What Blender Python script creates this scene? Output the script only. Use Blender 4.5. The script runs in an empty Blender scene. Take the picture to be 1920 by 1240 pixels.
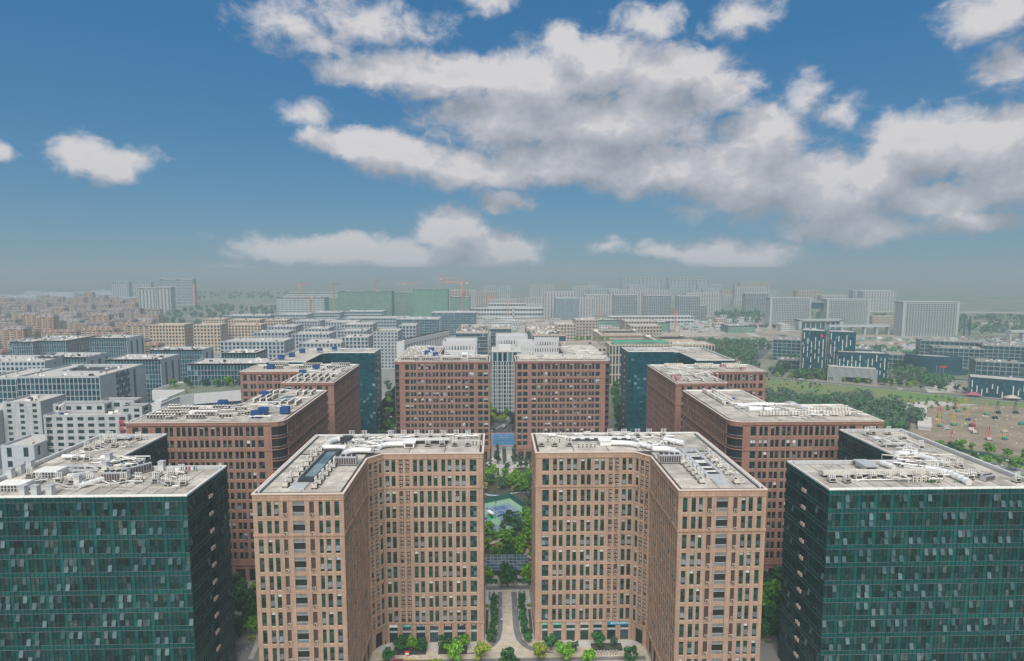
import bpy, math, random
from mathutils import Matrix, Vector
R = random.Random(7)
scene = bpy.context.scene
col = scene.collection

# ------------------------------------------------------------------ camera
EYE = 120.0
cam_d = bpy.data.cameras.new("camera")
cam = bpy.data.objects.new("camera", cam_d)
col.objects.link(cam)
cam.location = (0, 0, EYE)
cam.rotation_euler = (math.radians(90 - 5.809), 0, math.radians(-1.487))
cam_d.sensor_width = 36.0
cam_d.lens = 36.0 * 1150 / 1920
cam_d.clip_start = 1.0
cam_d.clip_end = 60000
scene.camera = cam

# ------------------------------------------------------------------ light
SUN_EL, SUN_AZ = 50, 188          # compass-like azimuth: 0 = +Y, 90 = +X
sun_d = bpy.data.lights.new("sun", 'SUN')
sun_d.energy = 4.6
sun_d.angle = math.radians(50)
sun_d.color = (1.0, 0.95, 0.88)
sun = bpy.data.objects.new("sun", sun_d)
col.objects.link(sun)
sun.rotation_euler = (math.radians(90 - SUN_EL), 0, math.radians(180 - SUN_AZ))
sun.location = (0, -100, 300)

scene.view_settings.view_transform = 'Standard'
scene.view_settings.look = 'None'
EXPO = 0.30
scene.view_settings.exposure = EXPO
scene.view_settings.gamma = 1.0
scene.render.engine = 'CYCLES'
scene.cycles.max_bounces = 5
scene.cycles.diffuse_bounces = 2
scene.cycles.glossy_bounces = 2
scene.cycles.transmission_bounces = 2
scene.cycles.volume_bounces = 1
scene.cycles.use_denoising = True

world = bpy.data.worlds.new("World")
scene.world = world
world.use_nodes = True
try:
    world.cycles.sampling_method = 'MANUAL'
    world.cycles.sample_map_resolution = 512
except Exception:
    pass


class NT:
    """small helper to write node trees"""
    def __init__(s, tree):
        s.t = tree; s.n = tree.nodes; s.l = tree.links

    def new(s, kind, **kw):
        nd = s.n.new(kind)
        for k, v in kw.items():
            setattr(nd, k, v)
        return nd

    def put(s, sock, v):
        if hasattr(v, 'is_linked') or isinstance(v, bpy.types.NodeSocket):
            s.l.new(v, sock)
        else:
            sock.default_value = v

    def math(s, op, a, b=0.0, c=None, clamp=False):
        nd = s.new('ShaderNodeMath', operation=op, use_clamp=clamp)
        s.put(nd.inputs[0], a); s.put(nd.inputs[1], b)
        if c is not None:
            s.put(nd.inputs[2], c)
        return nd.outputs[0]

    def vmath(s, op, a, b=(0, 0, 0), c=None):
        nd = s.new('ShaderNodeVectorMath', operation=op)
        s.put(nd.inputs[0], a); s.put(nd.inputs[1], b)
        if c is not None:
            s.put(nd.inputs[2], c)
        return nd.outputs['Value'] if op in ('LENGTH', 'DOT_PRODUCT') else nd.outputs[0]

    def mix(s, f, a, b, mode='MIX'):
        nd = s.new('ShaderNodeMix', data_type='RGBA', blend_type=mode)
        s.put(nd.inputs[0], f); s.put(nd.inputs[6], a); s.put(nd.inputs[7], b)
        return nd.outputs[2]

    def noise(s, vec, scale, detail=3, rough=0.5, out=0, dist=0.0):
        nd = s.new('ShaderNodeTexNoise')
        if vec is not None:
            s.put(nd.inputs['Vector'], vec)
        s.put(nd.inputs['Scale'], scale); s.put(nd.inputs['Detail'], detail)
        s.put(nd.inputs['Roughness'], rough); s.put(nd.inputs['Distortion'], dist)
        return nd.outputs[out]

    def ramp(s, f, stops, interp='LINEAR'):
        nd = s.new('ShaderNodeValToRGB')
        cr = nd.color_ramp; cr.interpolation = interp
        while len(cr.elements) > len(stops):
            cr.elements.remove(cr.elements[-1])
        while len(cr.elements) < len(stops):
            cr.elements.new(1.0)
        for e, (p, c) in zip(cr.elements, stops):
            e.position = p
            e.color = (c[0], c[1], c[2], 1) if len(c) == 3 else c
        s.put(nd.inputs[0], f)
        return nd.outputs[0]

    def maprange(s, v, a, b, c, d, smooth=False):
        nd = s.new('ShaderNodeMapRange')
        if smooth:
            nd.interpolation_type = 'SMOOTHSTEP'
        s.put(nd.inputs[0], v)
        for i, x in enumerate((a, b, c, d)):
            s.put(nd.inputs[i + 1], x)
        return nd.outputs[0]


# clouds: centre (azimuth, elevation in degrees), half sizes, weight
CLOUDS = [
 #AZ, EL, RX, RY, W
 (-9.0, 17.0, 7.1, 2.0, 1.00),
 (-3.3, 16.8, 7.2, 2.5, 1.00),
 (3.4, 16.4, 7.6, 3.1, 1.00),
 (8.2, 17.6, 6.5, 2.9, 1.00),
 (15.2, 16.4, 6.2, 2.8, 1.00),
 (19.4, 14.4, 3.4, 2.1, 1.00),
 (3.4, 13.4, 10.9, 3.3, 1.00),
 (10.6, 12.8, 10.0, 3.9, 1.00),
 (-10.9, 10.6, 5.2, 2.0, 1.00),
 (-14.6, 10.9, 2.7, 1.5, 0.80),
 (-8.2, 9.6, 5.8, 2.0, 1.00),
 (-1.4, 8.8, 8.8, 2.3, 1.00),
 (6.3, 9.7, 9.4, 2.7, 1.00),
 (15.4, 8.6, 10.0, 2.7, 1.00),
 (23.2, 10.6, 4.5, 3.1, 1.00),
 (23.3, 7.3, 8.6, 3.5, 1.00),
 (28.7, 5.3, 5.5, 3.4, 1.00),
 (31.6, 7.2, 4.5, 2.4, 1.00),
 (30.3, 3.1, 5.4, 1.7, 1.00),
 (34.3, 9.4, 4.5, 3.1, 1.00),
 (38.5, 9.3, 4.4, 2.9, 1.00),
 (39.9, 6.6, 3.4, 2.6, 1.00),
 (36.5, 5.3, 4.6, 1.6, 1.00),
 (38.2, 3.4, 3.3, 1.2, 1.00),
 (6.3, 19.5, 2.8, 1.4, 0.90),
 (0.8, 6.0, 2.9, 1.1, 0.80),
 (43.0, 7.3, 3.6, 3.1, 1.00),
 (46.7, 8.5, 3.6, 2.9, 1.00),
 (-17.8, 19.5, 3.9, 1.9, 0.42),
 (-11.2, 20.5, 6.0, 1.9, 0.46),
 (-15.2, 18.7, 2.7, 1.0, 0.42),
 (13.2, 20.4, 2.9, 1.7, 0.60),
 (21.1, 20.2, 3.3, 1.3, 0.55),
 (38.0, 17.6, 3.5, 1.8, 0.80),
 (39.5, 14.4, 2.0, 1.9, 0.58),
 (-16.3, 13.2, 2.4, 1.3, 0.42),
 (25.9, 13.8, 1.6, 2.2, 0.42),
 (28.7, 12.9, 1.9, 1.2, 0.42),
 (-32.9, 8.6, 2.7, 1.9, 1.00),
 (-31.2, 7.7, 2.5, 1.3, 0.85),
 (-29.6, 8.4, 1.8, 1.0, 0.55),
 (-37.7, 8.2, 0.9, 0.8, 0.80),
 (-41.8, 7.1, 2.7, 1.4, 1.00),
 (-14.8, 1.9, 8.5, 1.5, 0.90),
 (-3.9, 3.1, 3.7, 2.4, 1.00),
 (0.3, 1.6, 4.2, 2.3, 1.00),
 (-8.3, 0.9, 9.3, 1.9, 0.90),
 (-19.3, 1.5, 4.0, 1.1, 0.60),
 (19.6, 1.5, 4.1, 1.5, 0.90),
 (22.3, 0.7, 5.0, 1.6, 0.90),
 (15.1, 1.8, 2.8, 0.9, 0.60),
 (10.8, 1.9, 1.9, 0.7, 0.42),
 (-24.4, -0.8, 4.6, 1.2, 0.80),
 (-20.3, -1.2, 4.9, 0.9, 0.60),
 (-0.2, 22.2, 2.4, 0.8, 0.42),
 (-40.0, 15.4, 1.6, 0.8, 0.30),
]


def build_sky():
    w = NT(world.node_tree)
    w.n.clear()
    # density group, evaluated twice (once shifted upwards, for the light on the tops)
    g = bpy.data.node_groups.new("cloud_density", 'ShaderNodeTree')
    g.interface.new_socket("Vector", in_out='INPUT', socket_type='NodeSocketVector')
    g.interface.new_socket("Density", in_out='OUTPUT', socket_type='NodeSocketFloat')
    q = NT(g)
    gi = q.new('NodeGroupInput'); go = q.new('NodeGroupOutput')
    p = gi.outputs[0]
    wob = q.noise(p, 0.16, 4, 0.6, out=1)
    wob = q.vmath('MULTIPLY_ADD', wob, (5.0, 3.4, 0), (-2.5, -1.7, 0))
    pp = q.vmath('ADD', p, wob)
    cur = None
    for az, el, rx, ry, wt in CLOUDS:
        v = q.vmath('MULTIPLY_ADD', pp, (1 / rx, 1 / ry, 0), (-az / rx, -el / ry, 0))
        d = q.vmath('LENGTH', v)
        d = q.math('MULTIPLY_ADD', d, -wt, wt)
        cur = d if cur is None else q.math('SMOOTH_MAX', cur, d, 0.16)
    # scattered cloud everywhere that the photograph does not look
    sep = q.new('ShaderNodeSeparateXYZ'); q.put(sep.inputs[0], p)
    away = q.maprange(q.math('ABSOLUTE', sep.outputs[0]), 46, 62, 0, 1)
    high = q.maprange(sep.outputs[1], 27, 36, 0, 1)
    out = q.math('MAXIMUM', away, high)
    gen = q.math('MULTIPLY_ADD', q.noise(p, 0.035, 3, 0.5), 3.2, -1.45)
    gen = q.math('MINIMUM', gen, 0.7)
    gen = q.math('MULTIPLY_ADD', q.math('SUBTRACT', gen, -1.5), out, -1.5)
    cur = q.math('MAXIMUM', cur, gen)
    f1 = q.math('SUBTRACT', q.noise(q.vmath('MULTIPLY', p, (1, 1.45, 1)), 0.40, 10, 0.64, dist=0.35), 0.5)
    cur = q.math('MULTIPLY_ADD', f1, 1.12, q.math('ADD', cur, 0.06))
    q.l.new(cur, go.inputs[0])

    tc = w.new('ShaderNodeTexCoord')
    sx = w.new('ShaderNodeSeparateXYZ'); w.put(sx.inputs[0], tc.outputs['Generated'])
    az = w.math('MULTIPLY', w.math('ARCTAN2', sx.outputs[0], sx.outputs[1]), 57.29578)
    el = w.math('MULTIPLY', w.math('ARCSINE', sx.outputs[2]), 57.29578)
    cb = w.new('ShaderNodeCombineXYZ'); w.put(cb.inputs[0], az); w.put(cb.inputs[1], el)
    v0 = cb.outputs[0]

    def dens(v):
        gn = w.new('ShaderNodeGroup'); gn.node_tree = g
        w.put(gn.inputs[0], v)
        return gn.outputs[0]
    d0 = dens(v0)
    d1 = dens(w.vmath('ADD', v0, (-0.7, 2.6, 0)))
    alpha = w.maprange(d0, -0.10, 0.50, 0, 1, True)
    lit = w.math('SUBTRACT', d0, d1)
    lit = w.maprange(lit, -0.58, 0.62, 0, 1)
    thick = w.maprange(d0, 0.25, 1.1, 0, 1)
    b = w.math('MULTIPLY_ADD', thick, -0.22, w.math('MULTIPLY_ADD', lit, 0.95, 0.22), clamp=True)
    ccol = w.ramp(b, [(0.0, (.25, .29, .35)), (0.30, (.325, .36, .415)), (0.6, (.42, .44, .50)), (0.85, (.53, .535, .58)), (1.0, (.645, .635, .66))])

    sky = w.new('ShaderNodeTexSky', sky_type='NISHITA')
    sky.sun_disc = False
    sky.sun_elevation = math.radians(SUN_EL)
    sky.sun_rotation = math.radians(SUN_AZ)
    sky.altitude = 100; sky.air_density = 1.0; sky.dust_density = 0.6; sky.ozone_density = 2.2
    STR = 0.082
    K = STR * 2 ** EXPO      # colours below are what the sky should measure in the picture
    skyc = w.mix(1.0, sky.outputs[0], (0.33, 0.68, 0.86, 1), 'MULTIPLY')
    # measured colour of this hazy summer sky at each height, laid over the physical sky
    C_ = lambda r, g_, b: (r / K, g_ / K, b / K)
    rp = w.ramp(w.maprange(el, -2.0, 38.0, 0, 1), [(0.0, (.285, .370, .415)), (.05, (.265, .358, .422)), (.085, (.205, .318, .428)), (.14, (.150, .288, .430)), (.21, (.116, .262, .428)), (.34, (.085, .228, .412)), (.51, (.061, .198, .395)), (.65, (.050, .175, .365)), (1.0, (.038, .135, .31))])
    rp = w.mix(1.0, rp, (1 / K, 1 / K, 1 / K, 1), 'MULTIPLY')
    skyc = w.mix(0.82, skyc, rp)
    # the thick summer haze that greys the lowest degrees of the sky
    hz = w.maprange(el, -1.0, 19.0, 1.0, 0.0)
    hz = w.math('POWER', hz, 3.4)
    hazec = (0.268 / K, 0.352 / K, 0.408 / K, 1)
    skyc = w.mix(w.math('MULTIPLY', hz, 0.55), skyc, hazec)
    ccs = w.mix(1.0, ccol, (1 / K, 1 / K, 1 / K, 1), 'MULTIPLY')
    ccs = w.mix(w.math('MULTIPLY', hz, 0.55), ccs, hazec)
    fin = w.mix(alpha, skyc, ccs)
    bg = w.new('ShaderNodeBackground'); w.put(bg.inputs[0], fin); bg.inputs[1].default_value = STR
    wo = w.new('ShaderNodeOutputWorld'); w.l.new(bg.outputs[0], wo.inputs[0])


build_sky()

# ------------------------------------------------------------------ materials
MATS = {}


def mat_new(name):
    m = bpy.data.materials.new(name); m.use_nodes = True
    t = NT(m.node_tree); t.n.clear()
    b = t.new('ShaderNodeBsdfPrincipled')
    o = t.new('ShaderNodeOutputMaterial'); t.l.new(b.outputs[0], o.inputs[0])
    return m, t, b


def bump(t, b, h, strength=0.3, dist=0.05):
    nd = t.new('ShaderNodeBump')
    nd.inputs['Strength'].default_value = strength; nd.inputs['Distance'].default_value = dist
    t.put(nd.inputs['Height'], h); t.l.new(nd.outputs[0], b.inputs['Normal'])


def M(name, c, rough=0.8, var=0.12, scale=0.6, metal=0.0, isl=0.0, spec=0.4, dirt=0.0, bmp=0.0):
    if name in MATS:
        return MATS[name]
    m, t, b = mat_new(name)
    geo = t.new('ShaderNodeNewGeometry')
    n = t.noise(geo.outputs['Position'], scale, 5, 0.6)
    f = t.maprange(n, 0.25, 0.75, 1 - var, 1 + var)
    if isl:
        r = t.math('ADD', geo.outputs['Random Per Island'], t.new('ShaderNodeObjectInfo').outputs['Random'])
        r = t.math('FRACT', r)
        f = t.math('MULTIPLY', f, t.maprange(r, 0, 1, 1 - isl, 1 + isl))
    cc = t.mix(1.0, (c[0], c[1], c[2], 1), f, 'MULTIPLY')
    if dirt:
        st = t.noise(t.vmath('MULTIPLY', geo.outputs['Position'], (1.3, 1.3, 0.12)), 0.8, 4, 0.65)
        cc = t.mix(t.math('MULTIPLY', t.maprange(st, 0.48, 0.8, 0, 1), dirt), cc, (c[0] * .45, c[1] * .43, c[2] * .4, 1))
    t.put(b.inputs['Base Color'], cc)
    b.inputs['Roughness'].default_value = rough; b.inputs['Metallic'].default_value = metal
    b.inputs['Specular IOR Level'].default_value = spec
    if bmp:
        bump(t, b, t.noise(geo.outputs['Position'], scale * 9, 4, 0.6), bmp, 0.05)
    MATS[name] = m
    return m


def panel_mat(name, c, joint=0.6, bw=1.15, rh=0.62, mort=0.03):
    """stone panels hung on a facade: world position, one stacked grid"""
    m, t, b = mat_new(name)
    geo = t.new('ShaderNodeNewGeometry')
    s = t.new('ShaderNodeSeparateXYZ'); t.put(s.inputs[0], geo.outputs['Position'])
    cb = t.new('ShaderNodeCombineXYZ')
    t.put(cb.inputs[0], t.math('ADD', s.outputs[0], s.outputs[1])); t.put(cb.inputs[1], s.outputs[2])
    br = t.new('ShaderNodeTexBrick'); br.offset = 0.0; br.squash = 1.0
    t.put(br.inputs['Vector'], cb.outputs[0])
    br.inputs['Scale'].default_value = 1.0; br.inputs['Brick Width'].default_value = bw
    br.inputs['Row Height'].default_value = rh; br.inputs['Mortar Size'].default_value = mort
    br.inputs['Bias'].default_value = 0.0
    br.inputs['Color1'].default_value = (c[0] * 1.07, c[1] * 1.06, c[2] * 1.05, 1)
    br.inputs['Color2'].default_value = (c[0] * 0.91, c[1] * 0.91, c[2] * 0.92, 1)
    br.inputs['Mortar'].default_value = (c[0] * joint, c[1] * joint * .95, c[2] * joint * .9, 1)
    n = t.noise(t.vmath('MULTIPLY', geo.outputs['Position'], (1, 1, 0.25)), 0.28, 5, 0.65)
    cc = t.mix(1.0, br.outputs[0], t.maprange(n, 0.25, 0.75, 0.82, 1.14), 'MULTIPLY')
    st = t.noise(t.vmath('MULTIPLY', geo.outputs['Position'], (1.6, 1.6, 0.09)), 0.9, 4, 0.7)
    cc = t.mix(1.0, cc, t.maprange(st, 0.35, 0.72, 1.06, 0.78), 'MULTIPLY')
    t.put(b.inputs['Base Color'], cc)
    b.inputs['Roughness'].default_value = 0.75; b.inputs['Specular IOR Level'].default_value = 0.25
    MATS[name] = m
    return m


def glass_mat(name, stops, rough=0.09, inner=0.5, nscale=0.9, isl=1.0, spec=0.5, wave=0.02, band=0.0):
    """dark glass: each pane takes its own tint, with blurred furniture and blinds behind"""
    m, t, b = mat_new(name)
    geo = t.new('ShaderNodeNewGeometry')
    r = t.math('FRACT', t.math('ADD', geo.outputs['Random Per Island'], t.new('ShaderNodeObjectInfo').outputs['Random']))
    c = t.ramp(r, stops)
    n = t.noise(geo.outputs['Position'], nscale, 6, 0.72)
    c = t.mix(1.0, c, t.maprange(n, 0.3, 0.72, 1 - inner, 1 + inner), 'MULTIPLY')
    if band:
        n2 = t.noise(geo.outputs['Position'], 0.06, 3, 0.5)
        c = t.mix(1.0, c, t.maprange(n2, 0.3, 0.7, 1 - band, 1 + band), 'MULTIPLY')
    t.put(b.inputs['Base Color'], c)
    b.inputs['Roughness'].default_value = rough; b.inputs['Specular IOR Level'].default_value = spec
    nb = t.noise(geo.outputs['Position'], 0.35, 2, 0.5)
    bump(t, b, nb, wave, 1.0)
    MATS[name] = m
    return m


def leaf_mat(name, c1, c2):
    m, t, b = mat_new(name)
    geo = t.new('ShaderNodeNewGeometry')
    oi = t.new('ShaderNodeObjectInfo')
    c = t.mix(geo.outputs['Random Per Island'], (*c1, 1), (*c2, 1))
    n = t.noise(geo.outputs['Position'], 0.5, 3, 0.6)
    c = t.mix(1.0, c, t.maprange(n, 0.3, 0.7, 0.72, 1.3), 'MULTIPLY')
    c = t.mix(1.0, c, t.maprange(oi.outputs['Random'], 0, 1, 0.78, 1.22), 'MULTIPLY')
    t.put(b.inputs['Base Color'], c)
    b.inputs['Roughness'].default_value = 0.6; b.inputs['Specular IOR Level'].default_value = 0.25
    MATS[name] = m
    return m


BRICK_A = panel_mat('tan_stone_panels', (0.375, 0.252, 0.185))
BRICK_C = panel_mat('red_stone_panels', (0.275, 0.155, 0.118))
WHITEP = panel_mat('pale_stone_panels', (0.38, 0.40, 0.41), joint=0.72, bw=3.0, rh=0.9, mort=0.04)
CREAMP = panel_mat('cream_stone_panels', (0.44, 0.37, 0.30), joint=0.8, bw=3.0, rh=1.5, mort=0.05)
COPING = M('coping_stone', (0.56, 0.46, 0.40), 0.7, 0.08)
SILL = M('light_sill', (0.55, 0.52, 0.42), 0.6, 0.08)
ROOFC = M('roof_concrete', (0.37, 0.345, 0.305), 0.9, 0.42, 0.22, isl=0.20, dirt=0.6, bmp=0.3)
ROOFG = M('roof_felt_under', (0.035, 0.034, 0.032), 0.95, 0.25)
ROOFL = M('roof_pale_gravel', (0.42, 0.40, 0.37), 0.95, 0.30, 0.35)
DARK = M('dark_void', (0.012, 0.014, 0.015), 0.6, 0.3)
BLACKM = M('black_rubber_sheet', (0.03, 0.032, 0.035), 0.6, 0.3)
FRAME = M('dark_window_frame', (0.045, 0.055, 0.055), 0.45, 0.2)
METAL = M('galvanised_metal', (0.50, 0.51, 0.52), 0.45, 0.18, 0.8, metal=0.35)
WMETAL = M('white_painted_metal', (0.66, 0.66, 0.63), 0.5, 0.14, 1.2, isl=0.1)
CREAMM = M('cream_machine_casing', (0.52, 0.49, 0.43), 0.6, 0.18, 1.2, isl=0.12, dirt=0.35)
FOIL = M('silver_duct_foil', (0.72, 0.73, 0.72), 0.38, 0.12, 1.5, metal=0.3)
GRILL = M('dark_fan_grille', (0.03, 0.03, 0.03), 0.6, 0.3)
LOUV = M('dark_louvre', (0.060, 0.045, 0.045), 0.7, 0.25, 2.0)
BLUET = M('blue_tank_paint', (0.010, 0.060, 0.19), 0.45, 0.18, 1.0)
WHITE = M('white_render', (0.50, 0.51, 0.51), 0.7, 0.08, 0.3)
GREYW = M('grey_render', (0.36, 0.39, 0.41), 0.8, 0.12, 0.2, dirt=0.2)
TANW = M('tan_render', (0.46, 0.36, 0.26), 0.85, 0.12, 0.2, dirt=0.2)
TEALD = M('dark_teal_cladding', (0.008, 0.055, 0.075), 0.25, 0.25, 0.4)
ASPH = M('asphalt', (0.085, 0.088, 0.092), 0.9, 0.16, 0.4)
ACM = M('wall_condenser_casing', (0.30, 0.255, 0.215), 0.6, 0.2, 1.2, isl=0.2)
SASHB = glass_mat('sky_sheen_pane_glass', [(0, (.03, .065, .075)), (.6, (.065, .105, .12)), (1, (.12, .17, .185))], inner=.3, nscale=1.0, rough=.2, spec=.35)  # paler than the shut panes: sky reflection painted into the tint
PAVE = M('plaza_paving', (0.30, 0.28, 0.25), 0.85, 0.16, 0.5)
PAVEG = M('grey_paving', (0.13, 0.13, 0.14), 0.85, 0.15, 0.8)
PAVEC = M('cream_paving', (0.44, 0.37, 0.26), 0.85, 0.14, 0.8)
PAVEL = M('light_grey_paving', (0.36, 0.36, 0.35), 0.85, 0.12, 0.8)
EARTH = M('bare_earth', (0.215, 0.175, 0.125), 0.95, 0.35, 0.06, bmp=0.3)
CONC = M('pale_concrete', (0.40, 0.38, 0.35), 0.9, 0.15, 0.2)
SOIL = M('planting_soil', (0.05, 0.055, 0.035), 0.95, 0.4)
GRASS = M('mown_grass', (0.050, 0.105, 0.030), 0.9, 0.45, 0.25)
BARK = M('bark', (0.09, 0.07, 0.05), 0.9, 0.3)
CRANE = M('crane_orange', (0.62, 0.22, 0.08), 0.5, 0.1)
REDP = M('red_paint', (0.50, 0.05, 0.035), 0.5, 0.15)
YELP = M('yellow_paint', (0.55, 0.36, 0.05), 0.5, 0.15)
GREENP = M('green_hoarding', (0.015, 0.09, 0.055), 0.6, 0.2)
GREENM = M('green_machine', (0.02, 0.24, 0.17), 0.5, 0.15)
NET = M('green_scaffold_net', (0.13, 0.23, 0.18), 0.9, 0.35, 0.08)
COURTG = M('court_sage', (0.20, 0.33, 0.24), 0.85, 0.1, 0.6)
COURTB = M('court_blue', (0.085, 0.15, 0.26), 0.8, 0.1, 0.6)
BALLB = M('ballcourt_blue', (0.10, 0.34, 0.56), 0.8, 0.08, 0.6)
BALLP = M('ballcourt_pink', (0.60, 0.26, 0.28), 0.8, 0.08, 0.6)
LINEW = M('white_line_paint', (0.70, 0.72, 0.72), 0.7, 0.05)
PAPER = M('sign_white', (0.72, 0.72, 0.70), 0.5, 0.05)
SIGNG = M('sign_green', (0.01, 0.33, 0.16), 0.5, 0.1)
SIGNT = M('sign_teal', (0.01, 0.33, 0.26), 0.5, 0.1)
SIGNM = M('sign_maroon', (0.16, 0.025, 0.03), 0.5, 0.1)
SIGNB = M('sign_blue', (0.01, 0.20, 0.34), 0.5, 0.1)
SIGNR = M('sign_red', (0.45, 0.02, 0.05), 0.5, 0.1)
NAVY = M('sign_navy', (0.03, 0.06, 0.12), 0.5, 0.1)
WG = glass_mat('green_window_glass', [(0, (.004, .022, .022)), (.3, (.006, .040, .030)), (.6, (.012, .065, .050)), (.8, (.02, .07, .085)), (.93, (.055, .085, .095)), (1, (.004, .010, .012))], inner=.75, nscale=1.6, spec=.3)
WGD = glass_mat('dark_window_glass', [(0, (.004, .016, .019)), (.5, (.006, .030, .032)), (.85, (.015, .05, .055)), (1, (.05, .08, .09))], inner=.7, nscale=1.3, spec=.3)
SASH = glass_mat('sky_sheen_sash_glass', [(0, (.05, .09, .10)), (.5, (.10, .14, .165)), (1, (.17, .22, .245))], inner=.2, nscale=1.0, rough=.2)  # reflected sky put into the base colour, hence the pale blue-grey
BLIND = M('window_blind', (0.42, 0.46, 0.46), 0.8, 0.15, 2.0, isl=0.3)
CWS = glass_mat('teal_spandrel_glass', [(0, (.001, .050, .054)), (.5, (.0015, .064, .066)), (1, (.002, .078, .074))], inner=.14, nscale=.5, band=.35, spec=.42, wave=.06)
CWV = glass_mat('teal_vision_glass', [(0, (.002, .012, .015)), (.25, (.005, .030, .026)), (.5, (.004, .044, .045)), (.75, (.012, .038, .036)), (.93, (.032, .055, .055)), (1, (.07, .10, .095))], inner=.9, nscale=2.2, band=.35, spec=.42, wave=.06)
CWB = glass_mat('blue_teal_glass', [(0, (.001, .034, .050)), (.5, (.002, .055, .078)), (.93, (.004, .075, .098)), (1, (.16, .24, .28))], inner=.35, nscale=.6, band=.2, spec=.3)
FARG = glass_mat('far_building_glass', [(0, (.002, .028, .040)), (.6, (.004, .050, .070)), (1, (.015, .08, .105))], inner=.5, nscale=.5, spec=.3, wave=.0)
MULL = M('pale_mullion', (0.05, 0.10, 0.098), 0.5, 0.15)
MULLD = M('dark_mullion', (0.002, 0.022, 0.024), 0.4, 0.15)
MULLP = M('transom_strip', (0.12, 0.165, 0.155), 0.5, 0.15)
LEAF = [leaf_mat('leaf_fresh', (.055, .17, .012), (.13, .29, .022)),
        leaf_mat('leaf_deep', (.012, .060, .016), (.032, .115, .028)),
        leaf_mat('leaf_yellow', (.14, .20, .016), (.25, .31, .035)),
        leaf_mat('leaf_grey', (.030, .070, .040), (.06, .11, .060))]

# ------------------------------------------------------------------ meshes


class MB:
    def __init__(s, mats):
        s.v = []; s.f = []; s.m = []; s.mats = mats if isinstance(mats, (list, tuple)) else [mats]

    def quad(s, a, b, c, d, mi=0):
        k = len(s.v); s.v += [a, b, c, d]; s.f.append((k, k + 1, k + 2, k + 3)); s.m.append(mi)

    def hexa(s, p, mi=0):
        """8 points: bottom 0-3 counter-clockwise seen from above, top 4-7"""
        k = len(s.v); s.v += p
        s.f += [(k + 3, k + 2, k + 1, k), (k + 4, k + 5, k + 6, k + 7), (k, k + 1, k + 5, k + 4),
                (k + 1, k + 2, k + 6, k + 5), (k + 2, k + 3, k + 7, k + 6), (k + 3, k, k + 4, k + 7)]
        s.m += [mi] * 6

    def box(s, x0, x1, y0, y1, z0, z1, mi=0):
        s.hexa([(x0, y0, z0), (x1, y0, z0), (x1, y1, z0), (x0, y1, z0), (x0, y0, z1), (x1, y0, z1), (x1, y1, z1), (x0, y1, z1)], mi)

    def cbox(s, x, y, z, sx, sy, sz, mi=0, rot=0.0):
        c, n = math.cos(rot), math.sin(rot)
        pts = []
        for zz in (z, z + sz):
            for a, b in ((-1, -1), (1, -1), (1, 1), (-1, 1)):
                u, w = a * sx / 2, b * sy / 2
                pts.append((x + u * c - w * n, y + u * n + w * c, zz))
        s.hexa(pts, mi)

    def fbox(s, F, u0, u1, w0, w1, z0, z1, mi=0):
        (ox, oy), (dx, dy) = F
        nx, ny = dy, -dx
        P = lambda u, w, z: (ox + dx * u + nx * w, oy + dy * u + ny * w, z)
        if w0 > w1: w0, w1 = w1, w0
        s.hexa([P(u0, w1, z0), P(u1, w1, z0), P(u1, w0, z0), P(u0, w0, z0), P(u0, w1, z1), P(u1, w1, z1), P(u1, w0, z1), P(u0, w0, z1)], mi)

    def prism(s, poly, z0, z1, mi=0, top=None):
        n = len(poly); k = len(s.v)
        s.v += [(x, y, z0) for x, y in poly] + [(x, y, z1) for x, y in poly]
        s.f.append(tuple(k + i for i in reversed(range(n)))); s.m.append(mi)
        s.f.append(tuple(k + n + i for i in range(n))); s.m.append(mi if top is None else top)
        for i in range(n):
            j = (i + 1) % n
            s.f.append((k + i, k + j, k + n + j, k + n + i)); s.m.append(mi)

    def tube(s, pts, r, n=8, mi=0, cap=True, r1=None):
        rings = []
        for i, p in enumerate(pts):
            p = Vector(p)
            if i == 0: d = Vector(pts[1]) - p
            elif i == len(pts) - 1: d = p - Vector(pts[i - 1])
            else: d = Vector(pts[i + 1]) - Vector(pts[i - 1])
            d.normalize()
            a = Vector((0, 0, 1)) if abs(d.z) < 0.9 else Vector((1, 0, 0))
            u = d.cross(a).normalized(); w = d.cross(u)
            rr = r if r1 is None else r + (r1 - r) * i / (len(pts) - 1)
            k = len(s.v)
            for j in range(n):
                t = 2 * math.pi * j / n
                s.v.append(tuple(p + u * (math.cos(t) * rr) + w * (math.sin(t) * rr)))
            rings.append(k)
        for a, b in zip(rings, rings[1:]):
            for j in range(n):
                jj = (j + 1) % n
                s.f.append((a + j, a + jj, b + jj, b + j)); s.m.append(mi)
        if cap:
            s.f.append(tuple(rings[0] + j for j in reversed(range(n)))); s.m.append(mi)
            s.f.append(tuple(rings[-1] + j for j in range(n))); s.m.append(mi)

    def mesh(s, name, off=(0, 0, 0)):
        me = bpy.data.meshes.new(name)
        ox, oy, oz = off
        me.from_pydata([(a - ox, b - oy, c - oz) for a, b, c in s.v], [], s.f)
        for m in s.mats:
            me.materials.append(m)
        me.polygons.foreach_set('material_index', s.m)
        me.update()
        return me

    def build(s, name, parent=None, stuff=False, label=None, kind=None):
        off = parent.matrix_basis.translation if parent is not None else (0, 0, 0)
        if parent is not None and parent.parent is not None:
            off = Vector(off) + parent.parent.matrix_basis.translation
        o = bpy.data.objects.new(name, s.mesh(name, tuple(off)))
        col.objects.link(o)
        if parent is not None: o.parent = parent
        if stuff: o['kind'] = 'stuff'
        if kind: o['kind'] = kind
        if label: o['label'] = label
        return o


def tag(o, label, cat, group=None):
    o['label'] = label; o['category'] = cat
    if group: o['group'] = group
    return o


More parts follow.
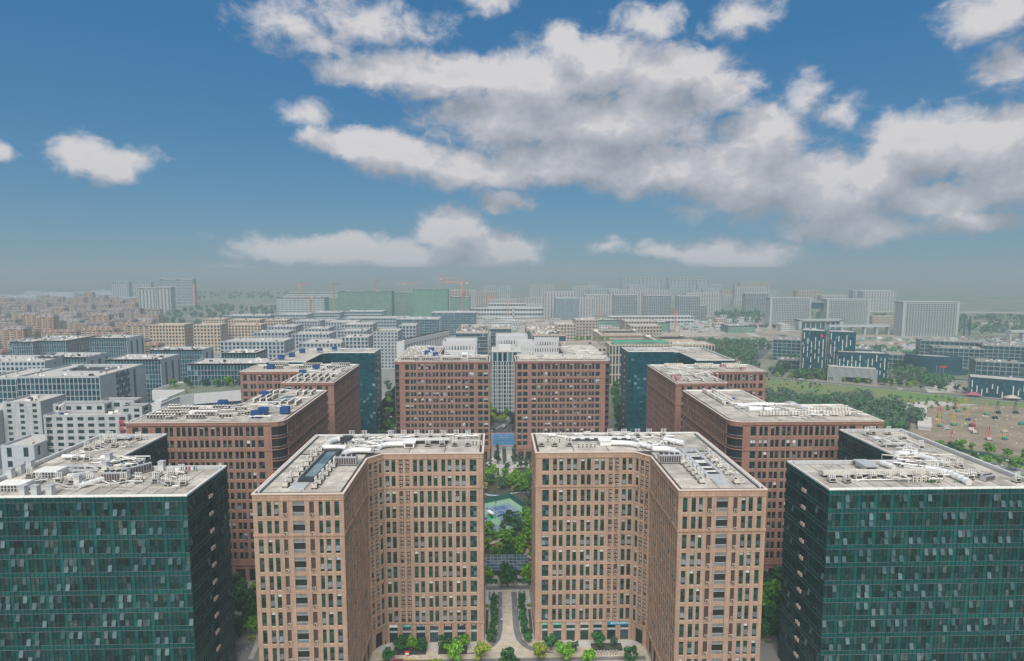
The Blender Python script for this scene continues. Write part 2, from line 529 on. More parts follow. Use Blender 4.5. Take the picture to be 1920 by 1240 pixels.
def thing(name, label, cat, loc=(0, 0, 0), rot=0.0, group=None):
    o = bpy.data.objects.new(name, None)
    o.empty_display_size = 1
    col.objects.link(o)
    o.location = loc; o.rotation_euler = (0, 0, rot)
    return tag(o, label, cat, group)


def inst(me, name, loc, rot=0.0, parent=None, scale=None, tilt=0.0, kind=None):
    """object sharing a mesh; loc in the parent's frame"""
    o = bpy.data.objects.new(name, me)
    col.objects.link(o)
    if parent is not None: o.parent = parent
    o.location = loc; o.rotation_euler = (tilt, 0, rot)
    if scale: o.scale = scale if isinstance(scale, tuple) else (scale,) * 3
    if kind: o['kind'] = kind
    return o


def copy_thing(src, loc, rot, label=None, group=None, scale=None):
    r = src.copy(); col.objects.link(r); r.location = loc; r.rotation_euler = (0, 0, rot)
    if scale: r.scale = (scale,) * 3
    if label: r['label'] = label
    if group: r['group'] = group
    for ch in src.children:
        c = ch.copy(); col.objects.link(c); c.parent = r
        for g in ch.children:
            d = g.copy(); col.objects.link(d); d.parent = c
    return r


def structure(name, mb):
    return mb.build(name, kind='structure')


# ------------------------------------------------------------------ haze
hz = MB(None); hz.mats = []
hz.box(-9500, 9500, -400, 9500, -2.5, 126)
HAZE = MB.build(hz, 'haze', stuff=True)
hm = bpy.data.materials.new('summer_haze'); hm.use_nodes = True
ht = NT(hm.node_tree); ht.n.clear()
pv = ht.new('ShaderNodeVolumePrincipled')
pv.inputs['Color'].default_value = (0.385, 0.48, 0.53, 1)
pv.inputs['Density'].default_value = 0.00040
pv.inputs['Anisotropy'].default_value = 0.0
ho = ht.new('ShaderNodeOutputMaterial'); ht.l.new(pv.outputs[0], ho.inputs['Volume'])
HAZE.data.materials.append(hm)
HAZE['label'] = 'pale blue-green summer haze over the whole city'

# ------------------------------------------------------------------ facade kit
AX = 8.1      # the blocks stand in mirrored pairs: x on the right = AX - x on the left
WIN_CACHE = {}


def window_mesh(w, h, kind, dark=False):
    """window unit, origin at the middle of its sill, outside towards -Y"""
    key = (round(w, 1), round(h, 1), kind, dark)
    if key in WIN_CACHE: return WIN_CACHE[key]
    w, h = key[0], key[1]
    b = MB([FRAME, WGD if dark else WG, SASH, BLIND, SILL, DARK, LOUV])
    hw = w / 2
    if kind == 'louvre':
        b.box(-hw, hw, 0.05, 0.10, 0, h, 6)
        n = max(5, int(h / 0.30))
        for i in range(n):
            b.box(-hw, hw, -0.02, 0.05, i * h / n + 0.02, i * h / n + 0.13, 6)
    else:
        two = w > 1.7
        fr = 0.07
        b.box(-hw, -hw + fr, 0, 0.1, 0, h); b.box(hw - fr, hw, 0, 0.1, 0, h)
        b.box(-hw + fr, hw - fr, 0, 0.1, 0, fr); b.box(-hw + fr, hw - fr, 0, 0.1, h - fr, h)
        halves = [(-hw + fr, -0.04), (0.04, hw - fr)] if two else [(-hw + fr, hw - fr)]
        if two: b.box(-0.04, 0.04, 0.0, 0.1, fr, h - fr)
        zs = [fr, h * 0.16, h * 0.52, h * 0.78, h - fr] if h > 3 else [fr, h * 0.52, h - fr]
        for z in zs[1:-1]:
            b.box(-hw + fr, hw - fr, 0.01, 0.09, z - 0.03, z + 0.03)
        for (a, c) in halves:
            for i in range(len(zs) - 1):
                z0, z1 = zs[i] + 0.03, zs[i + 1] - 0.03
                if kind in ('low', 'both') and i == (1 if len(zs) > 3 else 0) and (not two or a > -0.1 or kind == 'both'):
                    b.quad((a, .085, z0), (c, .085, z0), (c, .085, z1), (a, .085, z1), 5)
                    t = 0.38   # sash hung at its top, swung outwards
                    b.hexa([(a, -t, z0 + .1), (c, -t, z0 + .1), (c, -t + .04, z0 + .1), (a, -t + .04, z0 + .1),
                            (a, -.02, z1), (c, -.02, z1), (c, .02, z1), (a, .02, z1)], 2)
                elif kind in ('top', 'both') and i == len(zs) - 2:
                    b.quad((a, .06, z0), (c, .06, z0), (c, .06, z1), (a, .06, z1), 3)
                elif kind == 'blind' and i >= len(zs) - 3:
                    b.quad((a, .06, z0), (c, .06, z0), (c, .06, z1), (a, .06, z1), 3 if i == len(zs) - 2 else 1)
                else:
                    b.quad((a, .06, z0), (c, .06, z0), (c, .06, z1), (a, .06, z1), 1)
    b.box(-hw - 0.04, hw + 0.04, -0.16, 0.02, -0.09, -0.005, 4)
    me = b.mesh('window')
    WIN_CACHE[key] = me
    return me


def ac_mesh():
    b = MB([ACM, GRILL, ACM])
    b.box(-.46, .46, -.2, .2, 0, .72, 0)
    n = 10
    k = len(b.v)
    b.v += [(-.1 + .27 * math.cos(2 * math.pi * i / n), -.215, .37 + .27 * math.sin(2 * math.pi * i / n)) for i in range(n)]
    b.f.append(tuple(k + i for i in range(n))); b.m.append(1)
    b.box(-.16, -.04, -.235, -.215, .31, .43, 2)
    return b.mesh('air_conditioner')


AC = ac_mesh()


class Block:
    """an L-shaped office block from its roof outline (counter-clockwise) and one facade spec per edge"""

    def __init__(s, name, label, group, poly, specs, H, wallm, mirror=False, cat='office block'):
        n = len(poly)
        if mirror:
            s.poly = [(AX - x, y) for x, y in reversed(poly)]
            s.specs = [specs[(n - 2 - j) % n] for j in range(n)]
        else:
            s.poly = list(poly); s.specs = list(specs)
        s.mirror = mirror; s.H = H
        cx = sum(p[0] for p in s.poly) / n; cy = sum(p[1] for p in s.poly) / n
        s.root = thing(name, label, cat, (cx, cy, 0), group=group)
        s.wallm = wallm
        s.wins = []       # (score, F, uc, w0, z, w, h, kind)

    def frame(s, i):
        a = s.poly[i]; b = s.poly[(i + 1) % len(s.poly)]
        L = math.hypot(b[0] - a[0], b[1] - a[1])
        return (a, ((b[0] - a[0]) / L, (b[1] - a[1]) / L)), L

    def inset(s, d):
        n = len(s.poly); out = []
        for i in range(n):
            p0, p1, p2 = Vector(s.poly[i - 1]), Vector(s.poly[i]), Vector(s.poly[(i + 1) % n])
            e1 = (p1 - p0).normalized(); e2 = (p2 - p1).normalized()
            n1 = Vector((-e1.y, e1.x)); n2 = Vector((-e2.y, e2.x))
            k = 1 + n1.dot(n2)
            out.append(tuple(p1 + (n1 + n2) * (d / k)))
        return out

    def ops(s, spec, L):
        o = spec['o']
        if callable(o): o = o(L)
        o = [(a, b, k) for a, b, k in o]
        if s.mirror: o = sorted([(L - b, L - a, k) for a, b, k in o])
        return o

    def add_win(s, F, u, w0, z, w, h, kind, name='window'):
        (ox, oy), (dx, dy) = F
        x, y = ox + dx * u, oy + dy * u
        d2 = x * x + y * y + (EYE - z) ** 2
        facing = max(0.02, (-x * dy + y * dx) / math.sqrt(d2))
        s.wins.append((w * h * facing / d2, F, u, w0, z, w, h, kind, name))

    def place_wins(s, limit=300):
        s.wins.sort(key=lambda t: -t[0])
        far = MB([FRAME, WGD if s.wallm is BRICK_C else WG, SASH, BLIND, SILL, DARK, LOUV])
        cnt = {}
        for sc, F, u, w0, z, w, h, kind, name in s.wins:
            (ox, oy), (dx, dy) = F
            x, y = ox + dx * u + dy * w0, oy + dy * u - dx * w0
            ang = math.atan2(dy, dx)
            loc = Vector((x, y, z)) - s.root.location
            nm = 'louvre' if kind == 'louvre' else name
            cnt[nm] = cnt.get(nm, 0) + 1
            if cnt[nm] <= limit:
                inst(window_mesh(w, h, kind, s.wallm is BRICK_C), nm, loc, ang, s.root)
            else:
                me = window_mesh(w, h, kind, s.wallm is BRICK_C)
                c, n_ = math.cos(ang), math.sin(ang)
                k = len(far.v)
                far.v += [(x + v.co.x * c - v.co.y * n_, y + v.co.x * n_ + v.co.y * c, z + v.co.z) for v in me.vertices]
                for pl in me.polygons:
                    far.f.append(tuple(k + i for i in pl.vertices)); far.m.append(pl.material_index)
        if far.v: far.build('window', s.root, stuff=True)


def pairs(start, pitch, n, w, gap):
    o = []
    for i in range(n):
        a = start + i * pitch
        o += [(a, a + w, 'w'), (a + w + gap, a + 2 * w + gap, 'w')]
    return o


def brick_block(name, label, group, poly, specs, rows, mirror, wallm, belt=(50.9, 52.0), gz=6.9, limit=300, H=62.5, acs=True):
    B = Block(name, label, group, poly, specs, H, wallm, mirror)
    DEP = 0.40
    core = MB([DARK]); core.prism(B.inset(DEP - 0.02), 0.2, H - 1.6); core.build('inner_wall', B.root)
    wall = MB([wallm, COPING])
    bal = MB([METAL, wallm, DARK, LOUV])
    for i, sp in enumerate(B.specs):
        F, L = B.frame(i)
        if sp is None:
            wall.fbox(F, 0.02, L - 0.02, -DEP, 0, 0, H - 1.0)
            continue
        if sp.get('balcony'):
            # recessed corner balconies behind curved slabs
            wall.fbox(F, -0.25, L + 0.25, -DEP, 0.0, H - 1.9, H - 1.0)
            for z0, z1 in rows:
                bal.fbox(F, -0.2, L + 0.2, -2.2, 0.10, z0 - 1.15, z0 - 0.85, 1)
                bal.fbox(F, -0.15, L + 0.15, 0.0, 0.05, z0 + 0.15, z0 + 0.22, 0)
                bal.fbox(F, -0.15, L + 0.15, 0.01, 0.04, z0 - 0.4, z0 + 0.13, 3)
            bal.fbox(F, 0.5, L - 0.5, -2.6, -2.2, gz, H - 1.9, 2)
            continue
        ops = B.ops(sp, L)
        rr = sp.get('rows', rows)
        zt, zb = rr[0][1], gz
        # piers between openings
        u = 0.02
        edges = [(a, b) for a, b, k in ops] + [(L - 0.02, None)]
        for a, b in edges:
            if a - u > 0.02:
                wall.fbox(F, u, a, -DEP, 0, gz - 0.2, H - 1.9)
            u = b
        # spandrels between rows, top frieze
        prev = H - 1.9
        for z0, z1 in rr:
            wall.fbox(F, 0.05, L - 0.05, -DEP, -0.07, z1, prev)
            prev = z0
        wall.fbox(F, 0.05, L - 0.05, -DEP, -0.07, gz - 0.1, prev)
        wall.fbox(F, 0.0, L, -DEP, 0.04, rr[0][1] + .22, H - 1.0)
        wall.fbox(F, -0.05, L + 0.05, -0.2, 0.16, rr[0][1] + 0.42, rr[0][1] + 0.62)
        if belt: wall.fbox(F, -0.12, L + 0.12, -0.3, 0.20, belt[0] + .35, belt[1] - .1)
        wall.fbox(F, -0.12, L + 0.12, -0.3, 0.20, gz - 0.55, gz - 0.05)
        # windows
        for a, b, k in ops:
            w = b - a
            for ri, (z0, z1) in enumerate(rr):
                h = z1 - z0
                if k == 'w':
                    kind = R.choices(['shut', 'low', 'top', 'both', 'blind'], sp.get('mix', [52, 24, 8, 8, 8]))[0]
                    B.add_win(F, (a + b) / 2, -0.22, z0, w, h, kind)
                elif k == 'a' and acs:
                    B.add_win(F, (a + b) / 2, -0.26, z0, w, h, 'louvre')
                    (ox, oy), (dx, dy) = F
                    ang = math.atan2(dy, dx)
                    nn = sp.get('nac', 3)
                    if nn == 1: zz = [z0 + 0.1]
                    else: zz = [z0 + 0.15 + j * h / 3 for j in range(3) if R.random() < 0.82 or j == 1]
                    for z in zz:
                        uu = (a + b) / 2 + (0.12 if nn == 1 else 0)
                        loc = Vector((ox + dx * uu + dy * 0.06, oy + dy * uu - dx * 0.06, z)) - B.root.location
                        inst(AC, 'air_conditioner', loc, ang, B.root)
                elif k == 'b':
                    # open service balcony: louvred head, railing, condensers behind
                    wall.fbox(F, a, b, -2.3, -2.2, z0 - .2, z1 + .2)
                    bal.fbox(F, a, b, -2.2, -1.6, z0 - .2, z1 + .2, 2)
                    for q in range(12):
                        uq = a + (b - a) * (q + .5) / 12
                        bal.fbox(F, uq - .05, uq + .05, -.3, -.2, z1 - 0.95, z1, 0)
                        bal.fbox(F, uq - .05, uq + .05, -.3, -.2, z0, z0 + 0.95, 0)
                    bal.fbox(F, a, b, -.34, -.18, z0 + .95, z0 + 1.03, 0)
                    bal.fbox(F, a, b, -.34, -.18, z1 - 1.0, z1 - .95, 0)
                    (ox, oy), (dx, dy) = F
                    for q in range(3):
                        if ri == 1: break
                        uu = a + (b - a) * (q + .5) / 3
                        loc = Vector((ox + dx * uu - dy * 0.75, oy + dy * uu + dx * 0.75, z0 + .55)) - B.root.location
                        inst(AC, 'air_conditioner', loc, math.atan2(dy, dx), B.root)
        # ground floor: shop bays
        shops = sp.get('shops')
        if shops:
            sh = [(a, b) for a, b in (shops if not B.mirror else sorted((L - b, L - a) for a, b in shops))]
            u = 0.02
            for a, b in sh + [(L - 0.02, None)]:
                wall.fbox(F, u, a, -DEP, -0.004, 0, gz - 0.25)
                u = b
            B.shops = (F, sh)
        else:
            wall.fbox(F, 0.02, L - 0.02, -DEP + .05, -0.2, 4.8, gz - .25)
            n = max(1, int(L / 5))
            for q in range(n + 1):
                uc = 0.9 + q * (L - 1.8) / n
                wall.fbox(F, uc - .85 + .02, uc + .85 - .02, -DEP, -0.004, 0, gz - 0.25)
    wall.prism(B.inset(-0.06), H - 1.0, H - 0.24)
    wall.prism(B.inset(-0.20), H - 0.24, H - 0.12)
    wall.build('wall', B.root)
    if bal.v: bal.build('balcony', B.root)
    B.place_wins(limit)
    # parapet: coping ring on the outer edge, light upstand behind a dark gutter
    cop = MB([COPING, ROOFG, WMETAL])
    o0, o1 = B.inset(-0.22), B.inset(0.42)
    n = len(o0)
    for i in range(n):
        j = (i + 1) % n
        a, b, c, d = o0[i], o0[j], o1[j], o1[i]
        cop.hexa([(*a, H - .12), (*b, H - .12), (*c, H - .12), (*d, H - .12), (*a, H + .1), (*b, H + .1), (*c, H + .1), (*d, H + .1)], 0)
    r0, r1 = B.inset(1.05), B.inset(1.35)
    for i in range(n):
        if B.specs[i] is not None: continue
        j = (i + 1) % n
        a, b, c, d = r0[i], r0[j], r1[j], r1[i]
        cop.hexa([(*a, H - .05), (*b, H - .05), (*c, H - .05), (*d, H - .05), (*a, H + .5), (*b, H + .5), (*c, H + .5), (*d, H + .5)], 2)
    cop.build('coping', B.root)
    # recessed roof deck inside the coping: cover of the wall prism
    roof = MB([ROOFG]); roof.prism(B.inset(0.43), H - .12, H - .06); roof.build('roof', B.root)
    return B


def roof_panels(B, rects, px, py, gap=0.24, mat=None, z=None):
    """cast roof slabs laid in rows, joints left open"""
    z = B.H - 0.05 if z is None else z
    cache = {}
    nobj = 0
    for x0, x1, y0, y1 in rects:
        if B.mirror: x0, x1 = AX - x1, AX - x0
        nx = max(1, round((x1 - x0) / px)); ny = max(1, round((y1 - y0) / py))
        sx, sy = (x1 - x0) / nx, (y1 - y0) / ny
        k = (round(sx, 2), round(sy, 2))
        if k not in cache:
            m = MB([mat or ROOFC])
            m.box(-sx / 2 + gap / 2, sx / 2 - gap / 2, -sy / 2 + gap / 2, sy / 2 - gap / 2, 0, .07)
            cache[k] = m.mesh('roof_slab')
        for i in range(nx):
            for j in range(ny):
                if nobj >= 300: return
                inst(cache[k], 'roof_slab', Vector((x0 + (i + .5) * sx, y0 + (j + .5) * sy, z + R.uniform(-.01, .02))) - B.root.location, 0, B.root)
                nobj += 1


# ---- pair A: the two tan blocks in front
ROWS_A = [(56.5, 60.35)] + [(51.5 - 4.95 * k if k == 0 else 55.3 - 3.85 - 4.95 * k, 55.3 - 4.95 * k) for k in range(10)]
W = 23.1
A_front = [(.053, .104, 'w'), (.154, .202, 'w'), (.234, .283, 'w'), (.331, .377, 'a'), (.438, .570, 'b'), (.623, .674, 'a'), (.727, .770, 'w'), (.803, .854, 'w'), (.90, .952, 'w')]
A_front = [(a * W, b * W, k) for a, b, k in A_front]
X0 = -35.3
A_bar = [(-34.7, -33.5, 'w'), (-32.8, -31.6, 'w'), (-30.5, -29.3, 'a'), (-28.5, -27.3, 'a'), (-26.05, -24.85, 'w'), (-24.1, -22.9, 'w'), (-21.6, -20.4, 'w'), (-19.7, -18.5, 'w'),
         (-17.25, -16.05, 'w'), (-15.3, -14.1, 'w'), (-12.85, -11.65, 'w'), (-10.9, -9.7, 'w'), (-8.4, -6.3, 'w')]
A_bar = [(a - X0, b - X0, k) for a, b, k in A_bar]
A_shops = [(a - X0, b - X0) for a, b in ((-34.5, -31.9), (-30.3, -27.6), (-25.9, -23.1), (-21.5, -18.9), (-17.1, -14.4), (-12.7, -10.1), (-8.3, -6.5))]
poly_A = [(-62.5, 153.4), (-39.3, 153.4), (-39.3, 182.4), (-35.3, 187.1), (-4.2, 187.1), (-4.2, 209.3), (-62.5, 209.3)]
spec_A = [dict(o=A_front, nac=1),
          dict(o=pairs(1.2, 4.05, 7, 1.15, .75)),
          dict(o=[(.7, 1.7, 'a'), (2.5, 3.7, 'a'), (4.5, 5.5, 'w')]),
          dict(o=A_bar, shops=A_shops, mix=[58, 24, 4, 8, 6]),
          dict(o=pairs(1.6, 5.1, 4, 1.15, .75)), None, None]
tanA = 'pair of tan stone office blocks in front'
AL = brick_block('tan_office_block', 'tan stone L-shaped office block at front left of the paved walk', tanA, poly_A, spec_A, ROWS_A, False, BRICK_A)
AR = brick_block('tan_office_block', 'tan stone L-shaped office block at front right with long blue shop sign', tanA, poly_A, spec_A, ROWS_A, True, BRICK_A)
for B in (AL, AR):
    roof_panels(B, [(-60.6, -40.3, 154.5, 186.6), (-60.6, -5.3, 187.7, 207.4)], 10.2, 4.1)


def shopfronts(B, signs):
    F, sh = B.shops
    if not B.mirror: pass
    for i, (a, b) in enumerate(sh):
        st = signs[i]
        m = MB([FRAME, WG, PAPER, DARK, METAL])
        m.fbox(F, a, b, -.37, -.33, 0, 4.9, 1)
        m.fbox(F, a, b, -.34, -.24, 2.9, 3.05, 0)
        for q in range(5):
            u = a + (b - a) * q / 4
            m.fbox(F, max(a, u - .05), min(b, u + .05), -.34, -.27, 0, 4.9, 0)
        m.fbox(F, a, b, -.33, -.2, 3.3, 3.9, 4)
        m.build('shopfront', B.root)
        if not st: continue
        smat, tmat, text, size = st
        m = MB([smat]); w1 = b + (st[4] if len(st) > 4 else 0) if False else b
        m.fbox(F, a, w1, -.35, -.14, 5.15, 6.25)
        s = m.build('shop_sign', B.root)
        if text: letters(text, tmat, F, (a + w1) / 2, -.13, 5.7, size, s, B.root)


def text_mesh(text, size, mat):
    cu = bpy.data.curves.new('lettering', 'FONT')
    cu.body = text; cu.size = size; cu.align_x = 'CENTER'; cu.align_y = 'CENTER'; cu.extrude = 0.02
    cu.resolution_u = 2
    ob = bpy.data.objects.new('tmp', cu); col.objects.link(ob)
    dg = bpy.context.evaluated_depsgraph_get()
    me = bpy.data.meshes.new_from_object(ob.evaluated_get(dg))
    bpy.data.objects.remove(ob)
    me.materials.clear(); me.materials.append(mat)
    return me


def letters(text, mat, F, u, w, z, size, parent, root=None):
    me = text_mesh(text, size, mat)
    (ox, oy), (dx, dy) = F
    p = Vector((ox + dx * u + dy * w, oy + dy * u - dx * w, z))
    if parent is not None:
        off = parent.matrix_basis.translation + (parent.parent.matrix_basis.translation if parent.parent else Vector())
        p = p - off
    o = inst(me, 'lettering', p, 0, parent)
    o.rotation_euler = (math.pi / 2, 0, math.atan2(dy, dx))
    return o


shopfronts(AL, [(PAPER, None, '', 1), (SIGNT, PAPER, '小吃店', .7), (NAVY, PAPER, '重庆小面', .62), (SIGNM, PAPER, '牛肉面馆', .62), (SIGNM, PAPER, '家常菜', .66), (LOUV, PAPER, '房产', .66), (LOUV, PAPER, '中介', .55)])
shopfronts(AR, [(SIGNG, PAPER, '便利店', .5), (SIGNG, PAPER, '优品生活', .62), (METAL, None, '', 1), (METAL, None, '', 1), (METAL, None, '', 1), None, None])
F, sh = AR.shops
m = MB([SIGNB]); m.fbox(F, sh[5][0], sh[6][1], -.2, .12, 5.1, 6.3)
s = m.build('shop_sign', AR.root, label='long blue shop sign over two bays')
letters('高新区政务服务中心', PAPER, F, (sh[5][0] + sh[6][1]) / 2 + .8, .13, 5.7, .72, s)

# ---- pairs C, D, E: the red-brown blocks behind
ROWS_C = [(57.0, 60.8), (52.7, 55.55)] + [(48.3 - 3.95 * k, 51.0 - 3.95 * k) for k in range(11)]


def rel(x0, lst): return [(a - x0, b - x0, 'w') for a, b in lst]


poly_C = [(-138.3, 228), (-84.6, 228), (-82.2, 228.7), (-80.7, 230.2), (-80.0, 232.6), (-80.0, 287.8), (-108, 287.8), (-108, 260), (-111.5, 256), (-138.3, 256)]
C_o = rel(-138.3, [(-136.1, -133.9), (-132.5, -130.4), (-127.6, -125.4), (-124.2, -122.9), (-122.4, -121.1), (-119.8, -118.5), (-117.8, -116.5), (-115.6, -114.3), (-113.6, -112.3), (-111.3, -110.0), (-109.4, -108.1),
                   (-107.1, -105.8), (-105.1, -103.8), (-102.8, -101.5), (-100.9, -99.6), (-98.4, -97.1), (-96.6, -95.3), (-94.1, -92.8), (-92.2, -90.9), (-89.7, -87.6)])
balc = dict(balcony=True)
C_side = dict(o=pairs(1.2, 4.3, 12, 1.3, .65) + [(52.8, 54.2, 'w')], mix=[80, 6, 2, 2, 10])
mixd = [84, 4, 4, 2, 6]
spec_C = [dict(o=C_o, mix=mixd), balc, balc, balc, C_side, None, None, None, None, None]
gC = 'pair of red-brown office blocks in the second row'
CL = brick_block('red_office_block', 'red-brown stone office block with blue rooftop boxes, behind the left glass block', gC, poly_C, spec_C, ROWS_C, False, BRICK_C)
poly_CR = [(x, y - 4.5) for x, y in poly_C]
CR = brick_block('red_office_block', 'red-brown stone office block with curved corner balconies, behind the right glass block', gC, poly_CR, spec_C, ROWS_C, True, BRICK_C)

poly_D = [(-108, 307.6), (-82, 307.6), (-82, 365.6), (-143, 365.6), (-143, 342), (-112, 342), (-108, 338)]
D_f = rel(-108, [(-106.5, -103.5), (-101.9, -100.6), (-99.8, -98.5), (-96.5, -95.2), (-94.4, -93.1), (-90.5, -88.0), (-86.3, -85.1)])
D_b = [(1.5, 3.7, 'w')] + pairs(5.5, 4.45, 6, 1.35, .5)
spec_D = [dict(o=D_f, mix=mixd), dict(o=pairs(1.3, 4.4, 13, 1.35, .6), mix=[85, 4, 1, 1, 9]), None, None, dict(o=D_b, mix=mixd), None, dict(o=pairs(2, 4.6, 6, 1.35, .6), mix=mixd)]
gD = 'pair of red-brown office blocks in the third row'
DL = brick_block('red_office_block', 'red-brown office block with three blue tanks on its roof, third row left', gD, poly_D, spec_D, ROWS_C, False, BRICK_C)
DR = brick_block('red_office_block', 'red-brown office block with pink boxes on its roof, third row right', gD, [(x, y - 6) for x, y in poly_D], spec_D, ROWS_C, True, BRICK_C)

poly_E = [(-63.5, 381), (-62.6, 378.6), (-60.2, 377.4), (-4.0, 377.4), (-4.0, 402), (-34, 402), (-38, 406), (-38, 447.5), (-63.5, 447.5)]
E_o = rel(-60.2, [(-56.6, -54.1)]) + pairs(7.05, 4.58, 8, 1.45, .45) + rel(-60.2, [(-16.7, -14.0), (-11.4, -8.6), (-7.7, -5.1)])
spec_E = [balc, balc, dict(o=E_o, mix=mixd), dict(o=pairs(1.5, 5, 4, 1.3, .6), mix=mixd), None, None, None, None, None]
gE = 'pair of red-brown office blocks at the end of the walk'
EL = brick_block('red_office_block', 'red-brown office block at the end of the walk, left, with crowded roof and blue tank', gE, poly_E, spec_E, ROWS_C, False, BRICK_C)
ER = brick_block('red_office_block', 'red-brown office block at the end of the walk, right of the ball court', gE, poly_E, spec_E, ROWS_C, True, BRICK_C)
roof_panels(CL, [(-137.2, -81.2, 229.4, 255), (-106.8, -81.2, 255, 286.6)], 9.3, 5.2)
roof_panels(CR, [(-137.2, -81.2, 224.9, 250.5), (-106.8, -81.2, 250.5, 282.1)], 9.3, 5.2)
roof_panels(DL, [(-106.8, -83.2, 308.9, 342), (-141.8, -83.2, 343, 364.4)], 12, 7)
roof_panels(DR, [(-106.8, -83.2, 302.9, 336), (-141.8, -83.2, 337, 358.4)], 12, 7)
roof_panels(EL, [(-62.2, -5.2, 378.7, 401), (-62.2, -39.2, 401, 446)], 12, 7)
roof_panels(ER, [(-62.2, -5.2, 378.7, 401), (-62.2, -39.2, 401, 446)], 12, 7)


# ---- glass blocks: pairs B and F
def glass_block(name, label, group, poly, specs, mirror, pal, H=62.6, fh=4.95, colw=1.1, detail=True):
    B = Block(name, label, group, poly, specs, H, None, mirror)
    SP, VI, MP, MD, ST = pal
    core = MB([DARK]); core.prism(B.inset(0.35), 0, H - 1.3); core.build('inner_wall', B.root)
    mull = MB([MP, MD, ST])
    panes = []; sashes = []
    ledge = MB([COPING, DARK])
    for i, sp in enumerate(B.specs):
        F, L = B.frame(i)
        if sp is None:
            b = MB([SP]); b.fbox(F, 0.02, L - .02, -.3, 0, 0, H - .5); b.build('wall', B.root); continue
        n = round(L / colw); cw = L / n
        bay = sp.get('bay', 4); slot = sp.get('slot')
        if slot and B.mirror: slot = (L - slot[1], L - slot[0])
        # floors: top storey is taller
        tops = [H - 1.7 - fh * k for k in range(13)]
        zz = H - .35
        lines = []
        cells = [(zz - 1.3, zz, 's')]
        for k, t in enumerate(tops):
            h = fh
            if t - h < 2: break
            cells += [(t - h * .06, t, 'g'), (t - h * .42, t - h * .06, 'v'), (t - h * .78, t - h * .42, 'v'), (t - h, t - h * .78, 's')]
            lines += [t - h * .03, t - h * .78]
        zlast = cells[-1][0]
        cells.append((0.3, zlast, 'v'))
        for q in range(n + 1):
            u = q * cw
            if q % bay == 0: mull.fbox(F, u - .06, u + .06, -.05, .12, 0.3, H - .3, 1)
            else: mull.fbox(F, u - .045, u + .045, -.05, .09, 0.3, H - .3, 1)
        for z in lines:
            mull.fbox(F, 0, L, -.05, .11, z - .03, z + .03, 2)
        for z0, z1, k in cells:
            if k != 'g': mull.fbox(F, 0, L, -.05, .05, z0 - .03, z0 + .03, 1)
        for z0, z1, k in cells:
            busy = [R.random() < .55 for _ in range(n)]
            for q in range(n):
                u0, u1 = q * cw + .03, (q + 1) * cw - .03
                if slot and slot[0] <= (u0 + u1) / 2 <= slot[1] and k in 'v' and z1 > 8: continue
                mi = 0
                if k == 'v' and q % bay != bay - 1: mi = 1
                if k == 'v' and z0 < 1: mi = 1
                (ox, oy), (dx, dy) = F
                x, y = ox + dx * (u0 + u1) / 2, oy + dy * (u0 + u1) / 2
                d2 = x * x + y * y + (EYE - z0) ** 2
                sc = (z1 - z0) * max(.02, (-x * dy + y * dx)) / d2 ** 1.5
                openit = detail and mi == 1 and z0 > 8 and q % bay in (0, 2) and busy[q // bay] and R.random() < sp.get('open', .30) * 1.6
                if openit: sashes.append((sc, F, u0, u1, z0, z1))
                else: panes.append((sc, F, u0, u1, z0 + .03, z1 - .03, mi))
        if slot:
            for k, t in enumerate(tops):
                if t - fh < 6: break
                ledge.fbox(F, slot[0], slot[1], -.3, .25, t - fh * .80, t - fh * .62, 0)
                ledge.fbox(F, slot[0], slot[1], -1.0, -.3, t - fh * .80, t, 1)
    mull.build('mullion_grid', B.root)
    if ledge.v: ledge.build('balcony_ledge', B.root)
    panes.sort(key=lambda t: -t[0])
    rest = MB([SP, VI]); cache = {}
    for idx, (sc, F, u0, u1, z0, z1, mi) in enumerate(panes):
        if idx < 300 and detail:
            (ox, oy), (dx, dy) = F
            w, h = round(u1 - u0, 2), round(z1 - z0, 2)
            if (w, h, mi) not in cache:
                m = MB([SP, VI]); m.box(-w / 2, w / 2, -.02, .02, 0, h, mi); cache[(w, h, mi)] = m.mesh('glass_pane')
            u = (u0 + u1) / 2
            inst(cache[(w, h, mi)], 'glass_pane', Vector((ox + dx * u, oy + dy * u, z0)) - B.root.location, math.atan2(dy, dx), B.root)
        else:
            (ox, oy), (dx, dy) = F
            a, b = (ox + dx * u0, oy + dy * u0), (ox + dx * u1, oy + dy * u1)
            rest.quad((*a, z0), (*b, z0), (*b, z1), (*a, z1), mi)
    rest.build('glass_pane', B.root, stuff=True)
    sashes.sort(key=lambda t: -t[0])
    sc_ = {}
    for idx, (sc, F, u0, u1, z0, z1) in enumerate(sashes):
        (ox, oy), (dx, dy) = F
        w, h = round(u1 - u0, 2), round(z1 - z0, 2)
        if (w, h) not in sc_:
            m = MB([SASHB, MD])
            t = .42
            m.hexa([(-w / 2, -t, .12), (w / 2, -t, .12), (w / 2, -t + .05, .12), (-w / 2, -t + .05, .12), (-w / 2, -.06, h), (w / 2, -.06, h), (w / 2, 0, h), (-w / 2, 0, h)], 0)
            m.box(-w / 2, w / 2, -.03, .03, 0, .06, 1)
            sc_[(w, h)] = m.mesh('open_window')
        u = (u0 + u1) / 2
        if idx < 300: inst(sc_[(w, h)], 'open_window', Vector((ox + dx * u, oy + dy * u, z0)) - B.root.location, math.atan2(dy, dx), B.root)
    cop = MB([METAL, WMETAL])
    o0, o1 = B.inset(-.12), B.inset(0.30)
    o2, o3 = B.inset(0.95), B.inset(1.25)
    n = len(o0)
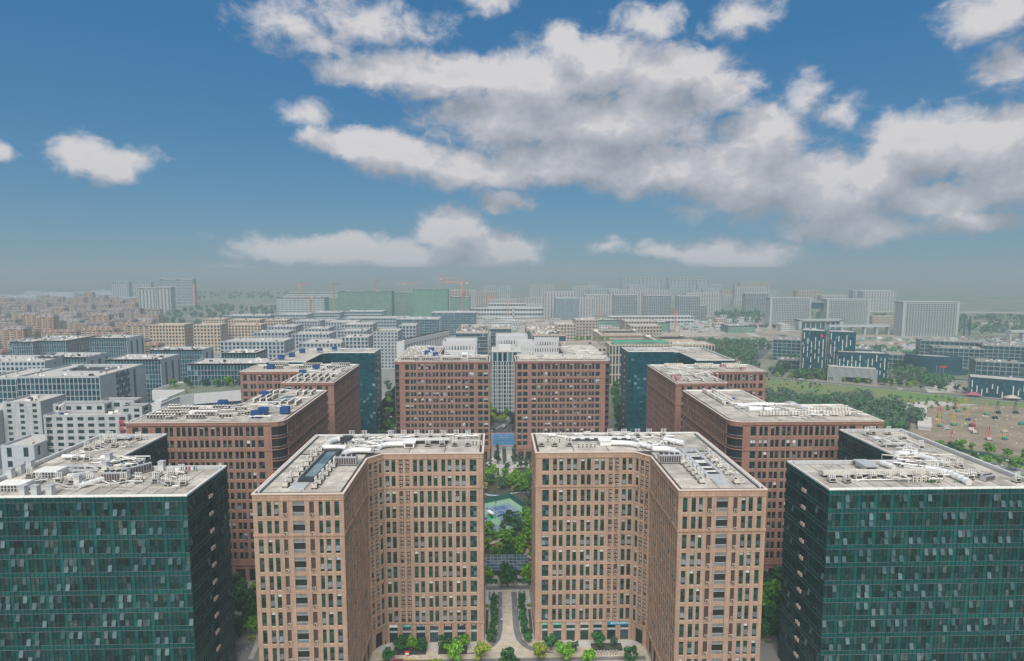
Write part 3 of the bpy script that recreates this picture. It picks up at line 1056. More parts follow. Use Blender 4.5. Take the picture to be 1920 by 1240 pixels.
    for i in range(n):
        j = (i + 1) % n
        for (p, q, z0, z1, mi) in ((o0, o1, H - .5, H, 1), (o2, o3, H - .9, H + .15, 0)):
            if mi == 0 and B.specs[i] is not None and not B.specs[i].get('rail'): continue
            a, b, c, d = p[i], p[j], q[j], q[i]
            cop.hexa([(*a, z0), (*b, z0), (*c, z0), (*d, z0), (*a, z1), (*b, z1), (*c, z1), (*d, z1)], mi)
    cop.build('parapet', B.root)
    roof = MB([ROOFG]); roof.prism(B.inset(0.31), H - 1.3, H - .95); roof.build('roof', B.root)
    return B


PALB = (CWS, CWV, MULL, MULLD, MULLP)
PALF = (CWB, CWB, MULL, MULLD, MULL)
poly_B = [(-137.4, 153.5), (-79.0, 153.5), (-79.0, 176.6), (-112.2, 176.6), (-114.9, 179.3), (-114.9, 212), (-137.4, 212)]
spec_B = [dict(bay=4), dict(bay=4, slot=(11.5, 13.6), open=.1), None, None, dict(open=.05), dict(rail=True, open=0), dict(rail=True, open=0)]
spec_B[2] = dict(rail=True, open=0); spec_B[3] = dict(rail=True, open=0)
gB = 'pair of dark teal glass office blocks in front'
BL = glass_block('glass_office_block', 'dark teal glass office block at the left edge in front', gB, poly_B, spec_B, False, PALB)
BR = glass_block('glass_office_block', 'dark teal glass office block at the right edge in front', gB, poly_B, spec_B, True, PALB)
for B in (BL, BR):
    roof_panels(B, [(-136.0, -80.4, 154.9, 175.2), (-136.0, -116.3, 175.2, 210.6)], 4.4, 6.8, z=B.H - .94)
poly_F = [(-142, 379), (-118, 379), (-118, 416), (-114, 420), (-83.5, 420), (-83.5, 442), (-142, 442)]
spec_F = [dict(open=0), dict(open=0), dict(open=0), dict(open=.0), dict(open=0, slot=(10, 12)), None, None]
gF = 'pair of dark blue glass office blocks at the back'
FL = glass_block('glass_office_block', 'dark blue glass office block behind the third row, left', gF, poly_F, spec_F, False, PALF, detail=False, colw=2.2)
FR = glass_block('glass_office_block', 'dark blue glass office block behind the third row, right', gF, poly_F, spec_F, True, PALF, detail=False, colw=2.2)
roof_panels(FL, [(-140.6, -119.3, 380.4, 420), (-140.6, -84.8, 421, 440.6)], 10, 6.6, z=FL.H - .94)
roof_panels(FR, [(-140.6, -119.3, 380.4, 420), (-140.6, -84.8, 421, 440.6)], 10, 6.6, z=FR.H - .94)

# ------------------------------------------------------------------ rooftop equipment
def proto(name, label, cat, parts):
    """parts: (part name, MB) built round the origin"""
    t = thing(name, label, cat)
    for nm, mb in parts:
        mb.build(nm, t)
    return t


USED = set()


def put(src, x, y, z, rot, label, group, scale=None):
    if src.name not in USED:
        USED.add(src.name)
        src.location = (x, y, z); src.rotation_euler = (0, 0, rot)
        if scale: src.scale = (scale,) * 3
        src['label'] = label
        if group: src['group'] = group
        return src
    c = copy_thing(src, (x, y, z), rot, label, group, scale or 1.0)
    if not group and 'group' in c: del c['group']
    return c


def mk_vent():
    c = MB([CREAMM, GRILL]); c.box(-.85, .85, -.65, .65, .35, 1.35, 0); c.box(-.7, .7, -.67, -.65, .5, 1.2, 1); c.box(-.6, .6, -.45, .45, 1.35, 1.37, 1)
    p = MB([WMETAL])
    for x in (-.75, -.28, .28, .75):
        p.tube([(x, -.2, 1.3), (x, -.2, 2.9)], .10, 6)
        p.box(x - .16, x + .16, -.36, -.04, 2.9, 3.0)
    f = MB([DARK]); f.box(-.95, .95, -.7, -.5, 0, .35); f.box(-.95, .95, .5, .7, 0, .35)
    return proto('vent_unit', 'roof vent unit', 'vent unit', [('casing', c), ('pipe_set', p), ('foot_rail', f)])


def mk_cond():
    c = MB([CREAMM]); c.box(-.5, .5, -.25, .25, .1, 1.5)
    g = MB([GRILL])
    for z in (.45, 1.12):
        k = len(g.v)
        g.v += [(.28 * math.cos(i * math.pi / 4), -.27, z + .28 * math.sin(i * math.pi / 4)) for i in range(8)]
        g.f.append(tuple(k + i for i in range(8))); g.m.append(0)
    return proto('condenser', 'condenser', 'condenser', [('casing', c), ('fan_grille', g)])


def mk_row(n, name='condenser_row'):
    """several condensers on one rail, too small in the picture to be told apart"""
    c = MB([CREAMM, DARK, WMETAL])
    for i in range(n):
        x = (i - (n - 1) / 2) * 1.25
        c.box(x - .5, x + .5, -.35, .35, .35, 1.75, 0)
        c.box(x - .4, x + .4, -.37, -.35, .5, 1.6, 1)
        c.box(x - .38, x + .38, -.25, .25, 1.75, 1.9, 2)
    c.box(-n * .63, n * .63, -.3, .3, .05, .3, 1)
    return c


def mk_chiller():
    c = MB([METAL, LOUV]); c.box(-3.2, 3.2, -1.3, 1.3, .3, 2.5)
    for i in range(9):
        c.box(-3.1 + i * .7, -2.55 + i * .7, -1.34, -1.3, .45, 2.3, 1)
    c.box(-3.3, 3.3, -1.4, 1.4, 2.5, 2.62, 0)
    g = MB([GRILL])
    for i in range(4): g.tube([(-2.4 + i * 1.6, 0, 2.6), (-2.4 + i * 1.6, 0, 2.95)], .6, 12)
    f = MB([DARK]); f.box(-3.1, 3.1, -1.1, -.8, 0, .3); f.box(-3.1, 3.1, .8, 1.1, 0, .3)
    return proto('chiller', 'chiller', 'chiller', [('casing', c), ('fan_set', g), ('foot_rail', f)])


def mk_shaft():
    c = MB([WHITE]); c.box(-.75, .75, -.75, .75, 0, 2.6)
    k = MB([METAL]); k.box(-.9, .9, -.9, .9, 2.6, 2.78); k.box(-.6, .6, -.77, -.75, 1.7, 2.3)
    return proto('vent_shaft', 'shaft', 'vent shaft', [('shaft_wall', c), ('cap', k)])


def mk_tank():
    c = MB([BLUET]); c.box(-1.7, 1.7, -1.2, 1.2, .5, 2.9)
    for i in range(6): c.box(-1.66 + i * .64, -1.54 + i * .64, -1.28, 1.28, .45, 2.95)
    c.box(-1.78, 1.78, -1.28, 1.28, 1.6, 1.72)
    f = MB([DARK]);
    for x in (-1.4, 0, 1.4): f.box(x - .1, x + .1, -1.1, 1.1, 0, .5)
    return proto('blue_tank', 'tank', 'water tank', [('tank_body', c), ('foot_frame', f)])


VENT, COND, CHIL, SHAFT, TANK = mk_vent(), mk_cond(), mk_chiller(), mk_shaft(), mk_tank()
ZR = 62.5 + 0.05


def duct(pts, r, label, mat=None, name='duct', square=False):
    m = MB([mat or FOIL, DARK])
    m.tube(pts, r, 4 if square else 10)
    # collars and feet
    for a, b in zip(pts, pts[1:]):
        a, b = Vector(a), Vector(b)
        L = (b - a).length
        if L > 3:
            for q in range(int(L / 2.4) + 1):
                p = a.lerp(b, (q + .5) / (int(L / 2.4) + 1))
                d = (b - a).normalized() * .09
                m.tube([p - d, p + d], r * 1.10, 4 if square else 10)
                m.box(p.x - .1, p.x + .1, p.y - .1, p.y + .1, ZR - (.9 if p.z < ZR + .3 else 0), p.z - r * .8, 1)
    o = m.build(name)
    return tag(o, label, 'duct' if name == 'duct' else name.replace('_', ' '))


def elbow(a, b, c, k=3):
    """a short rounded bend"""
    a, b, c = Vector(a), Vector(b), Vector(c)
    return [tuple((a * (1 - t) + b * t) * (1 - t) + (b * (1 - t) + c * t) * t) for t in [i / k for i in range(k + 1)]]


# --- tan block, left
onAL = 'on the left tan roof'
gAL1 = 'vent units in the row left of the long skylight'
for y in (196, 190, 184.5, 180, 175.5, 171, 166.5, 162, 158.5):
    put(VENT, -55.4 + R.uniform(-.3, .3), y, ZR, math.pi / 2 + R.uniform(-.1, .1), 'vent unit with upright pipes left of the black-framed skylight', gAL1)
for y in (174, 170.5, 167, 163.5, 160.3, 157.3):
    put(VENT, -47.4 + R.uniform(-.3, .3), y, ZR, math.pi / 2, 'vent unit with upright pipes right of the black-framed skylight', 'vent units in the row right of the long skylight')
for x in (-48.7, -44.5, -35.6, -31.2, -26.9, -22.2, -17.9, -13.6, -9.6):
    put(VENT, x, 203.6, ZR, 0, 'vent unit in the back row ' + onAL, 'back row of vent units on the front left tan block')
for x in (-22.2, -17.6, -13.5, -9.3):
    put(VENT, x, 194.6, ZR, 0, 'vent unit in the inner-edge row ' + onAL, 'front row of vent units on the front left tan block')
for x in (-37.5, -33.4, -29, -24.8):
    put(COND, x, 200.9, ZR, 0, 'small condenser between the vent rows ' + onAL, 'small condensers on the front left tan block')
for i in range(3):
    put(COND, -7.6 + i * 1.15, 195.4, ZR, 0, 'condenser in the right-end trio ' + onAL, 'trio of condensers on the front left tan block')
put(CHIL, -44.2, 176.6, ZR, 0.0, 'grey louvred chiller beside the inner edge ' + onAL, None)
t = thing('skylight', 'long black-framed skylight along the wing of the front left tan block', 'skylight', (-51, 175, ZR))
m = MB([BLACKM]); m.box(-53.4, -52.6, 161.5, 189, ZR, ZR + 1.1); m.box(-49.4, -48.6, 161.5, 189, ZR, ZR + 1.1); m.box(-52.6, -49.4, 161.5, 163.3, ZR, ZR + 1.1); m.box(-52.6, -49.4, 187.3, 189, ZR, ZR + 1.1); m.build('frame', t)
for i in range(6):
    m = MB([SASH]); m.box(-52.55, -49.45, 163.35 + i * 4, 163.35 + i * 4 + 3.9, ZR + .5, ZR + .8); m.build('pane', t)
m = MB([METAL]); m.box(-54.4, -53.6, 157.5, 189, ZR, ZR + .35)
tag(m.build('cable_tray'), 'flat metal tray along the left side of the black-framed skylight', 'cable tray')
m = MB([METAL]); m.box(-53.6, -50.0, 155.5, 160.5, ZR, ZR + .5); m.box(-53.2, -50.4, 156, 160, ZR + .5, ZR + .56)
tag(m.build('roof_hatch'), 'flat blue-grey hatch in front of the black-framed skylight', 'hatch')
duct([(-55.2, 190.8, ZR + 1.2), (-50.7, 190.5, ZR + 1.2), (-47.2, 189.5, ZR + 1.2)], .75, 'silver duct with a green end behind the black-framed skylight')
duct(elbow((-46.9, 184.5, ZR + .8), (-46, 187.6, ZR + 1.3), (-41.5, 187.2, ZR + 1.2)) + [(-38.6, 186.4, ZR + 1.2)], .85, 'bent silver duct at the inner corner ' + onAL)
duct(elbow((-37.4, 190.6, ZR + .9), (-36.6, 193.4, ZR + 1.3), (-32.8, 193.6, ZR + 1.2)) + [(-29, 193.6, ZR + 1.2)], .85, 'bent silver duct beside the bar edge ' + onAL)
duct(elbow((-54.6, 194.6, ZR + 1.0), (-54.2, 199.6, ZR + 1.5), (-50.8, 199.9, ZR + 1.2)), .9, 'curved silver duct near the back left corner ' + onAL)
m = MB([BLACKM, METAL]); m.tube([(-49.6, 199.3, ZR + .3), (-49.6, 199.3, ZR + 1.9)], 2.0, 16); m.tube([(-49.6, 199.3, ZR + 1.9), (-49.6, 199.3, ZR + 2.05)], 2.1, 16)
tag(m.build('fan_drum'), 'round black fan drum at the back left ' + onAL, 'fan')
m = MB([WMETAL, DARK]); m.box(-37.5, -15.5, 198.4, 199.4, ZR + .9, ZR + 1.5); m.box(-38, -16, 197.4, 198.2, ZR, ZR + .8, 1)
tag(m.build('duct'), 'long pale box duct running along the bar ' + onAL, 'duct')
m = MB([WMETAL, LOUV]); m.box(-29.6, -26.4, 192.4, 196.8, ZR + .2, ZR + 1.7); m.box(-30, -26, 192.2, 197, ZR + 1.7, ZR + 1.9); m.box(-29.2, -26.8, 192.3, 192.4, ZR + .5, ZR + 1.4, 1)
tag(m.build('roof_cabinet'), 'white box cabinet halfway along the bar edge ' + onAL, 'cabinet')


def pipes(label, x0, x1, y0, y1, n, seed, z=ZR, name='pipework'):
    rr = random.Random(seed)
    m = MB([WMETAL, CREAMM, METAL])
    for i in range(n):
        a = (rr.uniform(x0, x1), rr.uniform(y0, y1)); ang = rr.choice((0, math.pi / 2, .6, -.5, 2.5))
        L = rr.uniform(3, 9)
        b = (min(x1, max(x0, a[0] + L * math.cos(ang))), min(y1, max(y0, a[1] + L * math.sin(ang))))
        if math.hypot(b[0] - a[0], b[1] - a[1]) < 1: continue
        h = rr.uniform(.35, 1.5); r = rr.uniform(.09, .24)
        m.tube([(*a, z + h), (*b, z + h)], r, 5, rr.randrange(3))
        for p in (a, b):
            m.box(p[0] - .08, p[0] + .08, p[1] - .08, p[1] + .08, z - (0 if z >= ZR - .01 else 0), z + h, 2)
    return tag(m.build(name, stuff=True), label, 'pipework')


pipes('tangle of pale pipes and cable trays at the bend ' + onAL, -49, -37, 190, 200, 46, 3)
pipes('thin pale pipes standing along the back row ' + onAL, -52, -6, 201, 206, 26, 4)

# --- tan block, right
onAR = 'on the right tan roof'
for y in (174.6, 171.4, 168.2, 165, 161.8, 158.6):
    put(VENT, 54.9 + R.uniform(-.2, .2), y, ZR, math.pi / 2, 'vent unit left of the roof trench ' + onAR, 'vent units left of the roof trench')
for y in (180, 176.5, 171, 165, 158):
    put(VENT, 64.2, y, ZR, math.pi / 2, 'vent unit right of the roof trench ' + onAR, 'vent units right of the roof trench')
for x in (38.6, 43.4, 48, 52, 57):
    put(VENT, x, 203.4, ZR, 0, 'vent unit in the back row ' + onAR, 'back row of vent units on the front right tan block')
for i in range(5):
    put(COND, 26.4 + i * 1.3, 191.6, ZR, 0, 'condenser in the front row of five ' + onAR, 'row of five condensers on the front right tan block')
for x in (15.5, 17, 18.5, 20.8):
    put(COND, x, 197.5, ZR, 0, 'condenser in the left-end cluster ' + onAR, 'cluster of condensers at the left end of the front right tan block')
for x in (14.5, 18.8, 23.6):
    put(VENT, x, 193.6, ZR, 0, 'vent unit standing near the left end ' + onAR, 'vent units at the left end of the front right tan block')
put(CHIL, 51.2, 176.0, ZR, 0.0, 'grey louvred chiller beside the inner edge ' + onAR, None)
t = thing('roof_trench', 'long dark open trench with crossing beams ' + onAR, 'roof opening', (60.2, 174.5, ZR))
m = MB([METAL]); m.box(57.6, 58.6, 162, 187, ZR, ZR + .9); m.box(61.8, 62.8, 162, 187, ZR, ZR + .9); m.box(58.6, 61.8, 162, 163, ZR, ZR + .9); m.box(58.6, 61.8, 186, 187, ZR, ZR + .9); m.build('curb', t)
m = MB([BLACKM]); m.box(58.6, 61.8, 163, 186, ZR, ZR + .12); m.build('trench_floor', t)
for y in (166, 169.5, 174, 175.4, 180, 182):
    m = MB([WMETAL]); m.box(58.6, 61.8, y, y + .45, ZR + .45, ZR + .75); m.build('beam', t)
m = MB([BLACKM, WMETAL]); m.box(23.4, 46.5, 199.6, 201.2, ZR, ZR + .5)
for i in range(7): m.box(25 + i * 3.1, 26.4 + i * 3.1, 199.8, 201, ZR + .5, ZR + .8, 1)
m.box(23, 47, 201.3, 201.6, ZR, ZR + 1, 1)
tag(m.build('roof_slot'), 'dark slot lined with pale boxes along the bar ' + onAR, 'roof slot')
duct([(36, 194, ZR + 1), (40.9, 193.4, ZR + 1)] + elbow((40.9, 193.4, ZR + 1), (44, 193, ZR + 1), (45.5, 190.6, ZR + 1)), .85, 'crooked silver duct at the inner bend ' + onAR)
duct([(46.2, 192.6, ZR + 1), (49.2, 188.4, ZR + 1)], .8, 'short silver duct slanting across the bend ' + onAR)
duct([(48.9, 186.6, ZR + 1.1), (53.2, 186.0, ZR + 1.1)] + elbow((53.2, 186, ZR + 1.1), (55.2, 185.6, ZR + 1.1), (55.9, 181.8, ZR + .9)), .9, 'bent silver duct beside the trench ' + onAR)
duct([(55.6, 197.2, ZR + 1), (58.9, 194.2, ZR + 1), (60.8, 192.6, ZR + 1)], .9, 'silver duct behind the trench ' + onAR)
duct([(54.2, 176.5, ZR + .8), (55.7, 171.6, ZR + .8)], .6, 'short white duct lying by the vent row ' + onAR)
m = MB([METAL]); m.box(50.6, 56.6, 179.4, 180.6, ZR + 1.2, ZR + 1.5); m.box(50.8, 51, 179.9, 180.1, ZR, ZR + 1.2); m.box(56.2, 56.4, 179.9, 180.1, ZR, ZR + 1.2)
tag(m.build('duct'), 'flat grey box duct crossing to the trench ' + onAR, 'duct')
m = MB([METAL]); m.box(58.4, 61.8, 155.8, 160.8, ZR, ZR + .45)
tag(m.build('roof_hatch'), 'flat grey-blue hatch in front of the open trench', 'hatch')
m = MB([WMETAL]); m.box(33.6, 37.0, 193, 196.4, ZR + .2, ZR + 1.7); m.box(33.2, 37.4, 192.8, 196.8, ZR + 1.7, ZR + 1.9)
tag(m.build('roof_cabinet'), 'white box cabinet halfway along the bar edge ' + onAR, 'cabinet')
pipes('tangle of pale pipes and cable trays at the bend ' + onAR, 45, 57, 188.5, 199.5, 44, 13)
pipes('thin pale pipes along the back row ' + onAR, 14, 68, 202, 206, 30, 14)
pipes('pale pipes running beside the roof trench ' + onAR, 63, 66.5, 156, 188, 16, 15)

# --- glass block, left
ZG = 62.6 - 1.3 + .37 + .07
onBL = 'on the left glass roof'
for x, y in ((-97.5, 164.9), (-92.8, 164.8), (-88.2, 162.6), (-84.3, 162.4), (-110.8, 165.3), (-119.2, 165.5), (-114.9, 164.4), (-124.5, 165.6), (-130.1, 169.7), (-101.5, 165.0), (-95, 170), (-89.2, 171.6), (-91, 169)):
    put(VENT, x, y, ZG, R.uniform(-.1, .1), 'vent unit in the front part ' + onBL, 'vent units on the front part of the left glass block')
for x, y in ((-131.3, 203.2), (-129, 204.6), (-124.6, 198.8), (-131.3, 207.6), (-121.5, 206.8), (-130.8, 194.9), (-129, 197.6), (-127.8, 184.7), (-124, 184.6)):
    put(VENT, x, y, ZG, R.uniform(-.2, .2), 'vent unit on the rear wing ' + onBL, 'vent units on the rear wing of the left glass block')
gsh = 'white square vent shafts on the left glass block'
for x, y in ((-135.6, 169.9), (-135.6, 173.4), (-135.6, 177.2)):
    put(SHAFT, x, y, ZG, 0, 'white vent shaft on the outer edge ' + onBL, gsh)
for x, y in ((-121.7, 156.1), (-118.6, 156.1), (-114.9, 156.1)):
    put(SHAFT, x, y, ZG, 0, 'white vent shaft by the front edge ' + onBL, 'front row of white shafts on the left glass block')
put(SHAFT, -113.2, 164.0, ZG, 0, 'single white vent shaft standing beside the silver ducts ' + onBL, None)
put(SHAFT, -117.0, 183.4, ZG, 0, 'white vent shaft at the inner corner, the farther of two ' + onBL, None)
put(SHAFT, -112.9, 175.3, ZG, 0, 'white vent shaft at the inner corner, the nearer of two ' + onBL, None)
put(SHAFT, -96.8, 175.2, ZG, 0, 'lone white vent shaft on the inner parapet ' + onBL, None)


def quilt_box(x0, x1, y0, y1, label):
    t = thing('cooling_unit', label, 'cooling unit', ((x0 + x1) / 2, (y0 + y1) / 2, ZG))
    m = MB([METAL, ROOFG]); m.box(x0, x1, y0, y1, ZG + .2, ZG + 1.9)
    nx = int((x1 - x0) / .8)
    for i in range(nx):
        for z in (.35, 1.15):
            a = x0 + .1 + i * (x1 - x0) / nx
            m.box(a, a + .55, y0 - .04, y0, ZG + z, ZG + z + .6, 1)
    m.build('casing', t)
    m = MB([WMETAL]); m.box(x0 + .2, x1 - .2, y0 + .2, y1 - .2, ZG + 1.9, ZG + 2.15); m.build('lid', t)


quilt_box(-131.0, -123.4, 158.4, 162.4, 'low grey quilted cooling unit near the front edge ' + onBL)
quilt_box(-128.6, -122, 168.6, 173.4, 'grey quilted cooling unit farther back ' + onBL)
put(CHIL, -102.2, 172.6, ZG, .9, 'grey chiller standing aslant near the inner parapet ' + onBL, None)
put(CHIL, -104.8, 166.8, ZG, 0, 'grey chiller in the line of vent units ' + onBL, None)
duct([(-110.6, 160.6, ZG + .8), (-108.8, 163.6, ZG + .9), (-106.8, 167.2, ZG + .9)], .7, 'silver duct slanting towards the front edge ' + onBL)
duct([(-132.6, 186.2, ZG + 1), (-125.4, 186.0, ZG + 1)], .65, 'silver duct lying across the rear wing ' + onBL)
duct([(-120.4, 185.4, ZG + .8), (-117.6, 185.4, ZG + .8)], .75, 'short fat silver duct at the inner corner ' + onBL)
duct([(-119, 168.6, ZG + .8), (-114.6, 168.4, ZG + .8)], .6, 'silver duct behind the front shafts ' + onBL)
m = MB([METAL]); m.box(-124, -112.4, 176.8, 177.8, ZG + .6, ZG + 1.1); m.box(-122, -114, 173.4, 174.2, ZG + .5, ZG + 1.0); m.box(-128, -122, 178, 178.7, ZG + .4, ZG + .8)
tag(m.build('cable_tray'), 'long grey cable trays across the bend ' + onBL, 'cable tray')
m = MB([METAL, DARK]); m.box(-129.6, -124, 205.8, 209.6, ZG + .9, ZG + 1.2); m.box(-129, -128.6, 206, 206.4, ZG, ZG + .9, 1); m.box(-124.8, -124.4, 206, 206.4, ZG, ZG + .9, 1)
tag(m.build('duct'), 'flat grey duct at the far end ' + onBL, 'duct')
m = MB([SIGNB, CREAMM]); m.tube([(-108.6, 176.4, ZG), (-108.6, 176.4, ZG + 1.7)], .55, 8); m.box(-110.8, -109.3, 176, 177, ZG, ZG + 1, 1)
tag(m.build('blue_barrel'), 'bright blue barrel by the inner corner ' + onBL, 'barrel')
m = MB([PAPER, REDP, BLUET, DARK]); 
m.tube([(-92, 172.6, ZG + 1.7), (-86, 173.4, ZG + 1.7)], .03, 4, 3)
for p in ((-92, 172.6), (-86, 173.4)): m.box(p[0] - .05, p[0] + .05, p[1] - .05, p[1] + .05, ZG, ZG + 1.75, 3)
for i, (w, mi) in enumerate(((.8, 0), (.5, 0), (.6, 3), (.4, 1), (.5, 2), (.7, 1), (.5, 0), (.4, 2))):
    x = -91.8 + i * .72
    y = 172.6 + (x + 92) * .133
    m.box(x, x + w * .8, y - .05, y + .05, ZG + .7, ZG + 1.68, mi)
tag(m.build('laundry_line'), 'line of white, red and blue laundry drying ' + onBL, 'laundry')
pipes('pale pipes and trays across the bend ' + onBL, -122, -106, 170, 186, 44, 21, z=ZG)
pipes('thin pale pipes near the front edge ' + onBL, -128, -84, 158, 170, 26, 22, z=ZG)
pipes('pale pipes along the rear wing ' + onBL, -133, -119, 188, 208, 22, 23, z=ZG)

# --- glass block, right
onBR = 'on the right glass roof'
for x in (100.0, 104.1, 108.3, 112.4, 116.9, 120.7):
    put(VENT, x, 162.2, ZG, 0, 'vent unit in the long front line ' + onBR, 'front line of vent units on the right glass block')
for x, y in ((91.7, 160.4), (95.4, 159.8), (123.1, 162.6), (126, 168), (130.7, 170.3), (135.5, 171.3), (131.0, 161.6), (134.5, 163.5), (142, 159)):
    put(VENT, x, y, ZG, R.uniform(-.3, .3), 'loose vent unit beside the front line ' + onBR, 'scattered vent units on the right glass block')
for x, y in ((129.5, 207), (132.2, 207.6), (137.6, 207.5), (132.2, 195.7), (138.6, 200.5), (129.5, 181.7), (131, 187), (137, 190)):
    put(VENT, x, y, ZG, R.uniform(-.3, .3), 'vent unit on the rear wing ' + onBR, 'vent units on the rear wing of the right glass block')
for i in range(4):
    put(COND, 114.3 + i * 1.2, 160.0, ZG, 0, 'condenser in the row of four ' + onBR, 'row of four condensers on the right glass block')
m = MB([CREAMM, DARK]); m.box(91, 123, 163.6, 165.4, ZG + .8, ZG + 1.9)
for i in range(12): m.box(92 + i * 2.7, 92.3 + i * 2.7, 164, 165, ZG, ZG + .8, 1)
tag(m.build('duct'), 'very long cream box duct along the front part ' + onBR, 'duct')
m = MB([WMETAL]); m.tube([(95, 160.6, ZG + .5), (123, 160.9, ZG + .5)], .16, 6)
tag(m.build('pipe'), 'long white pipe near the front edge ' + onBR, 'pipe')
duct([(123.6, 168.6, ZG + .9), (127.3, 164.6, ZG + .9), (127.4, 157.2, ZG + .8)], .95, 'silver duct running down towards the front edge ' + onBR)
duct(elbow((123.2, 181.0, ZG + .9), (124.8, 184.4, ZG + .9), (128.2, 182.6, ZG + .9)), .85, 'curved silver duct at the inner corner ' + onBR)
duct([(129.0, 182.0, ZG + 1), (131.6, 175.6, ZG + 1)], .8, 'silver duct slanting across the bend ' + onBR)
duct([(113.8, 173.6, ZG + 1), (114.8, 169.4, ZG + 1)], .8, 'short silver duct near the inner parapet ' + onBR)
duct([(128.6, 200.5, ZG + .9), (130.4, 195, ZG + .9)], .6, 'white duct on the rear wing ' + onBR)
m = MB([METAL]); m.box(106, 110, 168.6, 175, ZG + 1.3, ZG + 1.7); m.box(106.2, 106.5, 169, 174, ZG, ZG + 1.3); m.box(109.5, 109.8, 169, 174, ZG, ZG + 1.3)
tag(m.build('duct'), 'wide grey box duct meeting the inner parapet ' + onBR, 'duct')
m = MB([METAL]); m.box(126, 134.6, 191.8, 193.4, ZG + 1, ZG + 1.4); m.box(127, 127.3, 192, 193, ZG, ZG + 1); m.box(133, 133.3, 192, 193, ZG, ZG + 1)
tag(m.build('duct'), 'flat grey duct crossing the rear wing ' + onBR, 'duct')
put(CHIL, 135.4, 160.8, ZG, .35, 'grey chiller standing alone ' + onBR, None, .6)
for i, (x, y, s) in enumerate(((118.4, 159.9, 1.0), (119.6, 173.2, 1.6), (127.6, 159.2, .8), (107, 172, .7))):
    m = MB([LEAF[3], LEAF[1]]); rr = random.Random(i)
    for q in range(90):
        px, py = x + rr.gauss(0, 1.1 * s), y + rr.gauss(0, .45 * s); h = rr.uniform(.1, .5); a = rr.uniform(0, 6.28)
        dx, dy = .22 * math.cos(a), .22 * math.sin(a)
        m.quad((px - dx, py - dy, ZG), (px + dx, py + dy, ZG), (px + dx * .6, py + dy * .6, ZG + h), (px - dx * .6, py - dy * .6, ZG + h), q % 2)
    tag(m.build('weed_patch', stuff=False), ['weeds beside the row of four condensers', 'largest weed patch by the inner parapet', 'weeds by the foot of the silver duct', 'weeds under the wide grey duct'][i] + ' ' + onBR, 'weeds')
pipes('pale pipes and trays across the bend ' + onBR, 118, 134, 163, 180, 44, 31, z=ZG)
pipes('long pale pipes along the rear wing ' + onBR, 126, 140, 176, 208, 26, 32, z=ZG)
pipes('thin pale pipes along the front part ' + onBR, 91, 122, 159, 166, 20, 33, z=ZG)

# --- rows of condensers on the red blocks
ROW6 = mk_row(6).mesh('condenser_row'); ROW4 = mk_row(4).mesh('condenser_row'); ROW9 = mk_row(9).mesh('condenser_row')
ROW6.use_fake_user = False


def rows(items, label, group, mirror=False):
    for i, (me, x, y, rot) in enumerate(items):
        if mirror: x, rot = AX - x, math.pi - rot
        o = inst(me, 'condenser_row', (x, y, ZR), rot)
        tag(o, label, 'condensers', group)


H2 = math.pi / 2
it = [(ROW9, -128, 233.5, 0), (ROW6, -115, 233.5, 0), (ROW9, -128, 237.5, 0), (ROW6, -114, 238, 0), (ROW9, -127, 242, 0), (ROW6, -115, 243.5, 0), (ROW4, -104, 234, 0), (ROW4, -99, 239, 0), (ROW6, -124, 247, 0), (ROW6, -112, 249, 0), (ROW4, -103, 246, 0), (ROW4, -132, 251, 0)]
rows(it, 'cream condenser row, front of the left second-row red roof', 'condenser rows on the front of the left second-row red roof')
it = [(ROW4, x, y, H2 - .12) for x in (-103.5, -100.8, -98) for y in (263, 270, 279)] + [(ROW6, x, y, H2) for x in (-90.5, -87.3, -84) for y in (258, 279)]
rows(it, 'cream condenser row, rear wing of left second-row red roof', 'condenser rows on the rear wing of the left second-row red roof')
gt = 'blue tank on the left second-row red roof, '
for x, y, l in ((-92.4, 234.4, 'nearest the front edge'), (-91.8, 239.8, 'just behind the nearest one'), (-83.6, 240.6, 'near the right edge'), (-103.1, 271.2, 'on the rear wing'), (-113.6, 253.6, 'beside a flat canopy')):
    put(TANK, x, y, ZR, 0, gt + l, None)
m = MB([SASH]); m.hexa([(-97, 255, ZR + .3), (-93.6, 255, ZR + .3), (-89.5, 270, ZR + .3), (-93, 270, ZR + .3), (-97, 255, ZR + .7), (-93.6, 255, ZR + .7), (-89.5, 270, ZR + 1.2), (-93, 270, ZR + 1.2)])
tag(m.build('roof_light'), 'long pale rooflight on the rear wing of the left second-row red roof', 'rooflight')
m = MB([WMETAL, DARK]); m.box(-121, -110, 240, 240.6, ZR, ZR + 1.5); m.box(-121, -110, 240.6, 242, ZR + 1.2, ZR + 1.5)
tag(m.build('screen'), 'white equipment screen on the front part of the left second-row red roof', 'screen')
pipes('pipes and ducts at the bend of the left second-row red roof', -106, -84, 240, 256, 30, 41)
# right second-row block
it = [(ROW6, x, y, H2) for x in (-88, -92.5) for y in (257, 266, 275)] + [(ROW9, x, 232, 0) for x in (-100, -112.5, -125)] + [(ROW6, -130, 238, 0), (ROW6, -120, 238, 0)]
rows(it, 'row of pale condensers on the right second-row red block', 'condenser rows on the right second-row red block', True)
m = MB([BLACKM, WMETAL]); m.box(97.2, 99.6, 254, 274, ZR, ZR + .5); m.box(96.6, 97.2, 253, 275, ZR, ZR + 1, 1); m.box(99.6, 100.2, 253, 275, ZR, ZR + 1, 1)
for i in range(6): m.box(97.2, 99.6, 256 + i * 3, 256.5 + i * 3, ZR + .5, ZR + .8, 1)
tag(m.build('roof_slot'), 'dark slot with crossing bars on the wing of the right second-row red block', 'roof slot')
duct([(101, 239, ZR + 1.1), (106.5, 239.4, ZR + 1.1)], 1.1, 'fat white duct near the front edge of the right second-row red block')
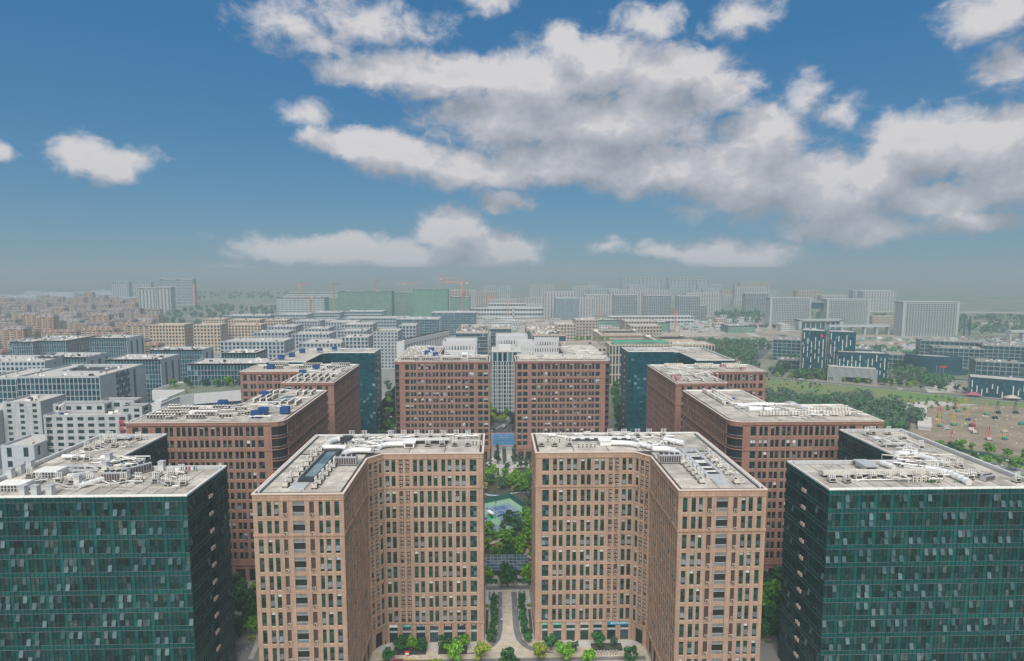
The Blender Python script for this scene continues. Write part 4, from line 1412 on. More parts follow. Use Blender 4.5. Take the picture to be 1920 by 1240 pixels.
duct([(107.6, 239.6, ZR + 1), (110.4, 239.2, ZR + 1)], .9, 'short silver duct beside the fat white one')
duct([(99, 245.5, ZR + 1), (108, 249, ZR + 1), (116, 247.5, ZR + 1)], .8, 'long silver duct across the bend of the right second-row red block')
m = MB([METAL]); m.hexa([(125, 243, ZR + .2), (127.5, 243, ZR + .2), (124, 249.5, ZR + 1.6), (121.5, 249.5, ZR + 1.6), (125, 243, ZR + .5), (127.5, 243, ZR + .5), (124, 249.5, ZR + 2), (121.5, 249.5, ZR + 2)])
tag(m.build('roof_canopy'), 'tilted grey sheet by the rear parapet of the right second-row red block', 'canopy')
m = MB([BLUET]); m.tube([(104, 262, ZR), (104, 262, ZR + 1)], .6, 8)
tag(m.build('blue_barrel'), 'small blue barrel on the right second-row red block', 'barrel')
pipes('pipes and ducts at the bend of the right second-row red block', 98, 124, 240, 252, 44, 42)
pipes('low pipes along the bar of the right second-row red block', 112, 144, 226, 246, 34, 43)
# third row
it = [(ROW6, x, y, H2) for x in (-104, -100.5, -97, -93.5, -90, -86.5) for y in (313, 323)] + [(ROW9, x, y, 0) for x in (-128, -108, -92) for y in (352, 361)] + [(ROW6, x, 340, H2) for x in (-97, -91, -86)]
rows(it, 'row of pale condensers on the left third-row red block', 'condenser rows on the left third-row red block')
it = [(ROW6, x, y, H2) for x in (-104, -97, -90) for y in (308, 320)] + [(ROW9, x, y, 0) for x in (-130, -114, -96) for y in (346, 354)]
rows(it, 'row of pale condensers on the right third-row red block', 'condenser rows on the right third-row red block', True)
gt = 'blue tank on the left third-row red roof, '
for x, y, l in ((-129, 350.5, 'on its rear bar at the left'), (-102.4, 347.6, 'in the middle'), (-104.2, 329, 'on its front wing')):
    put(TANK, x, y, ZR, 0, gt + l, None)
for i, (x, y) in enumerate(((93.2, 308), (94, 312.5), (93.4, 317), (132, 351), (140, 340.5))):
    m = MB([M('pink_sheet', (.36, .19, .19), .7)]); m.box(x - 1.1, x + 1.1, y - 1.3, y + 1.3, ZR, ZR + 1.4); m.box(x - 1.2, x + 1.2, y - 1.4, y + 1.4, ZR + 1.4, ZR + 1.5)
    tag(m.build('pink_cabinet'), ['nearest pink cabinet of three', 'middle pink cabinet of three', 'farthest pink cabinet of three', 'pink cabinet by the back edge', 'pink cabinet by the right edge'][i] + ' on the right third-row red block', 'cabinet')
pipes('pipes at the bend of the left third-row red block', -110, -84, 335, 358, 36, 44)
pipes('pipes at the bend of the right third-row red block', 92, 120, 322, 350, 36, 45)
# end of the walk
it = [(ROW9, x, y, 0) for x in (-54, -41, -28, -12) for y in (381.5, 386)] + [(ROW6, x, 391, 0) for x in (-56, -47, -14)] + [(ROW6, x, y, H2 + .25) for x in (-58, -53.5, -49, -44.5) for y in (404, 416, 428, 439)]
rows(it, 'row of condensers on the red block left of the ball court', 'condenser rows on the red block left of the ball court')
it = [(ROW9, x, y, 0) for x in (-54, -41, -28, -12) for y in (381, 385, 390)] + [(ROW6, x, y, 0) for x in (-57, -48) for y in (400, 410, 420, 430, 440)]
rows(it, 'row of condensers on the red block right of the ball court', 'condenser rows on the red block right of the ball court', True)
gt = 'blue tank on the red roof left of the ball court, '
for x, y, l in ((-39.6, 397.6, 'nearest the front'), (-45.8, 405.5, 'in the middle'), (-44.8, 421.4, 'farthest back')):
    put(TANK, x, y, ZR, 0, gt + l, None)
m = MB([PAPER, DARK]); m.box(-22.5, -18.5, 394, 399, ZR, ZR + 2.6); m.box(-22, -19, 393.95, 394, ZR + .3, ZR + 1.6, 1)
tag(m.build('stair_head'), 'small white stair head on the red block left of the ball court', 'stair head')
pipes('pipes and sheets on the red block left of the ball court', -58, -8, 388, 400, 40, 46)
pipes('pipes and sheets on the red block right of the ball court', 14, 72, 388, 401, 44, 47)
gt = 'blue tank on the left dark blue glass roof, '
for x, y, l in ((-137.6, 393, 'nearest the front'), (-134.6, 404, 'second from the front'), (-134, 424, 'at the bend'), (-122.6, 425.8, 'right of the bend'), (-114, 432.6, 'farthest right')):
    put(TANK, x, y, ZG, 0, gt + l, None)
pipes('pipes and small plant on the left dark blue glass block', -139, -90, 421, 440, 40, 48, z=ZG)
pipes('pipes and small plant on the right dark blue glass block', 98, 146, 421, 440, 34, 49, z=ZG)

for x0, x1, y0, y1, n, sd_, lb in ((-60, -8, 379, 400, 60, 61, 'left of the ball court'), (14, 70, 379, 400, 60, 62, 'right of the ball court'), (48, 70, 402, 445, 40, 63, 'right of the ball court, rear wing'), (-60, -42, 402, 445, 40, 64, 'left of the ball court, rear wing'),
                                   (-136, -86, 230, 254, 50, 65, 'of the left second row'), (-106, -83, 256, 285, 30, 66, 'of the left second row, rear wing'), (-106, -84, 309, 340, 30, 67, 'of the left third row, front wing'), (92, 114, 304, 334, 30, 68, 'of the right third row, front wing')):
    pipes('thin pipes and cable runs over the red roof ' + lb, x0, x1, y0, y1, n, sd_)

# ------------------------------------------------------------------ ground


def sheet(name, poly, z, mat, label=None, th=0.0):
    m = MB([mat])
    k = len(m.v)
    if th:
        m.prism(poly, z - th, z)
    else:
        m.v += [(x, y, z) for x, y in poly]; m.f.append(tuple(range(len(poly)))); m.m.append(0)
    o = m.build(name, kind='structure')
    if label: o['label'] = label
    return o


def rect(x0, x1, y0, y1): return [(x0, y0), (x1, y0), (x1, y1), (x0, y1)]


def ground_mat():
    m, t, b = mat_new('city_ground')
    geo = t.new('ShaderNodeNewGeometry'); P = geo.outputs['Position']
    n1 = t.noise(P, 0.0035, 6, 0.6); n2 = t.noise(P, 0.02, 5, 0.6); n3 = t.noise(P, 0.25, 4, 0.6)
    c = t.ramp(n1, [(0.0, (.060, .110, .055)), (.42, (.075, .125, .060)), (.50, (.16, .15, .10)), (.56, (.24, .22, .19)), (.62, (.09, .13, .07)), (1, (.05, .10, .05))])
    c2 = t.ramp(n2, [(0, (.05, .10, .045)), (.5, (.10, .13, .06)), (.62, (.26, .24, .20)), (1, (.30, .29, .26))])
    c = t.mix(0.45, c, c2)
    c = t.mix(1.0, c, t.maprange(n3, .3, .7, .7, 1.3), 'MULTIPLY')
    t.put(b.inputs['Base Color'], c); b.inputs['Roughness'].default_value = .95
    return m


def scrub_mat():
    m, t, b = mat_new('scrub_field')
    geo = t.new('ShaderNodeNewGeometry'); P = geo.outputs['Position']
    n1 = t.noise(P, 0.022, 6, 0.62, dist=0.6); n3 = t.noise(P, 0.4, 5, 0.65)
    c = t.ramp(n1, [(0, (.05, .12, .030)), (.36, (.085, .175, .040)), (.50, (.12, .19, .050)), (.56, (.17, .16, .085)), (.61, (.09, .16, .05)), (.75, (.05, .09, .04)), (1, (.17, .15, .11))])
    c = t.mix(1.0, c, t.maprange(n3, .3, .7, .55, 1.4), 'MULTIPLY')
    t.put(b.inputs['Base Color'], c); b.inputs['Roughness'].default_value = .95
    return m


def paver_mat(name, c1, c2, size=0.8):
    m, t, b = mat_new(name)
    geo = t.new('ShaderNodeNewGeometry')
    br = t.new('ShaderNodeTexBrick'); br.offset = 0.5
    t.put(br.inputs['Vector'], geo.outputs['Position'])
    br.inputs['Scale'].default_value = 1; br.inputs['Brick Width'].default_value = size * 2; br.inputs['Row Height'].default_value = size
    br.inputs['Mortar Size'].default_value = .03
    br.inputs['Color1'].default_value = (*c1, 1); br.inputs['Color2'].default_value = (*c2, 1)
    br.inputs['Mortar'].default_value = (c1[0] * .6, c1[1] * .6, c1[2] * .6, 1)
    n = t.noise(geo.outputs['Position'], 0.3, 5, 0.65)
    t.put(b.inputs['Base Color'], t.mix(1.0, br.outputs[0], t.maprange(n, .25, .75, .75, 1.15), 'MULTIPLY'))
    b.inputs['Roughness'].default_value = .85
    return m


GRD = ground_mat(); SCRUB = scrub_mat()
PVC = paver_mat('cream_pavers', (.48, .42, .33), (.40, .355, .28)); PVG = paver_mat('grey_pavers', (.13, .13, .135), (.17, .17, .17), .5)
PVL = paver_mat('light_pavers', (.40, .39, .37), (.44, .43, .40), 1.0)

g = MB([GRD]); g.box(-9200, 9200, -300, 9200, -1.2, 0); structure('ground', g)
sheet('campus_paving', rect(-330, 158, 146, 480), .012, M('campus_paving', (.19, .185, .175), .9, .2, .12))
sheet('plaza', rect(-39, 47.2, 146, 187), .03, PVC)
sheet('pavement', rect(-4.1, 12.2, 187, 220), .03, PVL)
# strips of the walk, flaring at its near end
def strip(name, pts, z, mat):
    """pts: (y, x0, x1) rows"""
    m = MB([mat])
    for (y0, a0, b0), (y1, a1, b1) in zip(pts, pts[1:]):
        m.quad((a0, y0, z), (b0, y0, z), (b1, y1, z), (a1, y1, z))
    return m.build(name, kind='structure')


strip('path', [(168, 1.9, 6.4), (184, 2.2, 5.2), (219, 2.3, 5.0)], .045, PVC)
strip('path', [(180.6, -11, -7.5), (182.2, -6, -3.2), (184.6, -2.6, -.8), (188, -.6, 1.1), (194, .2, 1.9), (217.5, .4, 1.95)], .049, PVG)
strip('path', [(180.6, 14.5, 18.5), (182.2, 10.2, 14.0), (184.6, 7.9, 10.2), (188, 6.2, 8.3), (194, 5.4, 7.5), (217.5, 5.3, 7.3)], .049, PVG)
for x0, x1 in ((-3.0, -2.2), (-1.5, -.7), (8.0, 8.9), (9.7, 10.6)):
    strip('path', [(212, x0, x1), (217.8, x0, x1)], .045, PVG)
strip('path', [(176.5, -36, 46), (178.3, -36, 46)], .047, PVG)
strip('path', [(172, -34, -12), (174, -32, -11)], .047, PVG)
sheet('pavement', rect(-38, -5, 183.2, 186.6), .036, PVL); sheet('pavement', rect(13, 46, 183.2, 186.6), .036, PVL)
# bollards across the walk
BOL = MB([METAL, DARK]); BOL.tube([(0, 0, 0), (0, 0, .8)], .22, 8); BOL.tube([(0, 0, .8), (0, 0, .92)], .15, 8, 1)
bme = BOL.mesh('bollard')
for x in (-.2, 1.3, 2.6, 4.6, 6.9):
    tag(inst(bme, 'bollard', (x, 206, .05)), 'grey bollard in the line across the paved walk', 'bollard', 'bollards across the walk')
for i in range(7):
    tag(inst(bme, 'bollard', (-79.8 + i * .75, 183.4 + i * 1.35, .03)), 'bollard beside the path at the left glass block', 'bollard', 'bollards beside the left glass block')

# ------------------------------------------------------------------ trees


def crown_mesh(name, h, r, n, seed, mat, shape='round', leaf=.42, clumps=16):
    """leaf sprays gathered in clumps round a branching trunk (trunk is a part of its own)"""
    rr = random.Random(seed)
    m = MB([mat]); cs = []
    for i in range(clumps):
        a = rr.uniform(0, 6.283); q = rr.random() ** .6
        if shape == 'round':
            zc = rr.uniform(-.75, .85); rad = math.sqrt(max(0, 1 - zc * zc)) * q
            cs.append((r * .86 * rad * math.cos(a) * rr.uniform(.8, 1.15), r * .86 * rad * math.sin(a) * rr.uniform(.8, 1.15), h * .60 + zc * h * .34, r * rr.uniform(.20, .42)))
        elif shape == 'cone':
            t = rr.random(); rad = r * (1 - t) * .85 * q
            cs.append((rad * math.cos(a), rad * math.sin(a), h * (.2 + .75 * t), r * rr.uniform(.22, .42) * (1.1 - .6 * t)))
        else:   # ball hedge
            zc = rr.uniform(-.3, .95); rad = math.sqrt(max(0, 1 - zc * zc)) * q
            cs.append((r * .75 * rad * math.cos(a), r * .75 * rad * math.sin(a), h * .5 + zc * h * .36, r * rr.uniform(.32, .45)))
    for i in range(n):
        cx, cy, cz, cr = cs[i % clumps]
        d = Vector((rr.gauss(0, 1), rr.gauss(0, 1), rr.gauss(0, 1))).normalized()
        q = cr * (.55 + .5 * rr.random())
        p = Vector((cx, cy, cz)) + Vector((d.x * q, d.y * q, d.z * q * .8))
        nrm = (d + Vector((rr.gauss(0, .5), rr.gauss(0, .5), rr.gauss(.3, .5)))).normalized()
        u = nrm.orthogonal().normalized(); w = nrm.cross(u)
        t = rr.uniform(0, 6.28); u, w = u * math.cos(t) + w * math.sin(t), w * math.cos(t) - u * math.sin(t)
        s = leaf * rr.uniform(.6, 1.25)
        m.quad(tuple(p - u * s - w * s * .6), tuple(p + u * s - w * s * .5), tuple(p + u * s * .8 + w * s * .6), tuple(p - u * s * .7 + w * s * .6))
    return m.mesh(name)


def trunk_mesh(h, r):
    m = MB([BARK])
    m.tube([(0, 0, 0), (.06 * r, 0, h * .25), (0, .05 * r, h * .55)], .17 + .012 * h, 7, 0, True, .09)
    for a in (0.3, 2.2, 4.4):
        m.tube([(0, 0, h * .38), (r * .3 * math.cos(a), r * .3 * math.sin(a), h * .58), (r * .55 * math.cos(a), r * .55 * math.sin(a), h * .75)], .09, 5, 0, True, .03)
    return m.mesh('trunk')


TREES = {}
for nm, h, r, n, mt, shp, lf, cl in (('fresh', 7, 3.0, 1100, 0, 'round', .36, 20), ('deep', 7.5, 3.1, 1100, 1, 'round', .38, 20), ('yellow', 6.5, 2.9, 950, 2, 'round', .34, 18),
                                     ('cone', 11, 2.3, 900, 3, 'cone', .38, 22), ('grey', 9, 3.4, 800, 3, 'round', .45, 18), ('big', 10, 4.6, 1300, 1, 'round', .5, 26), ('bigfresh', 9, 4.4, 1300, 0, 'round', .48, 26)):
    for v in range(2):
        TREES[(nm, v)] = (crown_mesh('crown', h, r, n, hash((nm == 'fresh', h, v)) % 999 + v * 7, LEAF[mt], shp, lf, cl), trunk_mesh(h, r))
HEDGE = [crown_mesh('hedge_ball', 3.0, 1.7, 800, 5 + i, LEAF[1], 'ball', .22, 14) for i in range(2)]
SHRUB = [crown_mesh('shrub', 2.0, 1.6, 320, 15 + i, LEAF[i * 2], 'ball', .26, 10) for i in range(2)]


def tree(x, y, kind, label, s=1.0, group=None, z=0.02, cat='tree'):
    cm, tm = TREES[(kind, R.randrange(2))]
    t = thing('tree', label, cat, (x, y, z), R.uniform(0, 6.28), group)
    t.scale = (s * R.uniform(.92, 1.08), s * R.uniform(.92, 1.08), s * R.uniform(.9, 1.1))
    inst(cm, 'crown', (0, 0, 0), 0, t); inst(tm, 'trunk', (0, 0, 0), 0, t)
    return t


def planter(x0, x1, y0, y1, label, h=.55):
    t = thing('planter', label, 'planter', ((x0 + x1) / 2, (y0 + y1) / 2, .03))
    m = MB([BLACKM]); w = .25
    for r_ in ((x0, x1, y0, y0 + w), (x0, x1, y1 - w, y1), (x0, x0 + w, y0 + w, y1 - w), (x1 - w, x1, y0 + w, y1 - w)): m.box(*r_, .03, h)
    m.build('rim', t); m = MB([SOIL]); m.box(x0 + w, x1 - w, y0 + w, y1 - w, .03, h - .12); m.build('soil', t)


planter(-32.4, -22.2, 180.8, 184.2, 'black planter with three trees before the left tan block')
planter(-18.4, -9.4, 180.8, 184.2, 'black planter with trees before the coloured shop signs')
planter(30.0, 39.6, 181.2, 184.4, 'black planter with trees below the long blue shop sign')
for x, y, k, s, l in ((-30.2, 182.4, 'deep', .72, 'dark green tree at the left end of the left planter'), (-26.9, 182.4, 'fresh', .74, 'middle tree in the left planter'), (-23.6, 182.2, 'deep', .62, 'small dark tree at the right end of the left planter'),
                      (-16.6, 182.5, 'deep', .72, 'dark tree at the left end of the second planter'), (-13.2, 182.5, 'deep', .62, 'middle tree in the second planter'), (-10.2, 182.8, 'fresh', .72, 'tree at the right end of the second planter'),
                      (-33.2, 177.6, 'deep', .66, 'round dark tree alone at the plaza corner left'), (-13.0, 177.0, 'bigfresh', .72, 'large light green tree before the second planter'),
                      (-5.0, 176.8, 'yellow', .98, 'yellowish thin-leaved tree left of the walk mouth'), (3.8, 172.6, 'deep', .98, 'dark tree top at the bottom in the middle of the walk'),
                      (12.8, 176.6, 'yellow', .95, 'yellow-green tree right of the walk mouth'), (20.6, 176.8, 'bigfresh', .76, 'large yellow-green tree before the shops on the right'),
                      (27.4, 173.2, 'fresh', .9, 'bright green low tree at the bottom right of the walk'), (17.0, 182.0, 'deep', .7, 'dark tree behind the large one on the right'), (24.2, 180.6, 'grey', .5, 'grey-green bush beside the large tree on the right'),
                      (32.4, 182.8, 'deep', .72, 'dark tree in the planter below the blue sign'), (37.2, 182.8, 'grey', .46, 'small grey-green tree at the planter right end'), (40.2, 173.8, 'deep', .78, 'round dark tree at the plaza corner right'),
                      (-18.5, 171.8, 'yellow', .8, 'bright yellow-green tree top at the bottom left')):
    tree(x, y, k, l, s)
for i, y in enumerate((210.3, 206.8, 203.2, 200, 196.6, 193, 189.4, 186.2)):
    for sd in (0, 1):
        x = (-.9, 8.9)[sd] + (-1.0, 1.0)[sd] * (0, 0, 0, 0, 0, .2, .5, 1.0)[i]
        o = inst(HEDGE[i % 2], 'hedge_ball', (x, y, .03), R.uniform(0, 6), None, (.85 + .02 * i, .9 + .02 * i, 1.1))
        tag(o, 'clipped dark bush in the row along the %s side of the walk' % ('left', 'right')[sd], 'bush', 'clipped bushes on the %s of the walk' % ('left', 'right')[sd])
for sd in (0, 1):
    x = (-3.4, 11.4)[sd]
    o = inst(SHRUB[1], 'hedge', (x, 207, .03), 0, None, (.7, .35, .6)); tag(o, 'low yellow hedge at the %s edge of the walk' % ('left', 'right')[sd], 'hedge')
    t = thing('planter', 'narrow stone planter between the walk and the %s tan block' % ('left', 'right')[sd], 'planter', (x, 194, .03))
    m = MB([CONC]); m.box(x - .7, x + .7, 190, 205, .03, .5); m.build('rim', t); m = MB([SOIL]); m.box(x - .5, x + .5, 190.2, 204.8, .5, .52); m.build('soil', t)

# small things on the plaza


def person_mesh(c1, c2, pose=0.0):
    """one continuous body: torso, neck, head, arms and legs grown along a skeleton"""
    vs = [(0, 0, .95), (0, 0, 1.2), (0, 0, 1.42), (0, 0, 1.52), (0, 0, 1.64), (0, 0, 1.74), (.17, 0, 1.40), (.24, .02, 1.12), (.25, -.08 - pose * .2, .88), (-.17, 0, 1.40), (-.24, .02, 1.12), (-.25, -.08, .88),
          (.09, 0, .88), (.10, -.05 - pose * .25, .48), (.10, 0 - pose * .2, .05), (.10, -.14 - pose * .2, .03), (-.09, 0, .88), (-.10, -.02 + pose * .2, .48), (-.10, .05 + pose * .4, .05), (-.10, -.08 + pose * .4, .03)]
    es = [(0, 1), (1, 2), (2, 3), (3, 4), (4, 5), (2, 6), (6, 7), (7, 8), (2, 9), (9, 10), (10, 11), (0, 12), (12, 13), (13, 14), (14, 15), (0, 16), (16, 17), (17, 18), (18, 19)]
    rs = [.15, .15, .13, .055, .10, .07, .06, .045, .035, .06, .045, .035, .10, .07, .05, .04, .10, .07, .05, .04]
    me = bpy.data.meshes.new('person'); me.from_pydata(vs, es, [])
    ob = bpy.data.objects.new('tmp', me); col.objects.link(ob)
    sk = ob.modifiers.new('s', 'SKIN')
    for v, r_ in zip(me.skin_vertices[0].data, rs): v.radius = (r_, r_ * .8)
    me.skin_vertices[0].data[0].use_root = True
    ob.modifiers.new('d', 'SUBSURF').levels = 1
    dg = bpy.context.evaluated_depsgraph_get()
    out = bpy.data.meshes.new_from_object(ob.evaluated_get(dg)); bpy.data.objects.remove(ob)
    out.materials.clear()
    for c in (c1, c2, M('skin', (.45, .28, .20), .6), M('dark_hair', (.02, .015, .012), .6)): out.materials.append(c)
    for p in out.polygons:
        z = p.center.z; x = abs(p.center.x)
        p.material_index = 3 if z > 1.68 or (z > 1.58 and p.center.y > .03 and x < .12) else 2 if (z > 1.47 or (x > .2 and z < 1.0)) else 0 if z > .9 else 1
    return out


PM = [person_mesh(PAPER, NAVY, .5), person_mesh(NAVY, DARK, .2), person_mesh(REDP, NAVY, -.4), person_mesh(M('grey_shirt', (.3, .3, .32)), LOUV, .6)]


def person(x, y, k, label, group=None, rot=None, z=.05):
    return tag(inst(PM[k], 'person', (x, y, z), R.uniform(0, 6.3) if rot is None else rot), label, 'person', group)


person(1.6, 197.6, 0, 'person in white top and dark trousers walking on the paved walk', rot=.2)
person(-35.6, 186.2, 1, 'person in dark clothes by the inner corner of the left tan block')
person(16.2, 186.2, 0, 'person in white top under the second green shop sign')
person(41, 181.4, 1, 'person in dark clothes right of the planter under the blue sign')
m = MB([YELP]); m.box(-29.0, -23.4, 178.6, 178.9, .05, .35)
st = m.build('letter_sculpture'); tag(st, 'low letter sculpture in white on a yellow base before the left planter', 'sculpture')
letters('FunCity', PAPER, ((-29, 178.7), (1, 0)), 2.8, .12, .85, 1.5, st)
m = MB([REDP, PAPER]); m.box(-28.6, -27.2, 180.0, 180.5, .03, 1.5); m.box(-28.4, -27.4, 179.98, 180, .6, 1.2, 1)
tag(m.build('notice_board'), 'small red notice board at the left planter', 'notice board')
m = MB([SIGNM]); m.box(-31.2, -28.4, 174.0, 175.4, 2.2, 2.35)
for x in (-31.0, -28.7): m.box(x, x + .15, 174.4, 174.6, 0.03, 2.2)
tag(m.build('awning'), 'dark red awning at the bottom left of the plaza', 'awning')


def mk_scooter():
    t = thing('scooter', 'scooter', 'scooter')
    m = MB([PAPER, DARK]); m.hexa([(-.5, -.16, .35), (.5, -.16, .35), (.5, .16, .35), (-.5, .16, .35), (-.6, -.14, .75), (.15, -.12, .7), (.15, .12, .7), (-.6, .14, .75)]); m.box(-.55, .1, -.13, .13, .75, .86, 1)
    m.hexa([(.42, -.16, .3), (.56, -.16, .3), (.56, .16, .3), (.42, .16, .3), (.3, -.12, 1.0), (.42, -.12, 1.0), (.42, .12, 1.0), (.3, .12, 1.0)]); m.build('body', t)
    m = MB([METAL]); m.tube([(.34, -.3, 1.05), (.36, 0, 1.02), (.34, .3, 1.05)], .025, 5); m.build('handlebar', t)
    for x in (-.55, .62):
        m = MB([DARK]); m.tube([(x, -.05, .25), (x, .05, .25)], .25, 12); m.build('wheel', t)
    return t


SC = mk_scooter()
for i in range(8):
    x = 30.6 + i * .95 + R.uniform(-.1, .1)
    put(SC, x, 179.6 + R.uniform(-.2, .2), .05, 1.35 + R.uniform(-.2, .2), 'parked scooter in the row before the planter under the blue sign', 'scooters parked before the planter')


def mk_car(name, c):
    t = thing(name, 'car', 'car')
    m = MB([c]);
    prof = [(-2.2, .35), (2.2, .35), (2.25, .75), (1.35, .95), (-2.1, 1.0), (-2.25, .8)]
    k = len(m.v)
    for yy in (-.88, .88): m.v += [(x, yy, z) for x, z in prof]
    n = len(prof)
    m.f.append(tuple(range(n))); m.m.append(0); m.f.append(tuple(n + i for i in reversed(range(n)))); m.m.append(0)
    for i in range(n): m.f.append((i, n + i, n + (i + 1) % n, (i + 1) % n)); m.m.append(0)
    m.hexa([(-1.35, -.68, 1.40), (.35, -.68, 1.40), (.35, .68, 1.40), (-1.35, .68, 1.40), (-1.3, -.66, 1.46), (.3, -.66, 1.46), (.3, .66, 1.46), (-1.3, .66, 1.46)])
    m.build('body', t)
    m = MB([WGD]); m.hexa([(-1.95, -.8, .98), (1.15, -.8, .94), (1.15, .8, .94), (-1.95, .8, .98), (-1.4, -.67, 1.42), (.4, -.67, 1.42), (.4, .67, 1.42), (-1.4, .67, 1.42)]); m.build('window', t)
    for x in (-1.4, 1.4):
        for y in (-.82, .82):
            m = MB([DARK]); m.tube([(x, y - .1, .34), (x, y + .1, .34)], .34, 12); m.build('wheel', t)
    return t


CW, CK = mk_car('parked_car', PAPER), mk_car('parked_car', M('car_dark', (.03, .035, .04), .3))
put(CW, -97.5, 222.6, .03, .1, 'white car parked below the left second-row red block', None)
put(CK, 105.6, 209.8, .03, .2, 'dark car parked below the right second-row red block', None)

# --- steps, glass canopy and planters at the end of the walk
sheet('pavement', rect(-4.1, 12.2, 219, 221.4), .05, PVG)
for x0, x1 in ((-3.9, .2), (1.8, 6.3), (7.9, 12)):
    t = thing('planter', {-3.9: 'left', 1.8: 'middle', 7.9: 'right'}[x0] + ' stone planter at the foot of the glass canopy', 'planter', ((x0 + x1) / 2, 224.6, 0))
    m = MB([CONC]); m.box(x0, x1, 222, 227.4, .03, 1.3); m.build('rim', t)
    m = MB([LEAF[1]]); rr = random.Random(int(x0 * 7))
    for q in range(260):
        px, py, pz = rr.uniform(x0, x1), rr.uniform(221.7, 223.6), rr.uniform(.9, 1.9); a = rr.uniform(0, 6.3); s_ = .22
        m.quad((px - s_, py, pz - s_), (px + s_, py + .1, pz - s_), (px + s_, py, pz + s_), (px - s_, py + .1, pz + s_))
    m.build('hedge', t)
for x in (.9, 7.1):
    m = MB([PVC])
    for i in range(6): m.box(x - .65, x + .65, 221.6 + i * .9, 222.5 + i * .9, .03, .25 + i * .2)
    tag(m.build('steps'), 'light stone steps %s of the middle tree' % ('left' if x < 4 else 'right'), 'steps')
t = thing('glass_canopy', 'flat glass canopy with white frame before the garden', 'canopy', (4.2, 235, 0))
for i in range(11):
    for j in range(5):
        m_ = 'pane'
        if (i, j) == (0, 0):
            pm = MB([SASHB]); pm.box(-.72, .72, -1.15, 1.15, 0, .05); PANE = pm.mesh('pane')
        inst(PANE, 'pane', Vector((-3.4 + i * 1.52, 229.6 + j * 2.5, 3.0)) - t.location, 0, t)
m = MB([METAL])
for i in range(12): m.box(-4.2 + i * 1.52, -4.13 + i * 1.52, 228.3, 241, 2.9, 3.1)
for j in range(6): m.box(-4.2, 12.6, 228.3 + j * 2.5, 228.4 + j * 2.5, 2.92, 3.12)
m.build('frame', t)
m = MB([BLACKM]); m.box(-4.2, 12.6, 228.0, 228.3, .03, 2.9); m.build('wall', t)

# --- garden behind
sheet('garden', rect(-30, 40, 241.5, 400), .03, SOIL, 'planted beds between the paths')
sheet('lawn', rect(-30, 40, 258, 286), .045, GRASS)
def ribbon(name, pts, w, z, mat, label=None):
    m = MB([mat])
    P_ = [Vector((a, b)) for a, b in pts]
    L, Rr = [], []
    for i, p in enumerate(P_):
        d = (P_[min(i + 1, len(P_) - 1)] - P_[max(i - 1, 0)]).normalized(); n = Vector((-d.y, d.x)) * w / 2
        L.append(p + n); Rr.append(p - n)
    for i in range(len(P_) - 1):
        m.quad((*Rr[i], z), (*Rr[i + 1], z), (*L[i + 1], z), (*L[i], z))
    o = m.build(name, kind='structure')
    if label: o['label'] = label
    return o


ribbon('path', [(-14, 254), (-8, 257.5), (-3, 258), (2, 262), (7, 263.4), (13, 259.8), (22, 258)], 2.2, .06, PAVEC)
ribbon('path', [(-6, 243), (-2, 246), (0, 251), (-1, 256)], 2.0, .064, M('terracotta_paving', (.34, .20, .14)))
ribbon('path', [(16, 242), (12, 247), (13.5, 252), (18, 256)], 1.6, .068, PAVEC)
ribbon('path', [(-24, 330), (-12, 321), (-4, 315.5), (3, 314.5), (8, 318), (14, 319.6), (22, 318), (34, 319)], 1.4, .06, M('pale_blue_path', (.36, .44, .52)))
# tennis court, turned about 27 degrees
ca = Vector((-.890, -.456)); cb_ = Vector((.456, -.890)); c0 = Vector((5.4, 302.5))


def cpt(u, v): return tuple(c0 + ca * u + cb_ * v)


def cquad(m, u0, u1, v0, v1, z, mi=0):
    m.quad((*cpt(u0, v0), z), (*cpt(u0, v1), z), (*cpt(u1, v1), z), (*cpt(u1, v0), z), mi)


t = thing('tennis_court', 'sage green tennis court with blue playing areas between the tan blocks', 'tennis court', (*c0, 0))
m = MB([COURTG]); cquad(m, -5, 34, -6.5, 27, .075); m.build('apron', t)
for off in (0, 17.5):
    m = MB([COURTB]); cquad(m, off - .9, off + 11.9, -.8, 24.6, .08); m.build('court_surface', t)
    m = MB([LINEW]); w = .16
    for u in (0, 1.37, 9.6, 10.97): cquad(m, off + u - w / 2, off + u + w / 2, 0, 23.77, .085)
    for v in (0, 5.48, 18.28, 23.77): cquad(m, off, off + 10.97, v - w / 2, v + w / 2, .089)
    cquad(m, off + 5.4, off + 5.56, 5.48, 18.28, .093); m.build('court_lines', t)
    m = MB([GREENP, WMETAL]); a, b = cpt(off - .5, 11.9), cpt(off + 11.5, 11.9)
    m.hexa([(a[0], a[1], .1), (b[0], b[1], .1), (b[0] + .03, b[1] + .05, .1), (a[0] + .03, a[1] + .05, .1), (a[0], a[1], .95), (b[0], b[1], .95), (b[0] + .03, b[1] + .05, .95), (a[0] + .03, a[1] + .05, .95)], 0)
    m.build('net', t)
FEN = M('green_fence_mesh', (.012, .085, .07), .8, .15)
t = thing('tennis_fence', 'dark green fence round the tennis court', 'fence', (*c0, 0))
cor = [cpt(-5, 27), cpt(-5, -6.5), cpt(34, -6.5)]
for a, b in zip(cor, cor[1:]):
    n = 12 if a == cor[0] else 13
    for i in range(n):
        p, q = Vector(a).lerp(Vector(b), i / n), Vector(a).lerp(Vector(b), (i + 1) / n)
        m = MB([FEN]); F_ = ((p.x, p.y), tuple((q - p).normalized())); m.fbox(F_, .06, (q - p).length - .06, -.02, .02, .15, 2.9); m.build('mesh_panel', t)
        m = MB([GREENP]); m.tube([(p.x, p.y, 0), (p.x, p.y, 3.6)], .05, 6); m.build('post', t)
